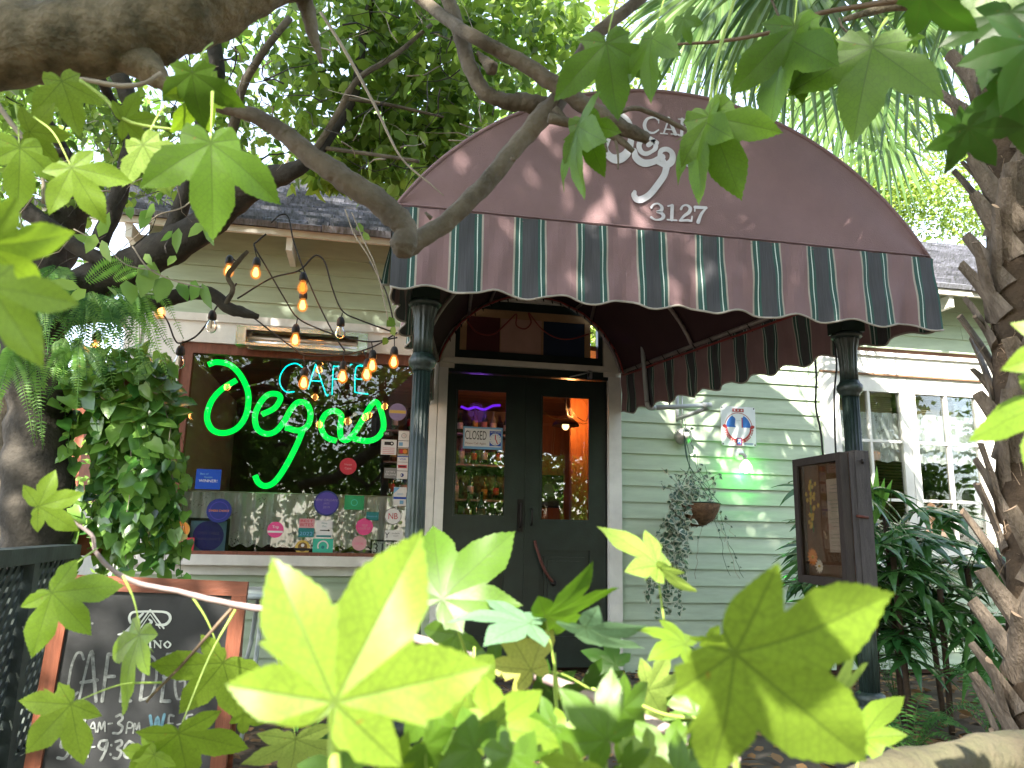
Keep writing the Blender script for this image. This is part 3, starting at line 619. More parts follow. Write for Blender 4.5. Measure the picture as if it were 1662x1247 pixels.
def sq(col, w_, h_, tx=(), tc='white', th=.012, band=None):
    def f(b):
        W, H = px_(w_)/2, px_(h_)/2; b.rect(-W, -H, W, H, ink(col), 0, .0015)
        if band: b.rect(-W, band[1]*H, W, band[2]*H, ink(band[0]), .0004)
        n = len(tx)
        for i, t in enumerate(tx):
            if t: b.text(t, 0, (n/2-i-1)*th*1.5+.2*th, th, ink(tc), .0009, width=min(textgeo(t)[2]*th/textgeo(t)[3], 1.75*W))
    return f
sticker('window_sticker', 'blue square sticker reading WINNER! low at the left of the shop window', 'sticker', 338, 778, lambda b: (b.rect(-px_(18), -px_(15), px_(18), px_(15), ink('blue'), 0, .0015), b.text('WINNER!', 0, -.022, .020, ink('white'), .0009, width=.13), b.text('Best of', -.03, .032, .014, ink('sky'), .0009), b.text('Gambit', 0, .008, .014, ink('sky'), .0009)))
sticker('window_sticker', 'round dark navy sticker with orange lettering above the framed picture', 'sticker', 355.5, 829, lambda b: (b.disc(0, 0, px_(18), ink('navy'), 0, .0015), b.ring(0, 0, px_(12.5), px_(13.5), ink('purple'), .0005), b.text('DINERS CHOICE', 0, -.008, .015, ink('orange'), .0009, width=.14)))
sticker('window_sticker', 'small round orange sticker above the red rectangular one', 'sticker', 293.6, 860, lambda b: (b.disc(0, 0, px_(12.5), ink('gold'), 0, .0015), b.disc(0, 0, px_(11.5), ink('orange'), .0004), b.text('GF', 0, .0, .024, ink('white'), .0009), b.text('IT', 0, -.03, .018, ink('white'), .0009)))
sticker('window_sticker', 'crimson rectangular sticker with a white word and 2017', 'sticker', 293.5, 887, lambda b: (b.rect(-px_(18), -px_(13), px_(18), px_(13), ink('red'), 0, .0015), b.text('ZAGAT', 0, .016, .026, ink('palepink'), .0009, width=.14), b.text('2017', -.03, -.022, .024, ink('white'), .0009)))
sticker('window_sticker', 'round pink sticker with a white word and stripe on the lace curtain', 'sticker', 447, 860, lambda b: (b.disc(0, 0, px_(12), ink('pink'), 0, .0015), b.rect(-px_(11), -.022, px_(11), -.008, ink('white'), .0005), b.text('Trip', 0, .004, .026, ink('white'), .0009)))
sticker('window_sticker', 'red and teal sticker reading BEST and 2022', 'sticker', 497.5, 857, lambda b: (b.rect(-px_(11.5), 0, px_(11.5), px_(14), ink('palepink'), 0, .0015), b.rect(-px_(11.5), -px_(14), px_(11.5), -.0005, ink('teal'), 0, .0015), b.text('BEST', 0, .042, .018, ink('red'), .0009, width=.09), b.text('BITES', 0, .012, .022, ink('red'), .0009, width=.09), b.text('2022', 0, -.055, .026, ink('sky'), .0009, width=.095)))
sticker('window_sticker', 'round gold and brown emblem sticker beside the mint square', 'sticker', 491, 889, lambda b: (b.disc(0, 0, px_(11), ink('gold'), 0, .0015), b.disc(0, .004, px_(7), ink('brown'), .0004), b.rect(-px_(12), -.022, px_(12), -.004, ink('black'), .0007), b.disc(.0, .016, .012, ink('white'), .0009)))
sticker('window_sticker', 'pale square sticker with black arrow above the mint one', 'sticker', 526, 859, lambda b: (b.rect(-px_(12), -px_(13), px_(12), px_(13), ink('white'), 0, .0015), b.text('Dining', 0, .036, .014, ink('teal'), .0009), b.text('Out', 0, .014, .014, ink('teal'), .0009), b.rect(-.03, -.012, .035, -.006, ink('black'), .0009), b.poly([(.03, -.018), (.045, -.009), (.03, 0)], ink('black'), .0009), b.rect(-px_(11), -px_(12), px_(11), -.045, ink('teal'), .0007)))
sticker('window_sticker', 'mint green square sticker with a white ring at the window bottom', 'sticker', 524, 887, lambda b: (b.rect(-px_(15), -px_(11.5), px_(15), px_(11.5), ink('mint'), 0, .0015), b.ring(0, .002, px_(6.5), px_(8.5), ink('white'), .0007, -30, 210), b.disc(0, -.006, .012, ink('teal'), .0008)))
sticker('window_sticker', 'round purple sticker with pale lettering near the top of the curtain', 'sticker', 530, 817, rnd('purple', 19, 'navy', ('NEW ORLEANS', 'JAZZ', '2019'), .018, 'lilac'))
sticker('window_sticker', 'plain green rectangular sticker with a pale oval near the curtain top', 'sticker', 575, 816, lambda b: (b.rect(-px_(15), -px_(11), px_(15), px_(11), ink('green'), 0, .0015), b.ring(0, .0, px_(4), px_(5.2), ink('mint'), .0007)))
sticker('window_sticker', 'small teal rectangular sticker right of the green one', 'sticker', 604.5, 838, sq('teal', 19, 13, ('facebook',), 'sky', .014))
sticker('window_sticker', 'round magenta sticker on the right part of the curtain', 'sticker', 591.5, 855, rnd('pink', 13, 'pink', ('YELP', 'LOVES US'), .015, 'palepink'))
sticker('window_sticker', 'round faded pink sticker below the magenta one', 'sticker', 583, 882, rnd('palepink', 11, 'palepink', ('LOCAL',), .015, 'pink'))
sticker('window_sticker', 'round white sticker with red monogram beside the column', 'sticker', 638, 838, lambda b: (b.disc(0, 0, px_(13), ink('grey'), 0, .0015), b.disc(0, 0, px_(12), ink('white'), .0004), b.text('NB', 0, -.022, .045, ink('red'), .0009, width=.07)))
sticker('window_sticker', 'small white sticker with black text above the house number plate', 'sticker', 639, 869, lambda b: (b.rect(-px_(14), -px_(7.5), px_(14), px_(7.5), ink('white'), 0, .0015), b.text('Y', -.05, -.02, .04, ink('black'), .0009), b.text('no checks', .015, .010, .010, ink('black'), .0009), b.text('accepted', .015, -.01, .010, ink('black'), .0009)))
sticker('window_sticker', 'white sticker with blue band below the card stickers', 'sticker', 649, 806, lambda b: (b.rect(-px_(10), -px_(14.5), px_(10), px_(14.5), ink('white'), 0, .0015), b.poly([(-px_(10), .02), (-.0, px_(14)), (-px_(10), px_(14))], ink('sky'), .0006), b.rect(-px_(10), -.02, px_(10), -.004, ink('blue'), .0007), b.text('open', 0, .008, .016, ink('sky'), .0009), b.rect(0, -.058, .03, -.03, ink('sky'), .0007)))
sticker('window_sticker', 'round red sticker with white scrawl right of the neon tail', 'sticker', 565, 757, rnd('red', 13, 'red', ('Happy', 'Cajun'), .020, 'palepink'))
sticker('window_sticker', 'white sticker with black camera and small red lines', 'sticker', 631, 726, lambda b: (b.rect(-px_(12), -px_(12), px_(12), px_(12), ink('white'), 0, .0015), b.rect(-.035, .016, .02, .042, ink('black'), .0007), b.disc(.022, .029, .016, ink('black'), .0006), b.disc(.022, .029, .007, ink('white'), .0009), *[b.rect(-.045, -.004-i*.014, .045, -.010-i*.014, ink('palepink'), .0007) for i in range(4)]))
sticker('window_sticker', 'small black and white oval sticker above the camera one', 'sticker', 630, 704, lambda b: (b.disc(0, 0, px_(8), ink('black'), 0, .0015, ry=px_(4.5)), b.text('WI', -.012, -.009, .018, ink('white'), .0009)))
sticker('window_sticker', 'dark grey sticker with two pale lines of text', 'sticker', 634, 768, sq('grey', 20, 16, ("EATER'S", 'ORLEANS'), 'white', .014))
sticker('window_sticker', 'round lilac and ochre sticker high beside the column', 'sticker', 645.5, 669, lambda b: (b.disc(0, 0, px_(14), ink('lilac'), 0, .0015), b.rect(-px_(13), -.01, px_(13), .014, ink('gold'), .0006)))
def cards(b):
    W = px_(8.5); y = px_(39)
    for (h, c, d) in ((16, 'white', 'o'), (11, 'white', 'a'), (12, 'white', 'm'), (11, 'white', 'v'), (14, 'white', 'n'), (13, 'white', 'd')):
        hh = px_(h); b.rect(-W, y-hh+.002, W, y-.002, ink(c), 0, .0015); m_ = y-hh/2
        if d == 'o': b.ring(0, m_, .016, .020, ink('grey'), .0007); b.text('12', 0, m_-.006, .014, ink('red'), .0009)
        if d == 'a': b.rect(-.035, m_-.014, -.005, m_+.014, ink('sky'), .0007)
        if d == 'm': b.rect(-W+.002, m_-hh*.4, W-.002, m_+hh*.4, ink('brown'), .0006); b.disc(-.012, m_, .017, ink('red'), .0008); b.disc(.014, m_, .017, ink('orange'), .001)
        if d == 'v': b.rect(-W, m_+.012, W, m_+.02, ink('blue'), .0007); b.text('VISA', 0, m_-.012, .018, ink('blue'), .0009, width=.05)
        if d == 'n': b.rect(-.034, m_-.012, .034, m_+.012, ink('red'), .0007); b.rect(-.025, m_-.004, .025, m_+.004, ink('black'), .0009)
        if d == 'd': b.disc(0, m_, .014, ink('navy'), .0007); b.disc(-.006, m_, .006, ink('white'), .0009)
        y -= hh
sticker('card_stickers', 'vertical strip of white payment card stickers beside the left column', 'sticker', 654, 739, cards)
# framed picture and number plate on the inner sill
fp = thing('framed_picture', 'black framed blue picture with a purple disc leaning in the window corner', 'picture', P(336, 901, WY+.05))
b = MB(); g2 = planeuv((0, WY+.045, 0), SX, SZ); a, c = g2(300, 902), g2(374, 842); b.frame((0, WY+.045, 0), SX, SZ)
for q in ((a[0], a[1], c[0], a[1]+.02), (a[0], c[1]-.02, c[0], c[1]), (a[0], a[1]+.02, a[0]+.02, c[1]-.02), (c[0]-.02, a[1]+.02, c[0], c[1]-.02)): b.rect(*q, ink('black'), .008, .02)
b.build('frame', fp); b = MB(); b.frame((0, WY+.045, 0), SX, SZ); b.rect(a[0]+.02, a[1]+.02, c[0]-.02, c[1]-.02, mat('picture_sky', (.22, .38, .50), .4, .35, 4, 0), .0, .003); d = g2(338, 870)
b.disc(d[0], d[1], px_(22), ink('purple'), .003, .002); b.text('OPEN TABLE', d[0], d[1]+.01, .02, ink('lilac'), .004, width=.15); b.text('DINERS CHOICE', d[0], d[1]-.03, .016, ink('lilac'), .004, width=.17); b.build('print', fp)
b = MB(); g2 = planeuv((0, WY+.03, 0), SX, SZ); a, c = g2(600, 905), g2(652, 877); b.frame((0, WY+.03, 0), SX, SZ); b.rect(a[0], a[1], c[0], c[1], ink('black'), 0, .012); b.rect(a[0]+.014, a[1]+.014, c[0]-.014, c[1]-.014, ink('white'), .001)
q = g2(607, 897); b.text('3127', (a[0]+c[0])/2, a[1]+.03, .075, ink('black'), .002, width=(c[0]-a[0])*.82)
for i in range(12): b.disc(a[0]+.03+i*(c[0]-a[0]-.06)/11, c[1]-.024, .004, ink('black'), .0022, n=8)
o = b.build('number_plate'); tag(o, 'black rimmed white house number plate in the corner of the window sill', 'number plate')
# heater under the header
ht = thing('electric_heater', 'long aluminium radiant heater mounted over the shop window', 'heater', (-.5, 5.8, 2.45))
alm = mat('brushed_aluminium', (.62, .62, .60), .22, .15, 3, .1, 60, metal=1., stretch=(1, 8, 8)); mirr = mat('heater_reflector', (.75, .72, .66), .12, .1, 3, .3, 8, metal=1.)
TL, TR_, BL, BR = P(384, 527, 5.80), P(598, 535, 5.80), P(388, 556, 5.80), P(598, 571, 5.80)
x0, x1, zt, zb_ = -.985, -.03, 2.545, 2.400
b = MB(); b.box((x0, 5.78, zb_), (x0+.07, 5.95, zt), alm); b.box((x1-.07, 5.78, zb_), (x1, 5.95, zt), alm)
b.box((x0+.07, 5.78, zt-.03), (x1-.07, 5.95, zt), alm); b.box((x0+.07, 5.785, zb_-.002), (x1-.07, 5.80, zb_+.018), alm); b.box((x0+.07, 5.935, zb_), (x1-.07, 5.95, zt-.03), alm); b.build('housing', ht)
b = MB(); v = []
for i in range(13):
    t = math.pi*(i/12); y_ = 5.795+.115*math.sin(t); z_ = (zt-.034)+(zb_+.022-zt+.034)*(i/12); v += [(x0+.072, y_, z_), (x1-.072, y_, z_)]
b.add(v, [(2*i, 2*i+1, 2*i+3, 2*i+2) for i in range(12)], mirr, True); b.build('reflector', ht)
b = MB(); b.tube([(x0+.08, 5.83, zb_+.062), (x1-.08, 5.83, zb_+.062)], .013, mat('quartz_tube', (.5, .45, .38), .15, .2, 4, 0, spec=.8)); b.tube([(x0+.08, 5.812, zb_+.032), (x1-.08, 5.812, zb_+.032)], .009, alm); b.build('heating_tube', ht)
for xx in (x0+.2, x1-.2): q = MB(); q.box((xx, 5.88, zt), (xx+.03, 5.965, zt+.025), alm); q.build('bracket', ht)
# ------------------------------------------------------------------ closed sign, interior seen through the doors
cs = thing('closed_sign', 'blue bordered CLOSED sign with a small clock dial behind the left door glass', 'sign', P(784, 728, WY+.04)); y_ = WY+.036; g2 = planeuv((0, y_, 0), SX, SZ)
a = g2(751, 728); c = g2(816, 695); W, H = c[0]-a[0], c[1]-a[1]; b = MB(); b.frame((a[0], y_, a[1]), SX, SZ)
b.rect(0, 0, W, H, ink('sky'), 0, .002); b.rect(.012, .02, W-.012, H-.014, ink('white'), .0006); b.text('CLOSED', W*.32, H*.42, H*.40, ink('black'), .0012, width=W*.54); b.text('Please Call Again', W*.32, H*.18, H*.12, ink('brown'), .0012, width=W*.52)
b.rect(W*.67, H*.16, W*.96, H*.84, ink('blue'), .0010); b.build('sign_board', cs)
b = MB(); b.frame((a[0], y_, a[1]), SX, SZ); cx, cz = W*.815, H*.46; b.disc(cx, cz, H*.27, ink('white'), .0016); b.text('WILL RETURN', cx, H*.74, H*.08, ink('white'), .0016, width=W*.26)
for i in range(12): t = i*math.pi/6; b.disc(cx+H*.22*math.cos(t), cz+H*.22*math.sin(t), .003, ink('blue'), .0019, n=6)
b.rect(cx-.004, cz, cx+.004, cz+H*.2, ink('red'), .0022); b.poly([(cx, cz), (cx+.008, cz), (cx+.022, cz-H*.2), (cx+.014, cz-H*.2)], ink('red'), .0025); b.build('clock_dial', cs)
woodw = mat('orange_wood_wall', (.34, .12, .035), .5, .35, 5, .1, stretch=(8, 8, .6)); dkw = mat('dark_shelf_wood', (.05, .025, .015), .5, .3, 6, .1)
b = MB(); b.box((2.05, 7.55, .05), (2.75, 7.6, 2.62), woodw); b.box((1.72, 9.7, .05), (2.75, 9.75, 2.62), woodw); b.build('wood_panelling', rootp)
sh = thing('bottle_shelf', 'dark back bar shelf inside the left door full of bottles', 'shelf', (.9, 8.3, .05))
b = MB(); b.box((.2, 8.3, .05), (1.72, 8.6, 1.10), dkw); b.box((.2, 8.58, 1.10), (1.72, 8.6, 2.45), dkw); b.build('cabinet', sh)
for z_ in (1.42, 1.80, 2.14): q = MB(); q.box((.2, 8.35, z_), (1.72, 8.578, z_+.02), mat('pale_shelf_edge', (.30, .24, .26), .5)); q.build('shelf_board', sh)
bcols = [mat('bottle_'+n_, c, .12, .2, 9, 0, spec=.8) for n_, c in (('green', (.01, .04, .015)), ('amber', (.10, .035, .008)), ('clear', (.25, .27, .28)), ('black', (.008, .008, .01)), ('blue', (.02, .05, .14)))]
cl = ['green glass bottle', 'amber bottle', 'clear bottle', 'black bottle', 'blue bottle']
protos = {}
def bottle(x, y, z, k, hs, lab):
    if k not in protos or True:
        b = MB(); hh = .26*hs; b.lathe((x, y, z), [(.03, 0), (.034, .01), (.034, hh*.6), (.028, hh*.68), (.012, hh*.78), (.011, hh*.97), (.014, hh*.975), (.014, hh)], bcols[k], n=12); t = thing('bottle', lab, 'bottle', (x, y, z), 'bottles behind the door glass'); b.build('glass_body', t)
        q = MB(); q.lathe((x, y, z), [(.0346, hh*.2), (.0346, hh*.5)], ink(['white', 'gold', 'white', 'red', 'palepink'][k]), n=12); q.build('paper_label', t)
for si, z_ in enumerate((1.121, 1.441, 1.821, 2.161)):
    x = .30
    while x < 1.66:
        k = int(rng.integers(0, 5)); bottle(x, 8.43, z_, k, rng.uniform(.85, 1.15), 'one of the upright liquor bottles standing on the back bar shelves'); x += rng.uniform(.10, .17)
ct = MB(); ct.box((.45, 6.75, .05), (1.25, 7.2, 1.10), dkw); ct.box((.42, 6.72, 1.10), (1.28, 7.24, 1.14), mat('bar_top', (.12, .06, .03), .25, .3, 6, .05)); tag(ct.build('bar_counter'), 'dark wooden counter just inside the left door', 'counter')
for i, (x, k, lb) in enumerate(((.80, 2, 'clear glass bottle on the counter behind the left door'), (.93, 3, 'black bottle on the counter in the middle of the row'), (1.05, 4, 'blue bottle on the counter at the right of the row'))): bottle(x, 6.9, 1.141, k, 1.15, lb)
b = MB(); b.tube([P(a_, c_, 7.6) for a_, c_ in ((748, 660), (760, 664), (772, 661), (785, 665), (800, 659), (812, 658))], .012, npu, n=8, k=5); tag(b.build('purple_neon_tube'), 'wavy purple neon tube glowing high behind the left door glass', 'neon tube')
q = bpy.data.lights.new('purple_neon_light', 'POINT'); q.energy = .8; q.color = (.35, .1, 1); q.shadow_soft_size = .1; qo = bpy.data.objects.new('purple_neon_light', q); C.objects.link(qo); qo.location = P(775, 668, 7.5)
pl = thing('pendant_lamp', 'dark metal dome pendant lamp hanging behind the right door glass', 'pendant lamp', P(918, 700, 7.2)); c = P(918, 690, 7.2)
b = MB(); b.lathe(c, [(.015, .13), (.02, .10), (.07, .07), (.12, .02), (.135, -.01), (.128, -.012), (.1, .01), (.02, .06)], dkw, n=24); b.build('lamp_shade', pl)
b = MB(); b.tube([c+[0, 0, .12], [c[0], c[1], 2.62]], .006, blk); b.build('cord', pl)
b = MB(); b.lathe(c+[0, 0, -.02], [(.01, .05), (.03, .03), (.035, 0), (.02, -.025), (.003, -.03)], glow('warm_bulb', (1, .55, .2), 2), n=12); b.build('bulb', pl)
q = bpy.data.lights.new('pendant_light', 'POINT'); q.energy = 9; q.color = (1, .42, .13); q.shadow_soft_size = .05; qo = bpy.data.objects.new('pendant_light', q); C.objects.link(qo); qo.location = (1.95, 7.25, 2.25)
b = MB(); g2 = planeuv((0, 6.6, 0), SX, SZ); b.box(np.append(g2(884, 752), 0)[[0, 2, 1]]+[0, 6.6, 0] if False else (1.46, 6.5, 1.30), (1.70, 6.52, 1.58), ink('black')); b.box((1.475, 6.495, 1.315), (1.685, 6.50, 1.565), mat('poster_print', (.22, .16, .10), .5, .7, 14, 0, col2=(.04, .03, .02))); b.lathe((1.57, 6.494, 1.46), [(.05, 0), (.048, .003), (.03, .004)], ink('white'), n=24, axis=(0, -1, 0)); tag(b.build('food_picture'), 'small dark framed picture of a white bowl behind the right door glass', 'picture')
b = MB(); b.tube([P(a_, c_, 6.9) for a_, c_ in ((880, 668), (900, 680), (925, 681), (945, 688), (960, 685))], .004, ink('gold'), k=4); b.tube([P(a_, c_, 6.9) for a_, c_ in ((935, 676), (950, 684), (957, 672))], .004, hm, k=4); tag(b.build('ceiling_wire'), 'thin pale wire strung under the ceiling behind the right door', 'wire')
# right window: blind, lace, lamp and seated person
b = MB(); z = 2.42; bl = mat('blind_slats', (.42, .36, .24), .6, .2, 4, .1)
for (x0_, x1_) in ((4.06, 4.66), (4.83, 5.36)):
    for i in range(9): b.obox(((x0_+x1_)/2, WY+.11, 2.36-i*.018), (1, 0, 0), (0, .9, -.4), (0, .4, .9), ((x1_-x0_)/2, .014, .001), bl)
    b.box((x0_, WY+.09, 2.36), (x1_, WY+.125, 2.40), bl)
tag(b.build('window_blind'), 'pale slatted blind pulled up at the top of the side window', 'blind')
b = MB(); lc2 = lacemat('lace_grey', 60, .70, (.66, .69, .68)); nx = 120
v = [(3.99+1.5*i/nx, WY+.075+.012*math.sin(i*.5)+.006*math.sin(i*1.7), (1.76+.02*abs(math.sin(i*.21)) if j == 0 else 1.78+.43*j/5)) for j in range(6) for i in range(nx+1)]
b.add(v, [(j*(nx+1)+i, j*(nx+1)+i+1, (j+1)*(nx+1)+i+1, (j+1)*(nx+1)+i) for j in range(5) for i in range(nx)], lc2, True); tag(b.build('lace_curtain'), 'short grey lace valance across the middle of the white side window', 'curtain')
b = MB()
for i in range(46): b.obox((4.75, WY+.9, 1.0+i*.03), (1, 0, 0), (0, .8, -.6), (0, .6, .8), (.8, .014, .001), mat('brown_slats', (.12, .06, .03), .5, .2, 4, 0))
tag(b.build('wooden_blind'), 'brown wooden slatted blind deep inside the side window', 'blind')
lt = thing('table_lamp', 'small glowing orange lamp behind the side window', 'lamp', P(1418, 770, WY+.4)); c = P(1418, 740, WY+.4)
b = MB(); b.lathe(c, [(.05, -.035), (.06, 0), (.05, .035), (.03, .045)], glow('orange_shade', (1, .26, .01), .35), n=16); b.build('lamp_shade', lt); b = MB(); b.tube([c+[0, 0, -.035], c+[0, 0, -.4]], .012, hm); b.build('stem', lt)
# person inside
def skinned(name, V, E_, Rr, m, parent=None, sub=2, root=0):
    me = bpy.data.meshes.new(name); me.from_pydata([tuple(v_) for v_ in V], E_, []); o = bpy.data.objects.new(name, me); C.objects.link(o)
    md = o.modifiers.new('s', 'SKIN'); md.use_smooth_shade = True
    for i, r_ in enumerate(Rr): me.skin_vertices[0].data[i].radius = r_ if isinstance(r_, tuple) else (r_, r_)
    me.skin_vertices[0].data[root].use_root = True
    o.modifiers.new('u', 'SUBSURF').levels = sub; o.modifiers['u'].render_levels = sub
    bpy.context.view_layer.update(); dg = bpy.context.evaluated_depsgraph_get(); m2 = bpy.data.meshes.new_from_object(o.evaluated_get(dg)); o.modifiers.clear(); o.data = m2
    m2.materials.clear(); m2.materials.append(m)
    for p_ in m2.polygons: p_.use_smooth = True; p_.material_index = 0
    if parent is not None:
        o.parent = parent; o.location = -Vector(parent.location)
    return o
hc = P(1513, 822, WY+.42); skin = mat('skin', (.42, .23, .15), .5, .1, 12, .05)
pe = thing('person', 'person with dark hair in a red patterned top seated behind the side window', 'person', (hc[0], hc[1]+.08, .5))
bx, by, bz = hc
skinned('body', [(bx, by+.08, .55), (bx, by+.07, .82), (bx, by+.05, 1.08), (bx, by+.03, bz-.17), (bx, by, bz-.02), (bx-.005, by-.02, bz+.05), (bx-.17, by+.03, bz-.26), (bx-.23, by-.03, bz-.50), (bx-.14, by-.22, bz-.52), (bx+.17, by+.03, bz-.26), (bx+.23, by-.03, bz-.50), (bx+.12, by-.22, bz-.52), (bx-.01, by-.085, bz)],
        [(0, 1), (1, 2), (2, 3), (3, 4), (4, 5), (2, 6), (6, 7), (7, 8), (2, 9), (9, 10), (10, 11), (4, 12)], [(.15, .11), (.14, .10), (.15, .10), (.05, .05), (.075, .085), (.075, .085), .055, .042, .03, .055, .042, .03, .02], skin, pe)
skinned('patterned_top', [(bx, by+.08, .55), (bx, by+.07, .82), (bx, by+.055, 1.09), (bx, by+.035, bz-.20), (bx-.18, by+.03, bz-.27), (bx-.235, by-.02, bz-.46), (bx+.18, by+.03, bz-.27), (bx+.235, by-.02, bz-.46)],
        [(0, 1), (1, 2), (2, 3), (2, 4), (4, 5), (2, 6), (6, 7)], [(.17, .13), (.16, .12), (.17, .12), (.07, .06), .068, .058, .068, .058], mat('red_pattern', (.35, .02, .03), .7, .6, 28, 0, col2=(.06, .01, .03)), pe)
skinned('hair', [(bx, by+.055, bz-.10), (bx, by+.05, bz+.03), (bx, by+.0, bz+.115), (bx, by-.05, bz+.10)], [(0, 1), (1, 2), (2, 3)], [(.07, .05), (.095, .075), (.08, .07), (.05, .03)], mat('dark_hair', (.015, .01, .008), .5, .3, 60, .2), pe)
b = MB()
for s_ in (-1, 1): b.lathe((bx+s_*.03-.005, by-.092, bz+.015), [(.004, -.008), (.010, 0), (.004, .008)], ink('black'), n=10, axis=(0, 1, 0))
b.tube([(bx-.03, by-.094, bz-.045), (bx-.005, by-.10, bz-.05), (bx+.02, by-.094, bz-.045)], .005, mat('lips', (.3, .08, .07), .5)); b.build('face_features', pe)
# ------------------------------------------------------------------ enamel sign on the siding
cgx, cgz = planeuv((0, WY-.025, 0), SX, SZ)(1198.5, 692); es = thing('enamel_sign', 'square white enamel restaurant sign with blue half disc and red ribbon on the siding', 'sign', (cgx, WY-.03, cgz)); A = .158; B = .168
b = MB(); b.frame((cgx, WY-.026, cgz), SX, SZ); ew = mat('white_enamel', (.66, .68, .70), .2, .06, 6, .02, spec=.6); eb = mat('enamel_blue', (.03, .12, .38), .25, .15, 9, 0); er = mat('enamel_red', (.33, .03, .03), .3, .15, 9, 0)
cr_ = .02; pts = []
for (sx, sz, a0) in ((1, -1, -90), (1, 1, 0), (-1, 1, 90), (-1, -1, 180)):
    for k in range(5): t = math.radians(a0+k*22.5); pts.append((sx*(A-cr_)+cr_*math.cos(t), sz*(B-cr_)+cr_*math.sin(t)))
b.poly(pts, ew, 0, .006)
for sx in (-1, 1):
    for sz in (-1, 1): b.disc(sx*(A-.013), sz*(B-.013), .007, ink('black'), .001, n=10)
b.build('plate', es)
b = MB(); b.frame((cgx, WY-.026, cgz), SX, SZ); R0 = .112
b.poly([(R0*math.cos(math.pi*i/30), .0-.01+R0*math.sin(math.pi*i/30)) for i in range(31)], eb, .0010)
b.ring(0, -.01, .121, .1265, er, .0013, 0, 360, 60); 
b.poly([(-.052, .085), (-.048, .100), (-.02, .106), (.025, .104), (.046, .098), (.048, .085), (.036, .072), (.036, -.06), (-.0, -.06), (-.006, -.035), (-.030, -.028), (-.026, -.004), (-.034, .006), (-.030, .03), (-.026, .06), (-.034, .074)], ew, .0017)
b.rect(.028, -.012, .037, .074, er, .0021); b.text('Louisiane', 0, .045, .007, ink('grey'), .0023)
b.rect(-.052, .122, .052, .150, er, .0021); 
for s_ in (-.032, 0, .032): b.poly([(s_+(.011 if k % 2 == 0 else .0045)*math.sin(k*math.pi/5), .136+(.011 if k % 2 == 0 else .0045)*math.cos(k*math.pi/5)) for k in range(10)], ew, .0025)
b.ring(0, -.01, .104, .136, er, .0027, 188, 262, 30); b.ring(0, -.01, .104, .136, er, .0027, 278, 352, 30)
for s_ in (-1, 1): b.poly([(s_*.100, -.028), (s_*.140, -.012), (s_*.146, .004), (s_*.124, .014), (s_*.110, .004)] if s_ > 0 else [(s_*.110, .004), (s_*.124, .014), (s_*.146, .004), (s_*.140, -.012), (s_*.100, -.028)], er, .0024)
def arct(str_, a0, a1, r_, h):
    for i, ch in enumerate(str_):
        if ch == ' ': continue
        t = math.radians(a0+(a1-a0)*i/(len(str_)-1)); b.text(ch, r_*math.cos(t)+h/2*math.cos(t), -.01+r_*math.sin(t)+h/2*math.sin(t), h, ew, .0031, width=h*.62, rot=t+math.pi/2)
arct('RESTAURANT', 193, 259, .128, .019); arct('DE TOURISME', 281, 347, .128, .019)
b.rect(-.026, -.162, .026, -.10, er, .0033); b.rect(-.019, -.156, .019, -.106, eb, .0036); b.disc(0, -.138, .013, ew, .0039, n=16); b.disc(0, -.142, .009, eb, .0042, n=16); b.rect(-.013, -.122, .013, -.111, ew, .0039)
b.rect(.045, -.155, .13, -.151, eb, .0015); b.rect(.045, -.146, .13, -.142, eb, .0015)
b.build('printed_emblem', es)
# green wall lamp
c = P(1200, 738, WY-.03); gl = thing('wall_lamp', 'small wall socket lamp with a glowing green bulb under the enamel sign', 'lamp', c)
b = MB(); b.lathe(c+[0, .012, 0], [(.048, 0), (.048, .012), (.04, .02), (.01, .022)], ew, n=24, axis=(0, -1, 0)); b.build('mounting_plate', gl)
b = MB(); b.tube([c+[0.0, -.01, 0], c+[.008, -.07, -.015], c+[.012, -.08, -.05]], [.012, .018, .018], mat('grey_socket', (.3, .32, .3), .5), k=4); b.build('socket', gl)
b = MB(); b.lathe(c+[.012, -.082, -.05], [(.012, 0), (.03, -.02), (.048, -.05), (.05, -.075), (.036, -.10), (.01, -.112)], glow('green_bulb', (.42, 1, .25), 2.2), n=20); b.build('bulb', gl)
q = bpy.data.lights.new('green_bulb_light', 'POINT'); q.energy = .8; q.color = (.0, 1, .05); q.shadow_soft_size = .02; qo = bpy.data.objects.new('green_bulb_light', q); C.objects.link(qo); qo.location = Vector(c+np.array([.012, -.035, -.165]))
# pvc pipes
pvc = mat('grey_pvc', (.36, .39, .40), .4, .15, 8, .05)
b = MB(); ps = [P(1042, 533, 5.55), P(1044, 580, 5.55), P(1050, 652, 5.55)]
b.tube(ps, .019, pvc); b.tube([P(1050, 652, 5.55), P(1053, 661, 5.55), P(1064, 662, 5.55)], .022, pvc, k=4); b.tube([P(1062, 662, 5.55), P(1150, 658, 5.55)], .019, pvc); b.tube([P(1140, 658, 5.55), P(1154, 658, 5.55)], .024, pvc)
b.tube([P(1150, 662, 5.57), P(1100, 680, 5.93)], .018, pvc); b.tube([P(1098, 638, 5.94), P(1100, 684, 5.94)], .018, pvc); b.tube([P(1041, 528, 5.55), P(1041, 545, 5.55)], .024, pvc); b.tube([P(1086, 650, 5.55), P(1087, 663, 5.55)], .008, hm)
tag(b.build('drain_pipe'), 'grey plastic drain pipe bending under the right edge of the awning', 'pipe')
b = MB(); b.tube([P(1107, 634, 5.965), P(1107, 700, 5.965)], .007, al); tag(b.build('conduit'), 'thin metal conduit running down the siding to the junction box', 'conduit')
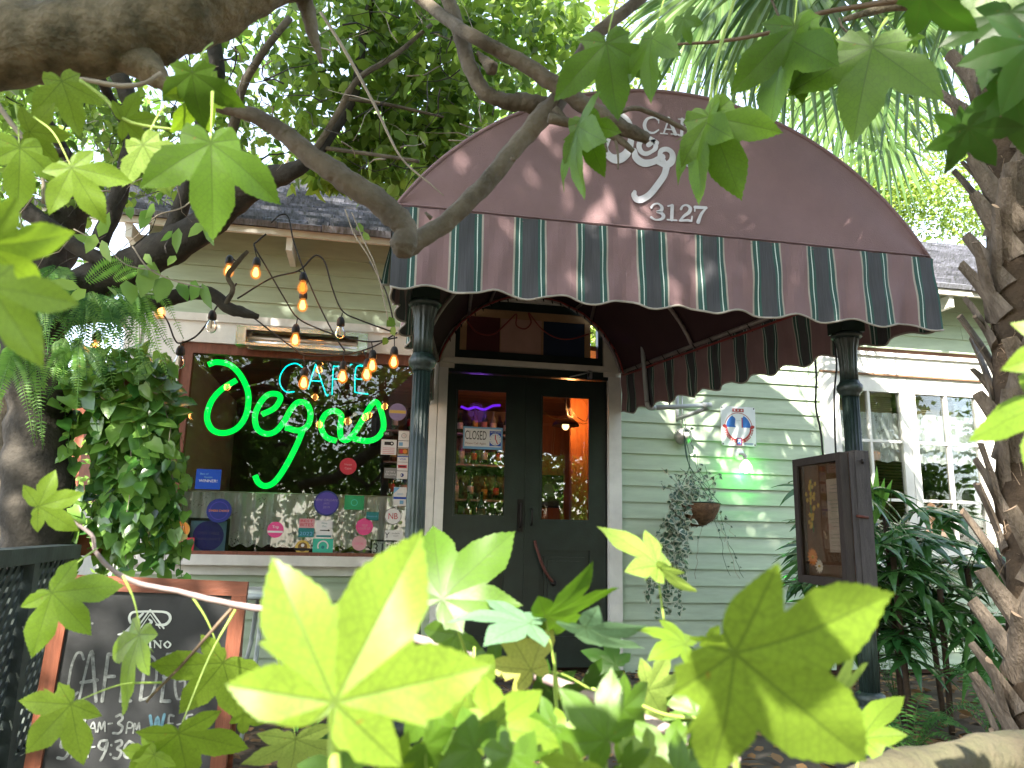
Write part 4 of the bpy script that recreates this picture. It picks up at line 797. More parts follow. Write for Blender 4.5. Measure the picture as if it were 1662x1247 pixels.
b = MB(); c = P(1107, 709, 5.965); b.lathe(c, [(.07, .0), (.07, .05), (.062, .06), (.03, .075), (.028, .1)], mat('galvanised', (.42, .43, .40), .45, .3, 12, .1, metal=.5), n=24, axis=(0, -1, 0)); tag(b.build('junction_box'), 'round grey junction box on the siding above the hanging basket', 'junction box')
# black cable down the pilaster
b = MB(); b.tube([P(a_, c_, 3.9) for a_, c_ in ((1320, 560), (1325, 610), (1324, 660), (1332, 700), (1336, 742))], .006, blk, k=4); b.tube([P(a_, c_, 3.42) for a_, c_ in ((1352, 545), (1358, 590), (1354, 640), (1355, 700), (1357, 742))], .005, blk, k=4); tag(b.build('lamp_cable'), 'black cable hanging from the awning to the menu case', 'cable')
# ------------------------------------------------------------------ menu case
mc = thing('menu_case', 'dark wooden glazed menu case fixed to the right column', 'menu case', (2.15, 3.3, .88))
wd1 = mat('weathered_dark_wood', (.035, .026, .021), .7, .5, 10, .4, 60, stretch=(8, 8, .7), col2=(.02, .014, .012)); wd2 = mat('weathered_grey_wood', (.075, .066, .064), .75, .6, 10, .5, 60, stretch=(9, 9, .8), col2=(.035, .03, .032)); wd3 = mat('case_back_wood', (.10, .045, .024), .6, .5, 8, .2, 40, stretch=(6, 6, .8))
X0, X1, Y0, Y1, Zb, Zt = 2.085, 2.212, 3.08, 3.47, .865, 1.45
b = MB(); b.box((X0+.03, Y0, Zb), (X0+.055, Y1, Zt), wd3); b.box((X0+.058, Y0-.008, Zb-.01), (X1, Y1, Zt+.01), wd2); b.box((X0+.03, Y0-.004, Zb), (X0+.0575, Y0-.0005, Zt), wd2); b.build('case_body', mc)
b = MB(); t = .035
for q in (((X0-.012, Y0, Zb), (X0+.028, Y0+t, Zt)), ((X0-.012, Y1-t, Zb), (X0+.028, Y1, Zt)), ((X0-.012, Y0+t, Zb), (X0+.028, Y1-t, Zb+t)), ((X0-.012, Y0+t, Zt-t), (X0+.028, Y1-t, Zt))): b.box(*q, wd1)
dd = b.build('case_door', mc); b = MB(); b.box((X0-.002, Y0+t, Zb+t), (X0+.001, Y1-t, Zt-t), glassmat('case_glass', (.8, .76, .7), .14, .01)); b.build('glass_pane', dd)
q = MB(); q.tube([(X0+.09, Y0-.012, Zt-.03), (X0+.09, Y0-.014, Zt-.05)], .006, hm); q.tube([(X0+.045, Y0-.012, 1.17), (X0+.10, Y0-.012, 1.165)], .006, mat('rust'  , (.10, .03, .02), .7)); q.build('latch', mc)
b = MB(); paper = mat('menu_paper', (.38, .35, .35), .8, .05, 4, 0); b.box((X0+.024, Y0+t+.004, 1.01), (X0+.0285, Y0+t+.135, 1.34), paper)
for i in range(17):
    if i in (3, 8, 12): continue
    w_ = rng.uniform(.03, .06); yc = Y0+t+.07; b.box((X0+.0230, yc-w_ , 1.31-i*.017), (X0+.0236, yc+w_, 1.313-i*.017), ink('grey'))
o = b.build('menu_sheet'); tag(o, 'white printed menu sheet pinned inside the glazed case', 'menu')
def flower(c, r_, col, n_, nm, lb):
    b = MB()
    for i in range(n_):
        t = 2*math.pi*i/n_; d = np.array([0, math.cos(t), math.sin(t)]); s_ = np.cross([1, 0, 0], d); b.add([c, c+d*r_*.6+s_*r_*.18, c+d*r_-np.array([.004, 0, 0]), c+d*r_*.6-s_*r_*.18], [(0, 1, 2, 3)], col)
    b.lathe(c, [(r_*.2, 0), (r_*.15, .006)], ink('gold'), n=8, axis=(-1, 0, 0)); tag(b.build(nm), lb, 'flower')
flower(np.array([X0+.018, 3.38, .985]), .045, ink('orange'), 14, 'paper_flower', 'orange daisy in the lower left of the menu case')
flower(np.array([X0+.018, 3.33, .945]), .035, ink('white'), 12, 'paper_flower', 'white flower below the orange daisy in the menu case')
b = MB()
for i in range(26): 
    c = np.array([X0+.018, 3.375-.02*math.sin(i)+rng.normal()*.02, 1.33-i*.008+rng.normal()*.008])
    for k in range(5): t = k*1.257+i; d = np.array([0, math.cos(t), math.sin(t)]); s_ = np.cross([1, 0, 0], d); b.add([c, c+d*.008+s_*.004, c+d*.013, c+d*.008-s_*.004], [(0, 1, 2, 3)], ink('yellow'))
b.tube([(X0+.022, 3.37, 1.35), (X0+.022, 3.385, 1.22), (X0+.022, 3.37, 1.10)], .002, ink('green')); tag(b.build('flower_spray'), 'hanging spray of tiny yellow blossoms inside the menu case', 'flowers')
# ------------------------------------------------------------------ chalkboard
u = norm(np.array([.9993, .0, -.032])); v = np.array([.032, .044, .999]); v = norm(v-u*np.dot(u, v)); o0 = P(98, 932, 2.979); Wd = .625
cbd = thing('chalkboard_sign', 'wooden framed chalkboard easel with opening hours in white chalk', 'chalkboard', (o0[0]+Wd/2, 2.95, 0)); Hd = (o0[2]-.02)/v[2]
redw = mat('redwood_frame', (.19, .060, .03), .45, .35, 5, .2, 50, stretch=(1.2, 1.2, 9)); redv = mat('redwood_frame_upright', (.19, .060, .03), .45, .35, 5, .2, 50, stretch=(9, 9, 1))
fw = .05; b = MB(); b.frame(o0, u, v)
def fb(bb, x0, y0, x1, y1, m_, w0, w1): 
    bb.add([(x, y, w) for w in (w0, w1) for (x, y) in ((x0, y0), (x1, y0), (x1, y1), (x0, y1))], [(3,2,1,0),(4,5,6,7),(0,1,5,4),(1,2,6,5),(2,3,7,6),(3,0,4,7)], m_)
fb(b, 0, -fw, Wd, 0, redw, -.02, .018); fb(b, 0, -Hd, fw, -fw-.0008, redv, -.02, .0178); fb(b, Wd-fw, -Hd, Wd, -fw-.0008, redv, -.02, .0178); fb(b, fw, -Hd+.12, Wd-fw, -Hd+.16, redw, -.02, .0175); b.build('frame', cbd)
b = MB(); b.frame(o0, u, v); fb(b, fw, -Hd+.16, Wd-fw, -fw, mat('chalkboard_slate', (.016, .017, .018), .5, .35, 3, .1, 40, col2=(.030, .032, .033)), -.012, .004); bd = b.build('slate', cbd)
bw = norm(np.cross(u, v))
for xx in (.02, Wd-.02): b = MB(); b.tube([o0+u*xx-bw*.03-v*.02, o0+u*xx-bw*.28-v*(Hd-.02)], .016, redw, n=6); b.build('rear_leg', cbd)
ck = mat('chalk', (.26, .28, .265), .95, .55, 60, 0, col2=(.07, .075, .072)); ckb = mat('chalk_blue', (.07, .15, .19), .95, .4, 60, 0); ckw = mat('white_print', (.60, .64, .58), .7)
G = planeuv(o0+bw*.0045, u, v); b = MB(); b.frame(o0+bw*.0045, u, v); KP = 3.0/FPX
def ch(pts, wd, m_=ck, k=5): b.ribbon([G(*p) for p in pts], np.array(wd)*KP if not np.isscalar(wd) else wd*KP, m_, .0005, k=k)
# printed logo
ch([(192, 1030), (202, 1028), (214, 1018), (222, 1006), (232, 996)], [2, 5, 6, 5, 3], ckw); ch([(212, 1011), (210, 1003), (214, 995), (226, 993), (262, 993), (274, 997), (276, 1006), (268, 1014), (254, 1014)], [3, 3.5, 3.5, 3, 3, 3.5, 4, 4, 3], ckw)
ch([(244, 990), (222, 1020)], 2.2, ckw, 1); ch([(244, 990), (266, 1020)], 2.2, ckw, 1); ch([(244, 997), (228, 1020)], 1.2, ckw, 1); ch([(244, 997), (260, 1020)], 1.2, ckw, 1); ch([(242, 1005), (246, 1010), (240, 1016), (246, 1020)], [2, 4, 3, 2], ckw)
def ser(strk):   # serif capitals of the printed word
    for p in strk: ch(*p, ckw, 1 if len(p[0]) == 2 else 5)
x_ = 190
for chh in 'RUFFINO':
    y0_, y1_ = 1039+(x_-190)*.022, 1050+(x_-190)*.022
    S = lambda *q: [(x_+a_, y0_+(y1_-y0_)*c_) for a_, c_ in q]
    if chh == 'R': ser([(S((2, 0), (2, 1)), 2.4), (S((0, 0), (6, 0), (10, .25), (6, .5), (2, .5)), [1, 1.4, 2.2, 1.4, 1]), (S((6, .5), (12, 1)), 2.2), (S((0, 1), (5, 1)), 1)]); x_ += 14
    elif chh == 'U': ser([(S((2, 0), (2, .6), (6, 1), (10, .6), (10, 0)), [2.4, 2.4, 1.6, 1.2, 1.2]), (S((0, 0), (4, 0)), 1), (S((8, 0), (12, 0)), 1)]); x_ += 14
    elif chh == 'F': ser([(S((2, 0), (2, 1)), 2.4), (S((0, 0), (9, 0)), 1.2), (S((9, 0), (9, .2)), 1), (S((2, .5), (7, .5)), 1.1), (S((0, 1), (5, 1)), 1)]); x_ += 12
    elif chh == 'I': ser([(S((2, 0), (2, 1)), 2.4), (S((0, 0), (4, 0)), 1), (S((0, 1), (4, 1)), 1)]); x_ += 7
    elif chh == 'N': ser([(S((2, 0), (2, 1)), 1.2), (S((2, 0), (12, 1)), 2.4), (S((12, 0), (12, 1)), 1.2), (S((0, 0), (3, 0)), 1), (S((10, 0), (14, 0)), 1)]); x_ += 17
    else: ser([(S((6, 0), (1, .5), (6, 1), (11, .5), (6, 0)), [1.4, 2.6, 1.4, 2.6, 1.4])]); x_ += 14
# chalk words
for pts in ([(136, 1070), (132, 1060), (124, 1062), (116, 1082), (112, 1105), (110, 1122), (118, 1130), (126, 1124)], [(128, 1138), (146, 1062), (152, 1062)], [(150, 1062), (156, 1138)], [(132, 1108), (158, 1104)], [(166, 1138), (176, 1062)], [(176, 1062), (190, 1062)], [(172, 1098), (186, 1098)], [(196, 1138), (206, 1062)], [(206, 1062), (220, 1062)], [(202, 1098), (216, 1096)], [(196, 1138), (212, 1138)],
            [(228, 1136), (238, 1060)], [(238, 1060), (252, 1072), (254, 1100), (246, 1128), (228, 1137)], [(262, 1138), (272, 1062)], [(272, 1062), (284, 1062)], [(266, 1098), (280, 1098)], [(262, 1138), (276, 1138)], [(304, 1070), (298, 1062), (288, 1078), (284, 1110), (288, 1134), (298, 1128), (300, 1106), (292, 1106)], [(306, 1138), (322, 1064), (328, 1138)], [(311, 1112), (328, 1112)], [(350, 1068), (342, 1062), (336, 1078), (344, 1096), (346, 1120), (336, 1136), (330, 1128)]):
    ch(pts, 3.4 if len(pts) > 2 else 4.6, ck, 1 if len(pts) == 2 else 5)
# 11AM-3PM WE-SU
for pts, w_ in (([(126, 1162), (120, 1190)], 4.5), ([(140, 1158), (133, 1190)], 4.5), ([(144, 1188), (152, 1172), (156, 1188)], 2.2), ([(147, 1182), (155, 1182)], 1.8), ([(159, 1188), (162, 1172), (165, 1184), (170, 1171), (171, 1187)], 2.2), ([(176, 1175), (182, 1174)], 2.4), ([(189, 1163), (196, 1160), (199, 1167), (192, 1174), (199, 1180), (194, 1190), (184, 1190)], 3.4), ([(205, 1190), (208, 1173), (215, 1174), (214, 1181), (207, 1182)], 2.2), ([(216, 1190), (219, 1174), (222, 1184), (226, 1173), (227, 1188)], 2.2),
              ([(244, 1162), (249, 1186), (256, 1164), (260, 1186), (267, 1160)], 4.0), ([(282, 1162), (275, 1162), (274, 1186), (283, 1186)], 3.0), ([(275, 1174), (281, 1174)], 2), ([(288, 1176), (294, 1175)], 2.4), ([(312, 1160), (304, 1162), (303, 1170), (310, 1176), (308, 1186), (298, 1188)], 2.6), ([(318, 1168), (316, 1184), (323, 1187), (327, 1180), (328, 1168)], 2.6),
              ([(112, 1199), (103, 1199), (99, 1212), (108, 1212), (111, 1222), (104, 1231), (94, 1230)], 4.0), ([(116, 1230), (119, 1214), (127, 1214), (126, 1222), (118, 1223)], 2.3), ([(130, 1229), (133, 1214), (137, 1225), (142, 1213), (143, 1229)], 2.3), ([(148, 1213), (154, 1212)], 2.4), ([(174, 1202), (164, 1203), (161, 1212), (169, 1216), (175, 1204), (172, 1218), (164, 1234)], 3.6), ([(181, 1209), (181.5, 1210)], 3), ([(179, 1224), (179.5, 1225)], 3), ([(188, 1204), (196, 1202), (198, 1208), (190, 1215), (197, 1220), (192, 1231), (184, 1230)], 3.4), ([(210, 1203), (203, 1212), (202, 1226), (209, 1230), (217, 1220), (217, 1208), (210, 1203)], 3.4), ([(224, 1232), (227, 1215), (234, 1216), (233, 1223), (226, 1224)], 2.3), ([(238, 1232), (241, 1216), (245, 1227), (250, 1215), (251, 1231)], 2.3), ([(150, 1012), (150.5, 1012.5)], 3)):
    ch(pts, w_, ckb if pts[0] == (244, 1162) else ck, 1 if len(pts) == 2 else 5)
b.build('chalk_writing', bd)
# ------------------------------------------------------------------ lattice fence, bistro table
lf = thing('lattice_fence', 'grey green lattice fence with a thick top rail at the left edge', 'fence', P(0, 905, 3.0)*np.array([1, 1, 0])); lw = mat('fence_paint', (.055, .07, .06), .6, .4, 8, .2, 40)
a, c = P(-60, 919, 2.75), P(112, 897, 4.1); d = norm((c-a)*np.array([1, 1, 0])); nn_ = np.array([-d[1], d[0], 0]); LL = np.linalg.norm((c-a)[:2]); zr_ = .97
b = MB(); b.obox(np.array([*(a+c)[:2]/2, zr_-.03]), d, nn_, (0, 0, 1), (LL/2, .05, .03), lw); b.build('rail', lf); b = MB(); b.obox(np.array([*(a+c)[:2]/2, .12]), d, nn_, (0, 0, 1), (LL/2, .03, .03), lw); b.build('rail', lf)
for t in (0.02, .5, .98): q = MB(); p = a+(c-a)*t; q.obox((p[0], p[1], zr_/2-.03), d, nn_, (0, 0, 1), (.04, .04, zr_/2-.03), lw); q.build('post', lf)
b = MB()
for s_, off_ in ((1, .0), (-1, .012)):
    for i in range(-12, 30):
        x = i*.085; z0_, z1_ = .15, zr_-.07; h = z1_-z0_; p0 = [x, z0_]; p1 = [x+s_*h, z1_]
        # clip to 0..LL
        if s_*(p1[0]-p0[0]) <= 0: continue
        ts = sorted(((0-p0[0])/(p1[0]-p0[0]), (LL-p0[0])/(p1[0]-p0[0]))); t0, t1 = max(0, ts[0]), min(1, ts[1])
        if t1-t0 < .03: continue
        A0 = np.array([a[0], a[1], 0])+d*(p0[0]+(p1[0]-p0[0])*t0)+nn_*off_+[0, 0, p0[1]+h*t0]; A1 = np.array([a[0], a[1], 0])+d*(p0[0]+(p1[0]-p0[0])*t1)+nn_*off_+[0, 0, p0[1]+h*t1]
        ax = norm(A1-A0); b.obox((A0+A1)/2, ax, nn_, np.cross(ax, nn_), (np.linalg.norm(A1-A0)/2, .004, .017), lw)
b.build('lattice', lf)
bt = thing('bistro_table', 'small round white metal cafe table behind the chalkboard', 'table', (-.50, 4.6, 0)); wm = mat('white_metal', (.36, .40, .40), .35, .1, 8, .03)
b = MB(); b.lathe((-.50, 4.6, .70), [(.30, 0), (.31, .01), (.31, .025), (.30, .03)], wm, n=40); b.build('tabletop', bt)
for k in range(3): t = k*2.09+.4; q = MB(); q.tube([(-.5+.05*math.cos(t), 4.6+.05*math.sin(t), .70), (-.5+.1*math.cos(t), 4.6+.1*math.sin(t), .35), (-.5+.26*math.cos(t), 4.6+.26*math.sin(t), .012)], .012, wm, k=4); q.build('leg', bt)
# ------------------------------------------------------------------ string lights
wire = mat('black_cable', (.012, .012, .012), .5, .2, 20, 0)
bulbm, mm = None, None
def bulbglass():
    m_, n_, out = nodes_of('clear_bulb_glass'); L_ = n_.links.new; t_ = N(n_, 'ShaderNodeBsdfTransparent'); t_.inputs[0].default_value = (.97, .94, .88, 1); g_ = N(n_, 'ShaderNodeBsdfGlossy'); g_.inputs['Roughness'].default_value = .05
    f_ = N(n_, 'ShaderNodeLayerWeight'); f_.inputs[0].default_value = .25; mx_ = N(n_, 'ShaderNodeMixShader'); L_(f_.outputs['Fresnel'], mx_.inputs[0]); L_(t_.outputs[0], mx_.inputs[1]); L_(g_.outputs[0], mx_.inputs[2]); L_(mx_.outputs[0], out.inputs[0]); return m_
bglass = bulbglass()
def litglobe():
    m_, n_, out = nodes_of('lit_globe'); L_ = n_.links.new; t_ = N(n_, 'ShaderNodeBsdfTransparent'); t_.inputs[0].default_value = (1, .9, .7, 1); e_ = N(n_, 'ShaderNodeEmission'); e_.inputs[0].default_value = (1, .27, .04, 1); e_.inputs[1].default_value = .08; a_ = N(n_, 'ShaderNodeAddShader'); L_(t_.outputs[0], a_.inputs[0]); L_(e_.outputs[0], a_.inputs[1]); L_(a_.outputs[0], out.inputs[0]); return m_
lglobe = litglobe(); litg = glow('lit_bulb_glass', (1, .20, .03), .5); filam = glow('filament', (1, .44, .12), 1.2)
def cord(pts, lab, depth):
    b = MB(); b.tube([P(x, y, dd_) for x, y, dd_ in [(p + (depth,))[:3] for p in pts]], .0055, wire, n=6, k=6); o = b.build('string_light_cord'); return tag(o, lab, 'cord', 'string light cords over the window')
cord([(195, 500), (240, 498), (268, 515), (283, 550), (293, 557), (318, 546), (338, 522), (352, 498), (372, 478), (384, 460)], 'black string light cord drooping at the upper left corner of the shop window', 4.8)
cord([(385, 485), (440, 452), (484, 440), (505, 420), (516, 415), (528, 428), (540, 470), (556, 505), (585, 520), (640, 540)], 'black string light cord arching up to a peak above the heater', 4.9)
cord([(440, 362), (455, 349), (468, 353), (476, 390), (488, 425), (500, 455), (520, 500), (545, 548), (560, 570)], 'black string light cord falling straight down past the right end of the heater', 5.0)
cord([(432, 380), (418, 392), (413, 400), (430, 430), (462, 485), (483, 516), (520, 535), (560, 548), (603, 555), (645, 548)], 'black string light cord running diagonally from the branch to the awning column', 4.95)
cord([(385, 500), (410, 515), (440, 538), (472, 562), (493, 576), (530, 578), (570, 574), (608, 562), (645, 540)], 'black string light cord crossing low in front of the heater', 5.05)
cord([(600, 425), (625, 470), (638, 520), (640, 545)], 'short black string light cord hanging at the awning corner', 5.1)
def lbulb(px, py, D, lit, lab, hang=None):
    c = P(px, py, D); t = thing('string_bulb', lab, 'light bulb', c, 'bulbs of the string lights')
    s = .0041*D/4.9  # metres per pixel
    b = MB(); b.lathe(c+[0, 0, 10*s], [(6*s*.8, 0), (6.5*s, 2*s), (6*s, 9*s), (4.5*s, 13*s), (3*s, 15*s)], wire, n=12)
    if hang: b.tube([c+[0, 0, 24*s], P(hang[0], hang[1], D)], .004, wire, n=6)
    b.build('socket', t)
    prof = [(4*s, 11*s), (5*s, 8*s), (7.6*s, 2*s), (8.2*s, -2*s), (7.2*s, -6*s), (4.6*s, -9*s), (1*s, -10.5*s)]
    b = MB(); b.lathe(c, prof, lglobe if lit else bglass, n=16); b.build('glass_globe', t)
    if lit: 
        b = MB(); b.lathe(c, [(2.2*s, 8*s), (3.8*s, 3*s), (4.6*s, -2*s), (3.6*s, -5.5*s), (.8*s, -7*s)], filam if lit > 1 else litg, n=12); b.build('filament', t)
        q = bpy.data.lights.new('bulb_light', 'POINT'); q.energy = .42; q.color = (1, .42, .12); q.shadow_soft_size = .03; qo = bpy.data.objects.new('bulb_light', q); C.objects.link(qo); qo.location = Vector(c+np.array([0, -.0, 0])); qo.parent = None
    else:
        b = MB(); b.tube([c+[0, 0, 9*s], c+[0, 0, -3*s]], 1.2*s, cream, n=5); b.build('filament', t)
for (x, y, D, l, lab, hg) in ((415, 443, 4.95, 2, 'lit bulb highest on the wall above the left end of the heater', (413, 402)), (491, 467, 4.9, 1, 'dim lit bulb directly above a brighter one over the heater', (484, 440)), (491, 496, 5.0, 2, 'bright lit bulb just under a dimmer one above the heater', (500, 455)),
    (479, 552, 4.95, 2, 'lit bulb hanging in front of the middle of the heater', (483, 516)), (493, 622, 5.05, 2, 'lit bulb hanging over the teal neon capitals', (493, 577)), (556, 612, 5.0, 2, 'lit bulb in front of the third teal neon capital', (558, 568)),
    (604, 594, 4.95, 2, 'upper of two lit bulbs near the accent of the teal neon', (603, 555)), (595, 608, 5.05, 2, 'lower of two lit bulbs near the accent of the teal neon', (590, 570)), (639, 588, 5.1, 2, 'lit bulb hanging closest to the left column', (640, 545)),
    (260, 507, 4.8, 2, 'lit bulb partly hidden at the upper left of the window casing', (262, 488)), (371, 440, 4.9, 2, 'lit bulb hidden behind the thin pale branch', (384, 425)), (155, 565, 4.7, 2, 'small lit bulb among the hanging ferns', (150, 530)),
    (343, 530, 4.8, 0, 'unlit clear bulb against the white window header', (343, 508)), (291, 588, 4.8, 0, 'unlit clear bulb hanging lowest at the left of the window', (293, 557)), (552, 540, 4.9, 0, 'unlit bulb above the right end of the heater', (556, 508))):
    lbulb(x, y, D, l, lab, hg)
# ------------------------------------------------------------------ vegetation materials
bark = mat('grey_bark', (.17, .14, .10), .85, .6, 9, .9, 45, col2=(.055, .045, .03)); barkd = mat('dark_bark', (.055, .047, .036), .9, .5, 8, .9, 40, col2=(.018, .016, .012))
barkl = mat('limb_bark', (.20, .16, .10), .85, .5, 22, 1, 70, col2=(.045, .040, .02)); twigm = mat('pale_twig', (.30, .25, .19), .7, .4, 12, .3)
ficus = leafmat('evergreen_leaf', (.07, .14, .024), (.28, .40, .07), .52, .35, .3)
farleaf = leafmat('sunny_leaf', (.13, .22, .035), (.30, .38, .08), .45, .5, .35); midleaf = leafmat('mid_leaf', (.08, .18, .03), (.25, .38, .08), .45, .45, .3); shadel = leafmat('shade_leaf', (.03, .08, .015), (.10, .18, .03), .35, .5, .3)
def K3(v_): return np.array(v_, float)
def branchtube(b, pts, D, k=5, m_=None, n=10, wob=.07):
    "pts: (px, py, radius px[, distance])"
    q = []; r_ = []
    for p in pts:
        d_ = p[3] if len(p) > 3 else D; w_ = P(p[0], p[1], d_); q.append(w_); r_.append(p[2]*(np.dot(w_-EYE, CF))/FPX)
    b.tube(q, r_, m_ or bark, n=n, k=k, wob=wob)
# ------------------------------------------------------------------ gnarled branch in front of the awning
gt = thing('crape_branch', 'gnarled bare branch crossing in front of the awning, forked at a knob', 'branch', P(655, 400, 1.6))
b = MB(); branchtube(b, [(325, 167, 7), (350, 172, 9), (400, 184, 12), (445, 205, 14), (480, 233, 16), (525, 268, 18), (562, 293, 20), (610, 325, 20), (640, 350, 21), (658, 375, 19), (655, 400, 22), (655, 416, 12)], 1.5); b.build('limb', gt)
b = MB(); branchtube(b, [(656, 404, 17), (680, 390, 16), (722, 362, 15), (770, 318, 15), (812, 270, 15), (848, 225, 15), (880, 190, 17), (905, 163, 16), (922, 130, 11), (940, 95, 11), (965, 58, 11), (1000, 30, 10), (1050, -12, 9), (1100, -60, 9)], 1.6); b.build('limb', gt)
b = MB(); branchtube(b, [(640, -40, 9, 1.7), (700, 12, 10, 1.68), (760, 55, 11), (812, 83, 12), (860, 110, 13), (905, 140, 14), (945, 168, 14), (985, 192, 13), (1020, 212, 12), (1052, 226, 9)], 1.55); b.build('limb', gt)
b = MB(); branchtube(b, [(690, -60, 10), (722, -10, 11), (742, 40, 12), (752, 75, 13), (764, 112, 12), (782, 145, 13), (805, 160, 12), (830, 166, 14), (848, 166, 15), (872, 170, 15), (900, 176, 14)], 1.63); b.build('limb', gt)
b = MB(); branchtube(b, [(775, 85, 3, 1.62), (788, 100, 8, 1.61), (798, 110, 12, 1.6), (806, 112, 9, 1.6)], 1.6, m_=bark); b.build('burl', gt)
b = MB(); branchtube(b, [(890, 192, 9), (925, 200, 8), (960, 208, 8), (995, 220, 7), (1028, 246, 4)], 1.56); b.build('spur', gt)
for pts in ([(968, 192, 5), (1000, 184, 4), (1032, 176, 4), (1065, 187, 4), (1098, 203, 4), (1118, 214, 3), (1140, 232, 3), (1158, 245, 3)], [(1142, 236, 3), (1152, 262, 2.5), (1160, 280, 2), (1168, 298, 1.5)], [(900, 176, 6), (930, 205, 4), (958, 200, 3)], [(935, 160, 6), (955, 190, 4), (966, 206, 3)], [(975, 215, 4), (982, 235, 3), (985, 247, 2)], [(998, 222, 3), (1003, 250, 2), (1003, 275, 1.2)], [(700, 355, 4), (690, 345, 2)], [(830, 255, 4), (836, 262, 2)]):
    b = MB(); branchtube(b, pts, 1.56, n=6); b.build('twig', gt)

# big near limb top left
nl = thing('tree_limb', 'thick mottled brown limb reaching in at the top left corner', 'tree limb', P(-60, 70, 1.15))
b = MB(); branchtube(b, [(-420, 150, 90), (-250, 110, 80), (-60, 82, 70), (60, 70, 66), (150, 62, 62), (230, 45, 60), (300, 20, 62), (380, -25, 62), (480, -75, 60), (620, -140, 62), (900, -260, 60), (1300, -420, 60)], 1.15, n=20, wob=.05, m_=barkl); b.build('limb', nl)
b = MB(); branchtube(b, [(205, 80, 40), (240, 110, 26), (262, 132, 16), (272, 145, 7)], 1.15, n=14, m_=barkl); b.build('broken_stub', nl)
b = MB(); branchtube(b, [(478, -30, 20), (494, 0, 14), (502, 30, 12), (509, 60, 9), (517, 85, 5), (522, 103, 3)], 1.2, n=10, m_=bark); b.build('twig', nl)
b = MB(); branchtube(b, [(130, 128, 3), (160, 134, 4), (200, 140, 4), (235, 135, 3.5), (262, 118, 3)], 1.05, n=6, m_=twigm); b.build('twig', nl)
ll = thing('mossy_log', 'pale mossy limb crossing the bottom right corner close to the lens', 'tree limb', P(1560, 1240, .8))
b = MB(); branchtube(b, [(1180, 1420, 40, .8), (1340, 1320, 42, .8), (1440, 1268, 40, .8), (1540, 1246, 38, .82), (1620, 1232, 40, .84), (1720, 1220, 42, .86), (1900, 1200, 60, .9)], .8, n=20, wob=.05, m_=mat('pale_limb_bark', (.085, .068, .045), .85, .5, 16, .8, 60, col2=(.07, .07, .035))); b.build('limb', ll)
# dark tree at the left, with its limbs; ferns and climbers on it
tl = thing('old_tree', 'dark trunked tree at the left edge with limbs over the shop window', 'tree', P(60, 900, 4.6)*K3([1, 1, 0]))
b = MB(); branchtube(b, [(40, 1230, 75), (48, 1050, 62), (55, 900, 55), (62, 780, 50), (60, 680, 46), (55, 600, 46), (50, 520, 50), (70, 440, 44), (100, 370, 30), (135, 320, 24)], 4.6, n=20, wob=.1, m_=barkd); branchtube(b, [(12, 1100, 30), (12, 900, 24), (15, 760, 26), (5, 650, 22), (-20, 560, 20)], 4.75, n=14, m_=bark); b.build('trunk', tl)
for pts in ([(70, 530, 34, 4.5), (130, 470, 34, 4.45), (200, 440, 30, 4.4), (262, 408, 30, 4.3), (320, 375, 27, 4.2), (370, 335, 24, 4.1), (412, 300, 22, 4.0), (452, 285, 18, 3.9), (492, 268, 12, 3.8), (540, 215, 9, 3.8), (575, 150, 8, 3.8), (590, 60, 7, 3.8), (610, -40, 6, 3.8)],
            [(60, 520, 16, 4.5), (150, 510, 14, 4.5), (220, 498, 13, 4.5), (262, 488, 12, 4.5), (300, 478, 12, 4.5), (340, 476, 11, 4.5), (368, 498, 10, 4.5), (392, 507, 9, 4.5), (420, 514, 4, 4.5)],
            [(365, 496, 4, 4.48), (378, 470, 4, 4.46), (370, 448, 4, 4.45), (384, 428, 4, 4.4), (402, 408, 3, 4.4)],
            [(-40, 240, 12, 2.2), (20, 232, 12, 2.2), (60, 246, 10, 2.2), (110, 248, 7, 2.2)],
            [(30, 330, 14), (60, 355, 14), (90, 375, 14), (130, 405, 12), (180, 430, 12)], [(192, 120, 14), (212, 170, 13), (215, 215, 12), (203, 280, 13), (185, 335, 14), (160, 400, 14)], [(340, 40, 12, 4), (352, 120, 12, 4), (330, 200, 11, 4.1), (310, 290, 12, 4.2), (270, 400, 14, 4.3)],
            [(470, 30, 6, 3.6), (430, 80, 6, 3.6), (395, 140, 7, 3.7), (380, 200, 8, 3.8), (350, 290, 9, 4)], [(60, 170, 8, 3.8), (95, 230, 9, 3.9), (130, 290, 9, 4), (150, 340, 9, 4.1)], [(140, 20, 8, 3.6), (150, 90, 8, 3.6), (178, 160, 8, 3.8), (205, 200, 9, 4)],
            [(700, 40, 3, 3.6), (640, 90, 4, 3.6), (580, 130, 5, 3.6), (545, 190, 5, 3.7), (500, 262, 6, 3.8)], [(520, 240, 4, 3.8), (600, 250, 3, 3.7), (680, 262, 3, 3.6)], [(560, 160, 3, 3.7), (630, 170, 3, 3.7), (720, 190, 2, 3.7)]):
    b = MB(); branchtube(b, pts, 4.3, n=10, m_=barkd if pts[0][2] > 7 else bark); b.build('limb', tl)
b = MB()
for i in range(260):
    x, y = rng.uniform(270, 800), rng.uniform(10, 290)
    if rng.random() < .25: x, y = rng.uniform(0, 300), rng.uniform(150, 420)
    D = rng.uniform(3.0, 4.4); a = rng.uniform(0, 6.28); L_ = rng.uniform(25, 110); q = [(x, y)]
    for k in range(4): a += rng.normal()*.45; q.append((q[-1][0]+L_/4*math.cos(a), q[-1][1]+L_/4*math.sin(a)*.8))
    r0 = rng.uniform(.0015, .005); m_ = twigm if rng.random() < .35 else barkd; b.tube([P(u_[0], u_[1], D+.05*k) for k, u_ in enumerate(q)], [r0, r0*.9, r0*.7, r0*.5, r0*.3], m_, n=4)
o = b.build('twigs', tl); o['kind'] = 'stuff'
b = MB()
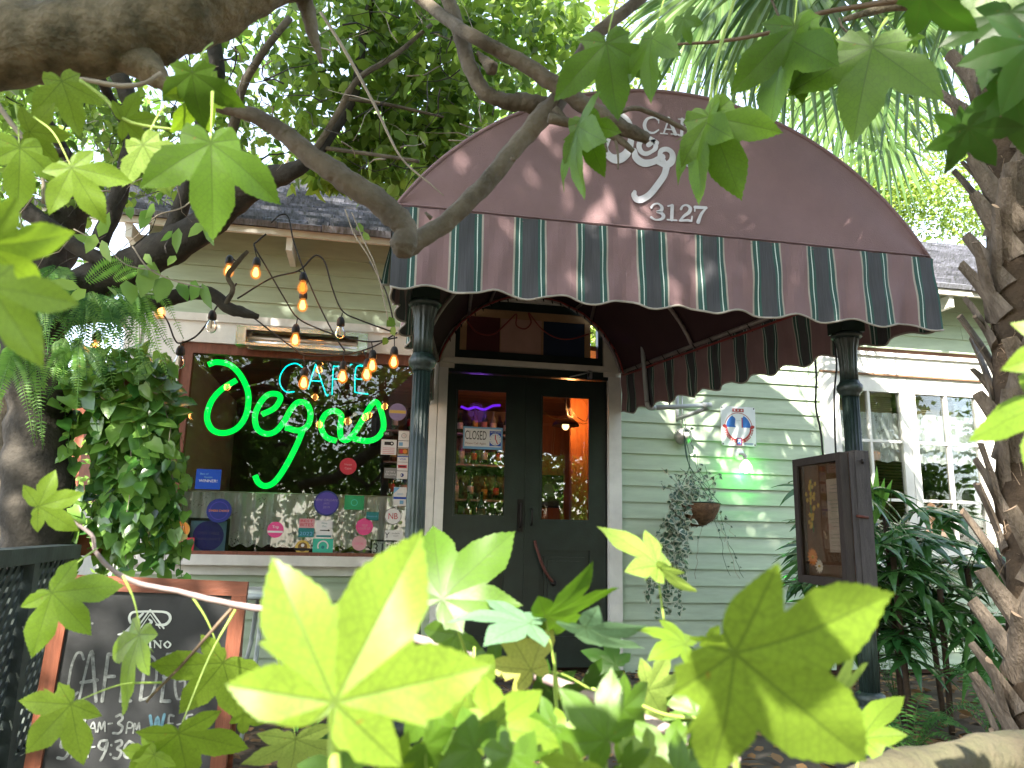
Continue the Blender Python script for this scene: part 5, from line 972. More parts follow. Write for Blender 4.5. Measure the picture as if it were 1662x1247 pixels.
for pts in ([(520, 20, 2.5), (552, 70, 3), (575, 110, 3), (610, 175, 2.5), (650, 255, 2), (700, 300, 1.5), (720, 318, 1)], [(560, 340, 1.2), (575, 380, 1.2), (600, 420, 1), (622, 470, 1)], [(571, 345, 1), (590, 390, 1.2), (612, 440, 1), (630, 520, .8)]):
    branchtube(b, pts, 2.6, n=5, m_=twigm)
b.build('bare_vine', tl)
ft = thing('live_oak', 'twisted pale tree beyond the left edge behind the dark trunk', 'tree', (-4.6, 9, 0)); b = MB(); b.tube([(-4.6, 9, 0), (-4.5, 9, 1.2), (-4.8, 9, 2.4), (-4.4, 9.1, 4)], [.3, .22, .2, .15], bark, n=14, k=4, wob=.1); b.build('trunk', ft)
# crown leaves, hanging in clumps
def leafy(parent, ells, n, size, m_, tmpl=T_LEAF, asp=.8, hang=.6, clumps=None, cs=.2, name='crown', filt=None):
    p, k = blob_pts(ells, n, clumps=clumps, cs=cs)
    if filt is not None: p = p[filt(p)]
    d = unit(len(p)); d[:, 2] -= hang; nv = unit(len(p)); nv[:, 2] += .3; b = MB(); cloud(b, p, d, nv, rng.uniform(size*.65, size*1.2, len(p)), tmpl, m_, asp); return b.build(name, parent)
def pxof(p):
    q = p-EYE; z = q@CF; return 831+FPX*(q@CR)/z, 623.5-FPX*(q@CU)/z
def clear_roof(p):
    x, y = pxof(p); lim = np.where(x < 330, 330+np.where(x < 150, 90, 0), np.where(x < 640, 295+.06*(x-330), 300-.30*(x-640)*1.0)); lim = np.where(x > 640, 330-(x-640)*.85, lim); lim = np.maximum(lim, np.where(x > 640, 150, 0)); return y < lim
def E_(px, py, D, rx, ry, rz, w_=1): return (P(px, py, D), (rx, ry, rz), w_)
leafy(tl, [E_(560, 90, 3.9, .45, .4, .45), E_(700, 110, 4.1, .45, .5, .4, 1.2), E_(800, 60, 4.3, .5, .5, .35), E_(620, 250, 4.2, .45, .4, .28, 1.5), E_(560, 290, 4.3, .25, .3, .12, .5), E_(740, 220, 4.2, .25, .3, .2, .7), E_(900, 70, 4.6, .4, .5, .3, .6), E_(680, -60, 4, .8, .6, .4, 1)], 5000, .105, ficus, clumps=250, cs=.085, filt=clear_roof)
leafy(tl, [E_(90, 190, 4.6, .6, .5, .5), E_(250, 230, 4.6, .4, .4, .4, .6), E_(420, 60, 4.4, .5, .4, .4, .6), E_(60, 330, 4.6, .4, .4, .2, .4), E_(400, 180, 4.6, .4, .4, .3, .35), E_(20, 60, 4.6, .6, .4, .5, .6)], 3000, .085, ficus, clumps=170, cs=.09, filt=clear_roof)
# ---- sprigs of larger leaves hanging before the window
b = MB()
for (x, y, tx, ty, D, w_) in ((160, 385, 178, 345, 2.6, .35), (150, 395, 118, 380, 2.6, .38), (155, 380, 140, 410, 2.6, .4), (165, 390, 178, 425, 2.6, .3), (240, 340, 228, 372, 2.6, .4), (250, 330, 238, 355, 2.6, .35), (330, 362, 306, 384, 2.5, .35), (335, 360, 345, 398, 2.5, .3), (255, 325, 262, 312, 2.6, .4), (210, 335, 212, 355, 2.6, .4), (280, 375, 262, 392, 2.6, .3), (290, 370, 285, 410, 2.6, .3),
    (250, 425, 228, 482, 2.7, .45), (272, 448, 255, 490, 2.7, .5), (225, 430, 240, 450, 2.7, .4), (205, 455, 215, 493, 2.7, .5), (290, 458, 305, 488, 2.7, .4), (318, 455, 312, 488, 2.7, .5), (328, 460, 342, 502, 2.7, .3), (130, 468, 80, 455, 2.7, .35), (140, 470, 112, 488, 2.7, .45), (285, 415, 272, 430, 2.7, .4), (175, 465, 190, 480, 2.7, .4), (235, 412, 246, 430, 2.7, .35),
    (640, 517, 628, 530, 4.9, .7), (636, 530, 640, 545, 4.9, .6), (628, 548, 622, 560, 4.9, .6), (590, 368, 578, 372, 3.9, .8), (598, 380, 590, 388, 3.9, .8)):
    a, c = P(x, y, D), P(tx, ty, D-.03); L_ = np.linalg.norm(c-a); nv = -norm((a+c)/2-EYE)+rng.normal(size=3)*.35
    cloud(b, a[None], (c-a)[None], nv[None], K3([L_]), T_LEAF, midleaf, w_*1.9)
b.build('hanging_leaves', tl)
b = MB()
for pts in ([(330, 300, 1.2), (300, 335, 1.2), (255, 350, 1), (225, 380, 1), (190, 410, .8)], [(215, 400, 1.2), (240, 435, 1.3), (280, 455, 1.2), (330, 468, .8)], [(120, 372, 1), (170, 400, 1), (205, 430, 1), (255, 440, 1)]): branchtube(b, pts, 2.65, n=5, m_=twigm)
b.build('sprig', tl)
# ------------------------------------------------------------------ far background trees beyond the roof
def bgtree(x, y, h, rx, rz, n, size, m_, lab, nm='broadleaf_tree', extra=()):
    t = thing(nm, lab, 'tree', (x, y, 0), 'trees beyond the roof'); b = MB(); b.tube([(x, y, 0), (x+.1, y, h*.4), (x-.1, y+.1, h*.75)], [.22, .16, .08], bark, n=8, k=3)
    for k in range(6): a = k*1.1; b.tube([(x, y, h*.45), (x+rx*.5*math.cos(a), y+rx*.5*math.sin(a), h*.75), (x+rx*.85*math.cos(a), y+rx*.85*math.sin(a), h*.95)], [.09, .05, .02], bark, n=6, k=3)
    b.build('trunk', t)
    ells = [((x, y, h), (rx, rx, rz), 1.)]+[((x+rng.normal()*rx*.7, y+rng.normal()*rx*.5, h+rng.normal()*rz*.6), (rx*.5, rx*.5, rz*.5), .5) for _ in range(5)]
    leafy(t, ells, n, size, m_, T_TRI, .8, .4, clumps=max(60, n//40), cs=.28)
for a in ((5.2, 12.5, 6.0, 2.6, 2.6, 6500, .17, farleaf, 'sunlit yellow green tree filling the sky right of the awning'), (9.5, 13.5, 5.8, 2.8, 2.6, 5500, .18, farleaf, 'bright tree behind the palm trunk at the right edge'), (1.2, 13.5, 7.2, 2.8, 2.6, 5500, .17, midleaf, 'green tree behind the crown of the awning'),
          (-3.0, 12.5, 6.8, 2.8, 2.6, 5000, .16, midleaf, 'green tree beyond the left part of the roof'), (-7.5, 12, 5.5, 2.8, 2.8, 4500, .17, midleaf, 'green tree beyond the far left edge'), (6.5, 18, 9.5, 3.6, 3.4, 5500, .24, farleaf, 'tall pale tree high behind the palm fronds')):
    bgtree(*a)
leafy(bpy.data.objects['broadleaf_tree'], [E_(1300, 120, 10.6, 1.3, .5, .9, 1), E_(1480, 150, 10.6, 1.3, .5, 1.0, 1.2), E_(1560, 260, 10.4, .9, .4, .7, .8), E_(1420, 300, 10.5, .8, .4, .5, .9), E_(1100, 60, 10.8, 1.2, .5, .7, .7), E_(1530, 330, 10.6, 1.2, .4, .5, 1.1), E_(1440, 320, 10.6, .7, .3, .4, .6),  ((5.4, 10.8, 4.4), (1.6, .6, .8), 1), ((7.6, 10.8, 4.2), (1.5, .6, .7), 1), ((3.4, 11, 4.6), (1.5, .6, .8), .8)], 19000, .10, farleaf, T_TRI, .7, .2, clumps=560, cs=.2, name='lower_crown')
# far brick building and pale wall at the left
bb = thing('brick_building', 'low red brick building with pale base far beyond the left edge', 'building', (-9, 15, 0)); q = MB(); q.box((-16, 15, 1.5), (-5.0, 18, 3.6), mat('brick_red', (.30, .10, .06), .85, .3, 5, .2)); q.box((-16.05, 14.95, 0), (-4.95, 18.05, 1.5), mat('pale_render', (.55, .50, .44), .8, .1)); q.build('wall', bb); q = MB(); q.box((-16.3, 14.7, 3.6), (-4.7, 18.3, 3.75), white); q.build('roof', bb)
for x in (-13, -11, -9, -7): q = MB(); q.box((x, 14.9, .7), (x+.8, 14.94, 2.4), ink('black')); q.build('window', bb)
# ------------------------------------------------------------------ palm at the right
pb = mat('palm_boot', (.215, .17, .128), .8, .55, 9, .9, 50, stretch=(3, 3, 1.2), col2=(.085, .065, .045)); pbc = mat('palm_fibre', (.075, .05, .03), .95, .5, 10, .9, 60)
pcut = mat('palm_boot_cut', (.34, .24, .16), .85, .4, 20, .4)
pt = thing('sabal_palm', 'palm with criss-crossed old leaf bases up its trunk at the right edge', 'palm', (2.02, 2.05, 0))
def trunkc(z): return K3([1.935+.066*z+.012*math.sin(z*1.1), 2.05, z])
b = MB(); b.tube([trunkc(z) for z in np.linspace(0, 4.2, 22)], .082, pbc, n=16, wob=.08); b.build('trunk', pt)
iz = 0; z = .30
while z < 2.75:
    c = trunkc(z)
    for k in range(3):
        a = iz*2.4+k*2.094+rng.normal()*.12; rad = K3([math.cos(a), math.sin(a), 0]); tan = K3([-math.sin(a), math.cos(a), 0])
        if math.cos(a-math.radians(222)) < -.35: continue
        for s_ in (-1, 1):
            if rng.random() < .06: continue
            L_ = rng.uniform(.20, .29)*(1.0 if rng.random() < .8 else .6); w0, w1 = rng.uniform(.042, .052), rng.uniform(.017, .025); base = c+rad*.072+tan*s_*-.030; dirn = norm(K3([0, 0, 1])*rng.uniform(.85, 1.05)+rad*rng.uniform(.14, .30)+tan*s_*rng.uniform(.30, .50)); sd = norm(np.cross(dirn, rad)); up = norm(np.cross(sd, dirn)); q = MB(); v = []; nn__ = 5
            for i in range(nn__+1):
                t = i/nn__; ctr = base+dirn*L_*t+rad*(.025*t*t); wd = w0+(w1-w0)*t**.7; th = .014*(1-.35*t)
                cut = .014*(rng.random()-.5) if i == nn__ else 0
                for (u_, w_) in ((-1, -.2), (-.55, .75), (0, 1), (.55, .75), (1, -.2), (0, -.55)): v.append(ctr+sd*wd*u_+up*th*w_*(1 if abs(u_) < .9 else 1)+dirn*cut*u_+rng.normal(size=3)*.0008)
            f = [(i*6+j, i*6+(j+1) % 6, (i+1)*6+(j+1) % 6, (i+1)*6+j) for i in range(nn__) for j in range(6)]; q.add(v, f+[tuple(range(6))[::-1]], pb, False); q.add([v[nn__*6+j] for j in range(6)], [tuple(range(6))], pcut)
            q.build('leaf_base', pt)
    z += .092; iz += 1
b = MB()
for i in range(500):
    z = rng.uniform(0, 3.4); a = rng.uniform(0, 6.28); c = trunkc(z)+K3([math.cos(a), math.sin(a), 0])*.085; d = norm(rng.normal(size=3)+K3([0, 0, -.6])); b.tube([c, c+d*.03, c+d*.06+[0, 0, -.02]], .0008, pcut, n=3, cap=False)
b.build('fibres', pt)
def fan(b, hub, axis, nrm, R, nb, spread, droop, m_, w0=.05, split=.45, pleat=.012):
    axis = norm(axis); side = norm(np.cross(nrm, axis)); nrm = norm(np.cross(axis, side))
    for i in range(nb):
        t = (i/(nb-1)-.5)*spread; d = axis*math.cos(t)+side*math.sin(t); s_ = norm(np.cross(nrm, d)); Rr = R*(1-.18*abs(t)/(spread/2))*rng.uniform(.92, 1.05); v = []; 
        for k in range(7):
            u_ = k/6; wdt = w0*(.25+1.1*min(1, u_/split)) if u_ < split else w0*1.35*(1-((u_-split)/(1-split))**1.6)*.95+.001
            c = hub+d*Rr*u_+K3([0, 0, -1])*droop*R*(u_**2.6)*(.6+.8*abs(math.sin(i*1.7)))+nrm*.04*R*math.sin(i*2.3)*u_; v += [c-s_*wdt/2, c+nrm*pleat*(1-u_*.5), c+s_*wdt/2]
        f = []
        for k in range(6): f += [(3*k, 3*k+1, 3*k+4, 3*k+3), (3*k+1, 3*k+2, 3*k+5, 3*k+4)]
        b.add(v, f, m_, False)
frond = leafmat('palm_frond', (.06, .13, .035), (.15, .24, .07), .3, .3, .2, spec=.6)
top = trunkc(3.9)
def palmfrond(hub, axis, nrm, R, nb=30, spread=3.4, droop=.35, w0=None):
    b = MB(); m1_ = (top+hub)/2+K3([0, 0, .25]); b.tube([top, m1_, hub], [.018, .012, .008], mat('petiole_green', (.12, .20, .06), .5), n=6, k=4)
    fan(b, hub, axis, nrm, R, nb, spread, droop, frond, w0 or R*.046); b.build('frond', pt)
for (hx, hy, D, tx, ty, R, nb, sp, dr) in ((1175, -35, 3.9, 1120, 120, .80, 34, 2.9, .30), (1290, -60, 3.3, 1270, 160, .70, 30, 2.6, .55), (1335, 95, 4.6, 1300, 200, .62, 30, 3.4, .45), (1395, 130, 4.3, 1400, 260, .60, 30, 3.2, .5), (1130, -10, 4.6, 1060, 40, .62, 26, 2.6, .25), (1480, 20, 3.6, 1400, 110, .66, 28, 3.2, .5), (1600, -80, 3.0, 1520, 30, .6, 26, 2.8, .4), (1440, 230, 5.4, 1400, 300, .5, 26, 3.6, .5)):
    h_ = P(hx, hy, D); t_ = P(tx, ty, D+.1); palmfrond(h_, t_-h_, -norm(h_-EYE)+K3([0, 0, .35]), R, nb, sp, dr)
for k in range(13):     # the crown above the picture, fronds all round
    a = k*.483+.2; r_ = rng.uniform(.55, 1.0); h_ = top+K3([r_*math.cos(a), r_*math.sin(a), rng.uniform(.0, .9)]); palmfrond(h_, K3([math.cos(a), math.sin(a), -.15]), K3([0, 0, 1])+.3*rng.normal(size=3), rng.uniform(.6, .8), 28, 4.0, .3)
# ------------------------------------------------------------------ lady palms under the side window
rh = leafmat('lady_palm_leaf', (.02, .08, .02), (.07, .17, .04), .22, .22, .2, spec=.7); cane = mat('fibrous_cane', (.055, .035, .02), .9, .5, 20, .8)
def ladypalm(canes, lab):
    bx_, by_ = canes[0][0], canes[0][1]; t = thing('lady_palm', lab, 'plant', (bx_, by_, 0), 'lady palms under the side window')
    for (x, y, h) in canes:
        lean = rng.normal(size=2)*.04; q = MB(); q.tube([(x, y, 0), (x+lean[0]*.5, y+lean[1]*.5, h*.5), (x+lean[0], y+lean[1], h)], .017, cane, n=8, k=3, wob=.1); q.build('stem', t)
        for k in range(12):
            z_ = h*(.38+.62*k/11); a = k*2.4+rng.uniform(0, 6); pl_ = rng.uniform(.14, .30); d = K3([math.cos(a), math.sin(a)*.8-.15, .45+.3*(k/5)]); s0_ = K3([x+lean[0]*z_/h, y+lean[1]*z_/h, z_]); hb = s0_+norm(d)*pl_; q = MB(); q.tube([s0_, hb], .0035, frond, n=5)
            fan(q, hb, K3([d[0], d[1], .12]), K3([0, 0, 1])+.3*rng.normal(size=3)+K3([0, -.35, 0]), rng.uniform(.24, .32), int(rng.integers(6, 10)), 3.9, .30, rh, .043, .35, .005); q.build('leaf', t)
ladypalm([(3.0, 4.25, 1.22), (2.94, 4.5, .98), (3.12, 4.45, 1.05)], 'glossy lady palm clump just right of the green column')
ladypalm([(3.14, 4.15, 1.02), (3.28, 4.4, 1.22), (3.36, 4.1, .80), (3.05, 4.7, 1.2)], 'lady palm clump in front of the seated figure in the window')
ladypalm([(3.52, 4.35, 1.16), (3.62, 4.1, .92), (3.45, 4.6, 1.0)], 'lady palm clump close beside the palm trunk'); ladypalm([(3.12, 4.95, .80), (3.28, 5.0, .95)], 'low lady palm clump behind the lower part of the column')
b = MB(); h_ = P(1420, 850, 4.3); b.tube([h_, P(1425, 980, 4.3)], .004, frond); fan(b, h_, P(1415, 750, 4.25)-h_, -norm(h_-EYE), .36, 6, .75, .02, leafmat('young_palm_leaf', (.10, .26, .04), (.16, .34, .06), .35, .35, .2), .03, .5, .003); o = b.build('palm_shoot'); tag(o, 'bright upright folded palm leaf in front of the window mullion', 'plant')
# ------------------------------------------------------------------ ferns
fernm = leafmat('fern_green', (.03, .11, .02), (.09, .22, .04), .4, .5, .25); fernl = leafmat('fern_light', (.10, .24, .04), (.18, .34, .06), .5, .5, .25)
def fernfrond(parent, a, tip, sag, wdt, m_, nv=None, n=26, nm='frond'):
    a, tip = K3(a), K3(tip); L_ = np.linalg.norm(tip-a); mid = (a+tip)/2+K3([0, 0, sag]); pts = spline([a, mid, tip], 12); b = MB(); b.tube(pts[::3]+[pts[-1]], .0016, m_, n=4, cap=False)
    P_, D_, S_ = [], [], []; nrm = nv if nv is not None else K3([0, -.6, .8]); NN = len(pts)-1
    for i in range(n):
        t = (i+.5)/n; f_ = t*NN; k = int(f_); c = pts[k]+(pts[min(k+1, NN)]-pts[k])*(f_-k); tg = norm(pts[min(k+1, NN)]-pts[max(k-1, 0)]); sd = norm(np.cross(nrm, tg)); ln = wdt*(math.sin(math.pi*min(1, t*1.15+.08))**.6 if t < .8 else (1-t)*3.2+.05)
        for s_ in (-1, 1): P_.append(c); D_.append(sd*s_+tg*.28+K3([0, 0, -.12])); S_.append(max(.15*wdt, ln))
    n_ = len(P_); cloud(b, K3(P_), K3(D_), np.tile(nrm, (n_, 1))+rng.normal(size=(n_, 3))*.12, K3(S_), T_TRI, m_, .42); return b.build(nm, parent)
def fern(c, lab, specs, grp=None, m_=None): 
    t = thing('fern', lab, 'fern', c, grp)
    for s in specs: fernfrond(t, *s, m_ or fernm)
    return t
def hangfern(x, y, D, lab, n, wpx, hpx, m_=None):
    c = P(x, y, D); t = thing('fern', lab, 'fern', c, 'ferns hanging from the dark tree')
    for i in range(n):
        ex, ey = x+rng.uniform(-1, 1)*wpx, y+hpx*rng.uniform(.45, 1.05); a_ = c+rng.normal(size=3)*[.04, .03, .02]; tp = P(ex, ey, D+rng.normal()*.12); fernfrond(t, a_, tp, rng.uniform(.02, .10), rng.uniform(.035, .05), m_ or (fernm if rng.random() < .6 else fernl), nv=norm(K3([rng.normal()*.5, -1, .25])), n=34)
hangfern(95, 440, 4.3, 'fern clump highest on the dark trunk', 12, 80, 150); hangfern(150, 480, 4.2, 'wide fern clump hanging over the trailing vine plant', 16, 110, 165); hangfern(210, 470, 4.25, 'fern clump drooping toward the white window casing', 14, 90, 150); hangfern(25, 560, 4.1, 'backlit fern drooping at the far left edge', 12, 60, 170, fernl); hangfern(120, 560, 4.1, 'small fern in the middle of the trunk above the vine plant', 9, 70, 110); hangfern(65, 480, 4.15, 'fern clump in front of the trunk below the highest one', 10, 70, 110)
t = thing('fern', 'bright fern frond pointing right above the hanging clumps', 'fern', P(145, 450, 3.6), 'ferns hanging from the dark tree'); fernfrond(t, P(140, 458, 3.6), P(216, 424, 3.5), .03, .045, fernl, nv=-norm(P(180, 440, 3.6)-EYE), n=24); fernfrond(t, P(185, 455, 3.7), P(236, 440, 3.6), .02, .035, fernl, nv=-norm(P(180, 440, 3.6)-EYE), n=20)
def groundfern(x, y, lab, n, R, h):
    t = thing('fern', lab, 'fern', (x, y, 0), 'ferns growing on the ground')
    for i in range(n):
        a = i*2.4+rng.uniform(0, .5); r_ = R*rng.uniform(.7, 1.1); fernfrond(t, (x, y, .02), (x+r_*math.cos(a), y+r_*math.sin(a), h*rng.uniform(.3, 1.1)), h*.45, .055, fernm, nv=K3([-.3*math.cos(a), -.3*math.sin(a)-.3, 1]), n=24)
groundfern(3.2, 3.55, 'dark ground fern under the lady palms', 16, .38, .42); groundfern(3.75, 3.9, 'ground fern against the palm trunk', 15, .4, .5); groundfern(2.7, 3.6, 'ground fern behind the foot of the column', 13, .32, .28); groundfern(3.6, 4.9, 'ground fern by the wall under the side window', 16, .42, .6); groundfern(4.3, 4.9, 'ground fern furthest right by the wall', 15, .42, .6); groundfern(-.02, 3.25, 'ground fern growing beside the chalkboard leg', 14, .3, .38); groundfern(2.45, 5.3, 'small ground fern at the wall under the hanging basket', 10, .25, .3)
# ------------------------------------------------------------------ trailing vine plant beside the window
po = thing('vine_plant', 'heart leaved trailing plant cascading from a terracotta pot left of the window', 'plant', P(200, 700, 4.7)); potm = leafmat('pothos_leaf', (.035, .13, .022), (.20, .36, .065), .32, .22, .45, spec=.6)
terr = mat('terracotta', (.33, .12, .06), .8, .2, 9, .2); c = P(205, 640, 4.75); b = MB(); b.lathe(c, [(.02, -.16), (.10, -.16), (.14, 0), (.16, .02), (.16, .07), (.14, .07), (.13, .0)], terr, n=28); b.build('pot', po)
c2 = P(140, 860, 4.8); b = MB(); b.lathe(c2, [(.02, -.14), (.09, -.14), (.13, 0), (.15, .02), (.15, .06), (.13, .06)], terr, n=28); b.build('pot', po)
PP, DD, NV, SS = [], [], [], []; b = MB()
def vine(x0_, y0_, y1_, D, wob_, dens=1.):
    pts = []; yy_ = y0_; x = x0_; 
    while yy_ < y1_:
        pts.append(P(x, yy_, D+.04*math.sin(yy_*.05))); 
        if rng.random() < .92*dens:
            d = K3([rng.normal(), -abs(rng.normal())*.7-.2, -.9-rng.random()*.5]); PP.append(pts[-1]+rng.normal(size=3)*.012); DD.append(d); NV.append(K3([rng.normal()*.5, -1, .6])); SS.append(rng.uniform(.045, .105))
        yy_ += rng.uniform(8, 16); x += rng.normal()*wob_
    if len(pts) > 2: b.tube(pts, .0022, twigm if rng.random() < .2 else fernm, n=4, cap=False)
for i in range(38): vine(rng.uniform(95, 285), rng.uniform(570, 650), rng.uniform(850, 965), rng.uniform(4.5, 4.95), 3)
for i in range(10): vine(rng.uniform(150, 270), rng.uniform(560, 600), rng.uniform(700, 830), rng.uniform(4.4, 4.6), 4, 1)
for i in range(7): vine(rng.uniform(235, 305), 640, rng.uniform(880, 960), rng.uniform(4.7, 4.9), 3, .6)
for i in range(160): 
    a = rng.uniform(0, 6.28); r_ = rng.random()**.5; PP.append(P(195+105*r_*math.cos(a), 640+75*r_*math.sin(a), rng.uniform(4.45, 4.7))); DD.append(K3([rng.normal(), -.6, rng.normal()*.6-.3])); NV.append(K3([rng.normal()*.4, -.8, .8])); SS.append(rng.uniform(.08, .14))
b.build('trailing_stems', po); b = MB(); cloud(b, K3(PP), K3(DD), K3(NV), K3(SS), T_HEART, potm, .95); b.build('foliage', po)
# ------------------------------------------------------------------ hanging basket
hb_ = thing('hanging_basket', 'coir lined hanging basket with variegated ivy spilling to the left', 'hanging basket', P(1130, 815, 5.62)); c = P(1128, 817, 5.62)
coir = mat('coir', (.20, .11, .055), .95, .5, 18, 1, 60, col2=(.07, .035, .02)); b = MB(); b.lathe(c, [(.02, -.175), (.08, -.165), (.14, -.12), (.175, -.06), (.19, 0), (.175, .005), (.1, -.01), (.01, -.015)], coir, n=32)
for i in range(500):
    a = rng.uniform(0, 6.28); t = rng.uniform(0, 1.5); p = c+K3([.19*math.cos(t)*math.cos(a), .19*math.cos(t)*math.sin(a), -.175*math.sin(t)]); d = norm(rng.normal(size=3)+K3([0, 0, -.5])); b.tube([p, p+d*.018], .0009, coir, n=3, cap=False)
b.build('coir_liner', hb_)
gw = mat('green_wire', (.01, .045, .03), .5, .2, 20, 0); hk = P(1109, 700, 5.85); b = MB()
for a in (.3, 2.4, 4.5, 5.6): b.tube([hk, hk+(c-hk)*.5+rng.normal(size=3)*.008, c+K3([.19*math.cos(a), .19*math.sin(a), 0])], .0026, gw, n=5, k=4)
b.tube([c+K3([.19*math.cos(a), .19*math.sin(a), .0]) for a in np.linspace(0, 6.283, 30)], .004, gw, n=5); b.tube([P(1108, 672, 5.9), P(1113, 690, 5.88), hk], .0025, gw, n=5, k=4); b.build('wire_hanger', hb_)
ivy = leafmat('ivy_leaf', (.04, .10, .06), (.13, .20, .12), .2, .4, .3); ivyc = leafmat('ivy_cream', (.38, .42, .30), (.50, .52, .40), .2, .4, .2)
PP, DD, NV, SS = [], [], [], []; b = MB()
def iv(x, y, x1_, y1_, D, dens, sz=(.035, .06)):
    n_ = max(3, int(math.hypot(x1_-x, y1_-y)/9)); pts = []
    for i in range(n_+1):
        t = i/n_; p = P(x+(x1_-x)*t+rng.normal()*2.2, y+(y1_-y)*t, D); pts.append(p)
        if rng.random() < dens: PP.append(p+rng.normal(size=3)*.012); DD.append(K3([rng.normal(), -.4, -.5+rng.normal()*.5])); NV.append(K3([rng.normal()*.5, -1, .5])); SS.append(rng.uniform(*sz))
    b.tube(pts, .0018, twigm if rng.random() < .5 else gw, n=4, cap=False)
for i in range(26): x = rng.uniform(1048, 1108); iv(rng.uniform(1085, 1130), rng.uniform(790, 812), x, rng.uniform(850, 1005), rng.uniform(5.45, 5.65), .95)
for i in range(16): iv(rng.uniform(1095, 1160), 808, rng.uniform(1060, 1175), rng.uniform(755, 790), rng.uniform(5.5, 5.7), .9, (.025, .045))
for a in ((1115, 697, 1150, 800, .25), (1150, 800, 1180, 880, .3), (1180, 880, 1198, 940, .35), (1150, 800, 1185, 935, .25), (1140, 840, 1128, 940, .12), (1165, 830, 1195, 870, .4), (1170, 840, 1205, 938, .3), (1118, 700, 1142, 800, .2)): iv(*a[:4], 5.6, a[4], (.02, .04))
b.build('trailing_stems', hb_); b = MB(); PP, DD, NV, SS = K3(PP), K3(DD), K3(NV), K3(SS); cloud(b, PP, DD, NV, SS, T_HEART, ivyc, 1.); cloud(b, PP-[0, .004, 0], DD, NV, SS*.72, T_HEART, ivy, .9); b.build('ivy', hb_)
# ------------------------------------------------------------------ shade trees behind and above the viewer (they shade the front and show in the glass)
def hits(p, s_=SUND):
    t = (6-p[:, 1])/(-s_[1]); return p[:, 0]-s_[0]*t, p[:, 2]-s_[2]*t
def sun_holes(p):  # clears crown leaves along sun rays to place the sunlit patches
    hx, hz = hits(p); rr = rng.random(len(p)); keep = np.ones(len(p), bool)
    keep &= ~((hx > 3.6) & (hx < 6.2) & (hz > .95) & (hz < 2.4) & (rr < .56))
    keep &= ~((hx > 2.3) & (hx < 3.5) & (hz > .3) & (hz < 2.2) & (rr < .10))
    for q, r_, pr in ((P(600, 1010, .42), .20, .9), (P(1290, 1150, .40), .34, .95), (P(340, 270, .9), .30, .8), (P(1560, 1230, .82), .3, .8), (P(720, 120, 1.6), .35, .6), (P(800, 1180, .55), .25, .8)):
        d = p-q; t = d@SUND; keep &= ~((np.linalg.norm(d-t[:, None]*SUND, axis=1) < r_) & (t > 1) & (rr < pr))
    for (ax_, ay_) in AWN_FLECKS:
        d = p-P(ax_, ay_, 3.06); t = d@SUND; keep &= ~((np.linalg.norm(d-t[:, None]*SUND, axis=1) < AWN_FLECKS[(ax_, ay_)]) & (t > 1))
    keep &= ~((p[:, 2] < 1.05+1.0*np.maximum(p[:, 1], 0)+.6) & (p[:, 1] > -.5))
    return keep
AWN_FLECKS = {(925, 165): 0.055, (915, 215): 0.050, (1052, 172): 0.061, (920, 265): 0.055, (948, 272): 0.055, (970, 330): 0.066, (946, 338): 0.050, (1020, 328): 0.055, (1026, 352): 0.055, (1052, 336): 0.061, (930, 308): 0.044, (1120, 365): 0.055, (975, 420): 0.050, (905, 462): 0.066, (862, 478): 0.061, (1050, 432): 0.050, (700, 365): 0.050, (790, 450): 0.044, (1180, 440): 0.044, (760, 300): 0.044}  # awning spots given sun flecks, with the radius cleared in the crown
def shadetree(x, y, h, ells, n, lab, size=.16, clumps=None, cs=.32, m_=None):
    t = thing('street_tree', lab, 'tree', (x, y, 0), 'shade trees on the street side'); b = MB(); b.tube([(x, y, 0), (x+.1, y, h*.3), (x-.1, y+.1, h*.6)], [.28, .2, .16], bark, n=12, k=3, wob=.06)
    for e_ in ells[:7]: c = np.array(e_[0]); b.tube([(x-.1, y+.1, h*.55), (np.array([x, y, h*.62])+c)/2+[0, 0, .2], c], [.14, .09, .03], bark, n=8, k=3)
    b.build('trunk', t); leafy(t, ells, n, size, m_ or shadel, T_TRI, .85, .4, clumps=clumps or n//34, cs=cs, filt=sun_holes)
shadetree(-4.4, -2.6, 7, [((-3.6, -.6, 6.6), (2.3, 2.0, 1.1), 1.2), ((-1.2, -.6, 6.5), (2.2, 1.9, 1.0), 1.3), ((1.0, -.6, 6.4), (2.0, 1.8, 1.0), 1.1), ((2.6, -.2, 6.3), (1.5, 1.5, .8), .6), ((-5.5, -2, 5.8), (2, 2, 1.3), .8), ((-2.2, -3.4, 6.6), (2.4, 2.0, 1.3), 1.2), ((.2, -3.2, 7.2), (2.2, 2, 1), .8), ((-1, .9, 6.0), (2.5, 1.0, .7), .8), ((-3.6, .7, 7.3), (2.0, 1.3, .7), 1.1), ((-5.0, .5, 7.6), (1.8, 1.5, .7), .7), ((-4.2, .8, 9.6), (2.6, 2.4, 1.0), 1.3)], 44000, 'great spreading tree shading the front and mirrored in the window')  # the three last crown clumps are added to shade left wall and roof
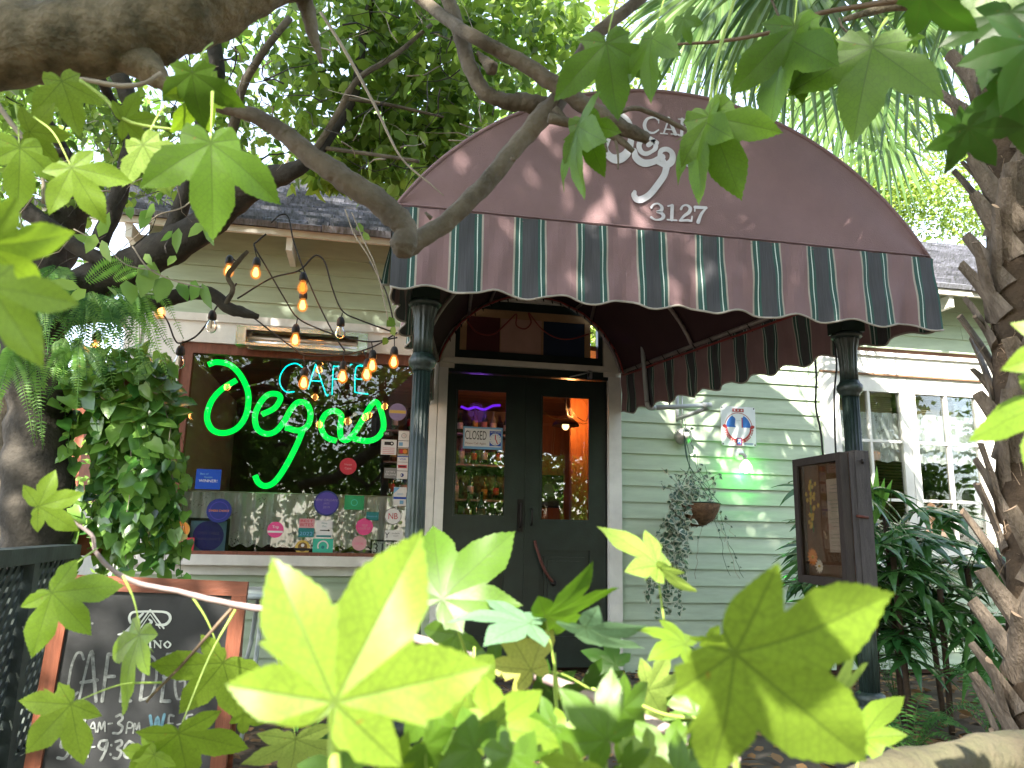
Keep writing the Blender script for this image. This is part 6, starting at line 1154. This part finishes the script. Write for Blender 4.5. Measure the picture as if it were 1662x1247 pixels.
for a in ((-9, -13, 7, 'dark street tree mirrored at the left of the shop window'), (-3, -14, 7.5, 'dark street tree mirrored in the middle of the shop window'), (3, -13, 7, 'street tree mirrored in the left door glass'), (9, -14, 7.5, 'street tree mirrored in the right door glass'), (16, -12, 8.5, 'street tree mirrored in the side window'), (22, -9, 8.5, 'street tree at the far right beyond the road'), (12.5, -9, 6, 'low street tree between the two mirrored in the side window')):  # the last two trees are added to cover sky mirrored in the side window
    x, y, h, lab = a; shadetree(x, y, h, [((x, y, h*.8), (3.4, 2.2, 2.6), 1.), ((x-1.2, y+1, h*.45), (2.6, 1.6, 1.8), .8), ((x+1.5, y+.6, h*.35), (2.4, 1.5, 1.5), .7), ((x+1, y, h*1.2), (3, 2, 1.5), .6)], 10000, lab, .30, cs=.45, m_=midleaf)
hg = MB(); pp, _k = blob_pts([((-12+4*i, -10, .7), (2.2, .6, .6), 1) for i in range(9)], 7000, clumps=260, cs=.22); cloud(hg, pp, unit(len(pp)), unit(len(pp)), rng.uniform(.1, .2, len(pp)), T_TRI, shadel, .8); o = hg.build('hedge'); tag(o, 'low dark hedge across the street mirrored in the glass', 'hedge')
# ------------------------------------------------------------------ sweetgum sprays close to the lens
lime = leafmat('sweetgum_lime', (.14, .235, .02), (.185, .28, .032), .45, .42, .14, vein=True); green = leafmat('sweetgum_green', (.062, .135, .010), (.092, .18, .016), .42, .42, .16, vein=True)
pale = leafmat('sweetgum_pale', (.22, .33, .06), (.28, .38, .08), .45, .5, .12, vein=True); dkg = leafmat('sweetgum_dark', (.026, .075, .008), (.042, .105, .012), .38, .38, .15, vein=True)
teal = leafmat('sweetgum_underside', (.12, .24, .14), (.16, .28, .15), .3, .6, .1, vein=True); yel = leafmat('sweetgum_yellow', (.36, .38, .08), (.42, .40, .10), .4, .5, .15, vein=True); ptm = mat('petiole_lime', (.30, .42, .08), .5, .2, 20, 0)
LIM = dict(l=lime, g=green, p=pale, d=dkg, t=teal, y=yel)
def outline(scl, rs):
    o = []; sp = math.radians(53); Ls = [1.0, .95, .95, .62, .62]; Ls = [a*b_ for a, b_ in zip(Ls, scl)]
    def lobe(ax, L_, s0, s1, outer):
        q = []
        for (t, r_) in ((-26.5, None), (-22.5, .57), (-19.5, .66), (-14, .735), (-8, .835), (-3, .925), (0, 1.0), (3, .925), (8, .835), (14, .735), (19.5, .66), (22.5, .57)):
            if r_ is None: q.append((ax+math.radians(t), s0)); continue
            q.append((ax+math.radians(t*(1.12 if L_ < .7 else 1)), max(L_*r_, .30)))
        return q
    sn = .49
    o += [(math.radians(-178), .05), (math.radians(-160), .14), (math.radians(-146), .22)]
    for ax, L_ in ((-2*sp, Ls[3]), (-sp, Ls[1]), (0, Ls[0]), (sp, Ls[2]), (2*sp, Ls[4])): o += lobe(ax, L_, .30 if ax == -2*sp else sn, sn, False)
    o += [(math.radians(134), .24), (math.radians(146), .22), (math.radians(160), .14), (math.radians(178), .05)]
    o = sorted(o); p = []
    for i in range(len(o)-1):
        for k in range(3):
            t = k/3; a = o[i][0]+(o[i+1][0]-o[i][0])*t; r_ = o[i][1]+(o[i+1][1]-o[i][1])*t; p.append((a, r_*(1+(.012 if (len(p) % 2) else -.008)*(r_ > .3))))
    p.append(o[-1]); return p
def sgleaf(parent, c, tip, D, m_='l', roll=0., tilt=0., droop=.18, cup=.10, scl=(1, 1, 1, 1, 1), pet=None, seed=None, world=None):
    "c, tip: base and point of the middle lobe; roll turns the blade about its midrib, tilt takes the tip away from the viewer"
    r2 = np.random.default_rng(seed if seed is not None else int(c[0]*7+c[1]*13) % 9999)
    a = P(c[0], c[1], D); e = P(tip[0], tip[1], D); Ld = np.linalg.norm(e-a); view = norm(a-EYE); ax = norm(norm(e-a)*math.cos(math.radians(tilt))+view*math.sin(math.radians(tilt))); L_ = Ld/math.cos(math.radians(tilt))
    nv = -view; nv = norm(nv-ax*np.dot(nv, ax)); sd = np.cross(ax, nv); rr = math.radians(roll); nv2 = nv*math.cos(rr)+sd*math.sin(rr); sd2 = np.cross(ax, nv2)
    if world is not None: a, ax, nv2, L_ = K3(world[0]), norm(world[1]), norm(world[2]), world[3]; ax = norm(ax-nv2*np.dot(ax, nv2)); sd2 = np.cross(ax, nv2)
    scl = [q_*f_ for q_, f_ in zip(scl, r2.uniform(.93, 1.07, 5))]; ol = outline(scl, r2); b = MB(); V = [(0, 0, 0)]; UVs = [(0, 0)]; rings = 7; M_ = len(ol); ph = r2.uniform(0, 6.28, 4)
    def zz(x, y):
        r_ = math.hypot(x, y); th = math.atan2(x, y); sp = math.radians(53); rel = abs(th-round(th/sp)*sp)
        return -droop*r_*r_+cup*min(rel*r_, .3)*1.0+.028*math.sin(5*x+ph[0])*r_+.03*math.sin(6*y+ph[1])*r_+.016*math.sin(13*x+9*y+ph[2])*r_
    for k in range(1, rings+1):
        f_ = k/rings
        for (th, r_) in ol:
            x, y = r_*f_*math.sin(th), r_*f_*math.cos(th); V.append((x, y, zz(x, y))); UVs.append((x, y))
    F_ = [(0, 1+i, 2+i) for i in range(M_-1)]
    for k in range(rings-1): F_ += [(1+k*M_+i, 1+(k+1)*M_+i, 1+(k+1)*M_+i+1, 1+k*M_+i+1) for i in range(M_-1)]
    V = np.array(V)*L_; W_ = a+V[:, :1]*sd2+V[:, 1:2]*ax+V[:, 2:]*nv2; b.add(W_, F_, LIM[m_], True); b.uv = list(UVs)
    if pet is not None:
        pe_ = P(pet[0], pet[1], pet[2] if len(pet) > 2 else D*1.02) if len(pet) < 4 else pet; mid = (a+pe_)/2+K3([0, 0, .08*np.linalg.norm(pe_-a)]); n0 = b.n; b.tube([a-nv2*L_*.03, mid-nv2*L_*.03, pe_], [L_*.006, L_*.013, L_*.020], ptm, n=7, k=5); b.uv += [(3., 3.)]*(b.n-n0)
    return b.build('leaf', parent)
def spray(lab, c, D): return thing('sweetgum_spray', lab, 'branch', P(c[0], c[1], D), 'sweetgum sprays close to the lens')
def stick(t, pts, D, m_=None, nm='twig'):
    b = MB(); branchtube(b, pts, D, n=8, m_=m_ or twigm); b.build(nm, t)
# upper left
t = spray('sweetgum leaves hanging in front of the limb at the upper left', (200, 200), .95)
stick(t, [(-30, 120, 4), (10, 190, 4), (60, 250, 4), (70, 285, 3), (70, 330, 3)], 1.0, twigm); stick(t, [(130, 130, 3), (170, 160, 3), (215, 200, 3), (330, 215, 2)], 1.0, ptm)
sgleaf(t, (342, 232), (348, 377), .85, 'g', roll=-8, tilt=5, droop=.15, scl=(1, 1.02, .95, .50, .45), pet=(345, 150, .9)); sgleaf(t, (312, 118), (322, 196), .92, 'g', roll=20, tilt=30, droop=.3, scl=(.9, .95, .9, .7, .6), pet=(345, 70, 1.0)); sgleaf(t, (322, 150), (346, 205), .95, 'l', roll=-20, tilt=40, droop=.3)
sgleaf(t, (232, 235), (270, 312), .95, 'p', roll=10, tilt=12, scl=(1, .85, .9, .6, .5), pet=(265, 175, .97)); sgleaf(t, (116, 272), (162, 348), .9, 'l', roll=0, tilt=10, droop=.2, scl=(1, 1., .95, .8, .8), pet=(55, 190, .97)); sgleaf(t, (100, 132), (128, 206), 1.0, 'l', roll=-15, tilt=20, scl=(1, .8, .95, .6, .5)); sgleaf(t, (200, 196), (258, 192), 1.0, 'l', tilt=10)
sgleaf(t, (48, 214), (116, 222), .98, 'l', roll=10, tilt=8); sgleaf(t, (32, 240), (32, 340), .96, 'l', roll=-10, tilt=5, scl=(1, .7, .6, .5, .5), pet=(25, 170, 1)); sgleaf(t, (-22, 400), (122, 388), .5, 'l', roll=20, tilt=20, droop=.25, scl=(1, .7, .9, .6, .6)); sgleaf(t, (-20, 465), (72, 580), .45, 'l', roll=-20, tilt=15, droop=.2, scl=(1, .9, .8, .6, .6))
# lower left
t = spray('sweetgum leaves hanging in front of the chalkboard', (200, 950), 1.1)
stick(t, [(100, 835, 2.5), (148, 868, 3), (155, 895, 3.5), (182, 925, 4), (228, 948, 4.2), (290, 960, 4.5), (335, 972, 5), (400, 985, 5.5), (445, 992, 6), (560, 1010, 7), (760, 1060, 8, .95), (960, 1130, 9, .8), (1200, 1240, 10, .7)], 1.08, mat('purple_twig', (.26, .20, .19), .6, .3, 20, .2)); stick(t, [(376, 988, 3), (330, 1040, 2.6), (290, 1085, 2.4), (245, 1130, 2.2), (238, 1140, 2)], 1.07, mat('brown_twig', (.15, .10, .06), .6, .3, 20, .2))
sgleaf(t, (62, 822), (138, 800), 1.0, 'l', roll=0, tilt=5, droop=.1, scl=(1, .9, 1, .95, .95), pet=(130, 850, 1.06)); sgleaf(t, (84, 962), (150, 1030), 1.0, 'l', roll=-10, tilt=8, droop=.12, scl=(1, 1.15, 1.1, 1.1, .75), pet=(155, 892, 1.06)); sgleaf(t, (115, 1143), (32, 1232), 1.0, 'l', roll=5, tilt=6, droop=.12, scl=(1, 1.05, .85, .85, .6), pet=(262, 1108, 1.06))
sgleaf(t, (226, 1030), (188, 1158), 1.05, 'l', roll=62, tilt=5, droop=.1, scl=(1, .7, .9, .7, .6), pet=(200, 935, 1.06)); sgleaf(t, (362, 1076), (284, 1172), 1.08, 'l', roll=-12, tilt=6, droop=.12, scl=(1, 1.05, 1., 1., .9), pet=(312, 968, 1.08)); sgleaf(t, (290, 1190), (310, 1300), 1.0, 'l', roll=10, tilt=30, scl=(1, 1, 1, .9, .9), pet=(382, 990, 1.07)); sgleaf(t, (480, 1200), (470, 1290), .95, 'p', roll=-10, tilt=40, scl=(1, 1, 1, 1, 1), pet=(440, 1040, .98))
sgleaf(t, (395, 1160), (432, 1180), 1.08, 'l', roll=30, tilt=20); sgleaf(t, (250, 1225), (205, 1290), 1.0, 'l', roll=20, tilt=20)
# the two big leaves and the thicket at the bottom
t = spray('very large blurred pale sweetgum leaf at bottom centre with the thicket around it', (560, 1100), .42)
sgleaf(t, (543, 1140), (690, 852), .40, 'l', roll=0, tilt=8, droop=.10, cup=.22, scl=(1., .85, .90, .95, .72), pet=(548, 1400, .44)); stick(t, [(540, 1150, 9), (545, 1260, 10), (550, 1400, 12)], .42, ptm, 'petiole')
sgleaf(t, (718, 972), (836, 848), .75, 'g', roll=-25, tilt=10, droop=.15, scl=(1, .95, .8, .7, .6), pet=(770, 1110, .8)); sgleaf(t, (740, 1030), (700, 1100), .8, 'g', roll=30, tilt=30); sgleaf(t, (885, 1000), (1012, 962), .7, 'g', roll=66, tilt=5, droop=.1, scl=(1, .9, 1, .9, .9), pet=(908, 1135, .72)); sgleaf(t, (860, 1012), (740, 984), .68, 't', roll=70, tilt=5, droop=.15); sgleaf(t, (950, 1018), (1048, 1075), .66, 't', roll=66, tilt=5)
sgleaf(t, (862, 1088), (814, 1003), .72, 'y', roll=10, tilt=10, droop=.1, scl=(1, .8, 1., .8, .5), pet=(960, 1120, .74)); sgleaf(t, (800, 1180), (885, 1098), .52, 'l', roll=-20, tilt=20, droop=.3, scl=(1, .9, 1, .9, .8), pet=(790, 1320, .5)); sgleaf(t, (770, 1215), (690, 1190), .5, 'g', roll=20, tilt=25, droop=.3); sgleaf(t, (985, 1200), (912, 1128), .5, 'g', roll=-10, tilt=15, droop=.3, scl=(1, 1, 1, .9, .9), pet=(985, 1380, .5)); sgleaf(t, (830, 1260), (880, 1180), .48, 'g', roll=15, tilt=25, droop=.35)
sgleaf(t, (1052, 1120), (1130, 1105), .75, 'p', roll=30, tilt=20); sgleaf(t, (700, 1290), (640, 1210), .6, 'l', roll=15, tilt=25); sgleaf(t, (930, 1290), (1010, 1240), .55, 'g', roll=-15, tilt=25)
for pts in ([(900, 1060, 2.5), (902, 1135, 3), (915, 1240, 3)], [(960, 1118, 2.5), (1010, 1130, 3), (1080, 1160, 3), (1180, 1170, 3)], [(1060, 1180, 3), (1100, 1210, 3), (1130, 1247, 3)], [(770, 1050, 2), (770, 1110, 2.5)]): stick(t, [p + () for p in pts], .75, ptm, 'petiole')
t = spray('very large half shaded sweetgum leaf at the bottom right', (1200, 1100), .4)
sgleaf(t, (1192, 1060), (1450, 1275), .38, 'l', roll=6, tilt=10, droop=.12, cup=.14, scl=(1, .98, .78, .80, .58), pet=(1205, 1420, .42)); sgleaf(t, (1112, 1046), (1042, 1010), .62, 'l', roll=60, tilt=15, droop=.2); sgleaf(t, (1150, 1035), (1200, 1062), .6, 'l', roll=55, tilt=10)
sgleaf(t, (1068, 918), (988, 848), .7, 'p', roll=48, tilt=5, droop=.2, scl=(1, .7, .7, .5, .5), pet=(1078, 1010, .72)); sgleaf(t, (1070, 922), (1132, 970), .7, 'p', roll=62, tilt=10, droop=.1, scl=(1, .6, .6, .5, .5)); sgleaf(t, (1400, 1200), (1452, 1098), .62, 'l', roll=-35, tilt=10, droop=.4, scl=(1, .9, .6, .7, .5), pet=(1380, 1300, .6)); sgleaf(t, (1350, 1130), (1420, 1085), .5, 'p', roll=70, tilt=0)
sgleaf(t, (1090, 1240), (1040, 1180), .6, 'g', roll=10, tilt=30); sgleaf(t, (1100, 1280), (1180, 1230), .55, 'g', roll=10, tilt=20)
for (cx_, cy_, tx_, ty_, D_, mm_, ro_) in ((700, 1150, 640, 1215, .6, 'g', 15), (760, 1120, 850, 1150, .66, 'l', -20), (900, 1180, 850, 1240, .6, 'g', 10), (1010, 1150, 1080, 1200, .62, 'g', -15), (1060, 1230, 1000, 1275, .52, 'l', 20), (640, 1240, 700, 1290, .5, 'l', 10), (830, 1225, 780, 1290, .45, 'g', 20), (950, 1110, 1000, 1160, .8, 'd', 20), (560, 1260, 480, 1230, .7, 'g', 20), (1130, 1160, 1080, 1120, .75, 'g', 10), (940, 1240, 900, 1300, .45, 'l', -10), (690, 1210, 740, 1260, .5, 'g', -10), (870, 1130, 940, 1175, .85, 'd', 15), (800, 1090, 760, 1050, .85, 'g', -25), (1000, 1080, 950, 1050, .85, 'd', 30), (920, 1200, 860, 1190, .7, 'l', 10), (1040, 1160, 1000, 1110, .8, 'p', 25), (1120, 1215, 1170, 1250, .6, 'g', 10), (620, 1190, 570, 1240, .65, 'd', 15), (1010, 1245, 1060, 1290, .48, 'g', 0)): sgleaf(t, (cx_, cy_), (tx_, ty_), D_, mm_, roll=ro_, tilt=22, droop=.3, pet=(cx_+10, cy_+160, D_))
cw_ = P(1120, 1010, .38)+SUND*.42  # two unseen leaves added towards the sun to cast shadow on the near leaves
sgleaf(t, (840, -798), (840, -1400), .12, 'g', world=(cw_, (.3, -.2, 1), SUND, .085)); sgleaf(t, (800, -700), (840, -1400), .12, 'g', world=(P(1010, 1130, .42)+SUND*.43, (-.6, .1, .6), SUND, .07))
# upper right
t = spray('sweetgum leaves hanging in front of the awning lettering', (1150, 190), 1.15)
stick(t, [(1210, -60, 3), (1180, 40, 3), (1160, 110, 3), (1152, 180, 2.5)], 1.2, ptm)
sgleaf(t, (1152, 190), (1197, 312), 1.0, 'g', roll=5, tilt=5, droop=.14, scl=(1, .95, .72, .45, .55), pet=(1180, 100, 1.05)); sgleaf(t, (1140, 195), (1118, 330), 1.02, 'g', roll=62, tilt=5, scl=(1, .7, .9, .5, .5)); sgleaf(t, (984, 70), (1003, 182), 1.05, 'g', roll=-12, tilt=8, droop=.15, scl=(1, 1, 1, .6, .6), pet=(1010, -20, 1.1)); sgleaf(t, (948, 200), (976, 286), 1.1, 'g', roll=18, tilt=8, scl=(1, .7, .8, .4, .4)); sgleaf(t, (938, 205), (922, 322), 1.1, 'g', roll=74, tilt=0)
sgleaf(t, (1058, 62), (1046, 150), 1.0, 'g', roll=50, tilt=10, scl=(1, .9, .9, .5, .5), pet=(1090, -30, 1.05)); sgleaf(t, (1110, 30), (1116, 70), 1.0, 'g', roll=40, tilt=10)
t = spray('sweetgum leaves hanging before the palm fronds at the upper right', (1415, 75), 1.1)
stick(t, [(1100, 72, 2, 1.3), (1180, 66, 3, 1.28), (1260, 50, 3.5, 1.26), (1330, 22, 4, 1.24), (1400, 10, 4.5, 1.22), (1500, -5, 6, 1.2)], 1.2, mat('brown_twig', (.15, .10, .06), .6, .3, 20, .2)); stick(t, [(1370, 32, 4), (1410, 20, 6), (1460, 10, 8), (1520, 20, 7), (1560, 60, 6)], 1.3, barkl); stick(t, [(1248, -10, 2), (1270, 40, 2), (1290, 85, 2), (1325, 102, 1.5)], 1.15, bark); stick(t, [(1362, 30, 2), (1372, 50, 2), (1412, 68, 2)], 1.12, bark)
sgleaf(t, (1415, 76), (1384, 222), .98, 'g', roll=5, tilt=5, droop=.1, scl=(1, .92, .85, .55, .60), pet=(1440, 30, 1.0)); sgleaf(t, (1290, 44), (1308, 162), 1.02, 'g', roll=-20, tilt=8, droop=.2, scl=(1, .85, 1.1, .6, .7), pet=(1300, -30, 1.05)); sgleaf(t, (1275, 60), (1236, 190), 1.04, 'g', roll=50, tilt=8, scl=(1, .9, .7, .5, .5)); sgleaf(t, (1480, 60), (1490, 78), 1.0, 'g')
t = spray('dark sweetgum leaves crowding the right edge in front of the palm trunk', (1600, 150), .6)
sgleaf(t, (1572, 208), (1616, 276), .62, 'd', roll=10, tilt=10, droop=.2, scl=(1, 1, .9, .7, .7), pet=(1570, 232, .66)); sgleaf(t, (1562, 214), (1516, 240), .64, 'd', roll=-20, tilt=15); sgleaf(t, (1640, 130), (1668, 235), .6, 'd', roll=-20, tilt=10, scl=(1, 1.0, 1., .8, .7)); sgleaf(t, (1640, 20), (1602, 110), .58, 'd', roll=12, tilt=8, scl=(1, .9, .9, .8, .8)); sgleaf(t, (1498, -12), (1586, 68), .58, 'd', roll=30, tilt=10, scl=(1, .9, .8, .7, .6)); sgleaf(t, (1672, 70), (1640, 165), .56, 'd', roll=-25, tilt=10)
sgleaf(t, (1735, 560), (1645, 590), .42, 'l', roll=10, tilt=20, droop=.3, scl=(.8, .9, .8, .7, .7)); sgleaf(t, (1740, 640), (1668, 780), .42, 'l', roll=30, tilt=10, droop=.2); sgleaf(t, (1600, -30), (1560, 40), .7, 'g', roll=20, tilt=10)
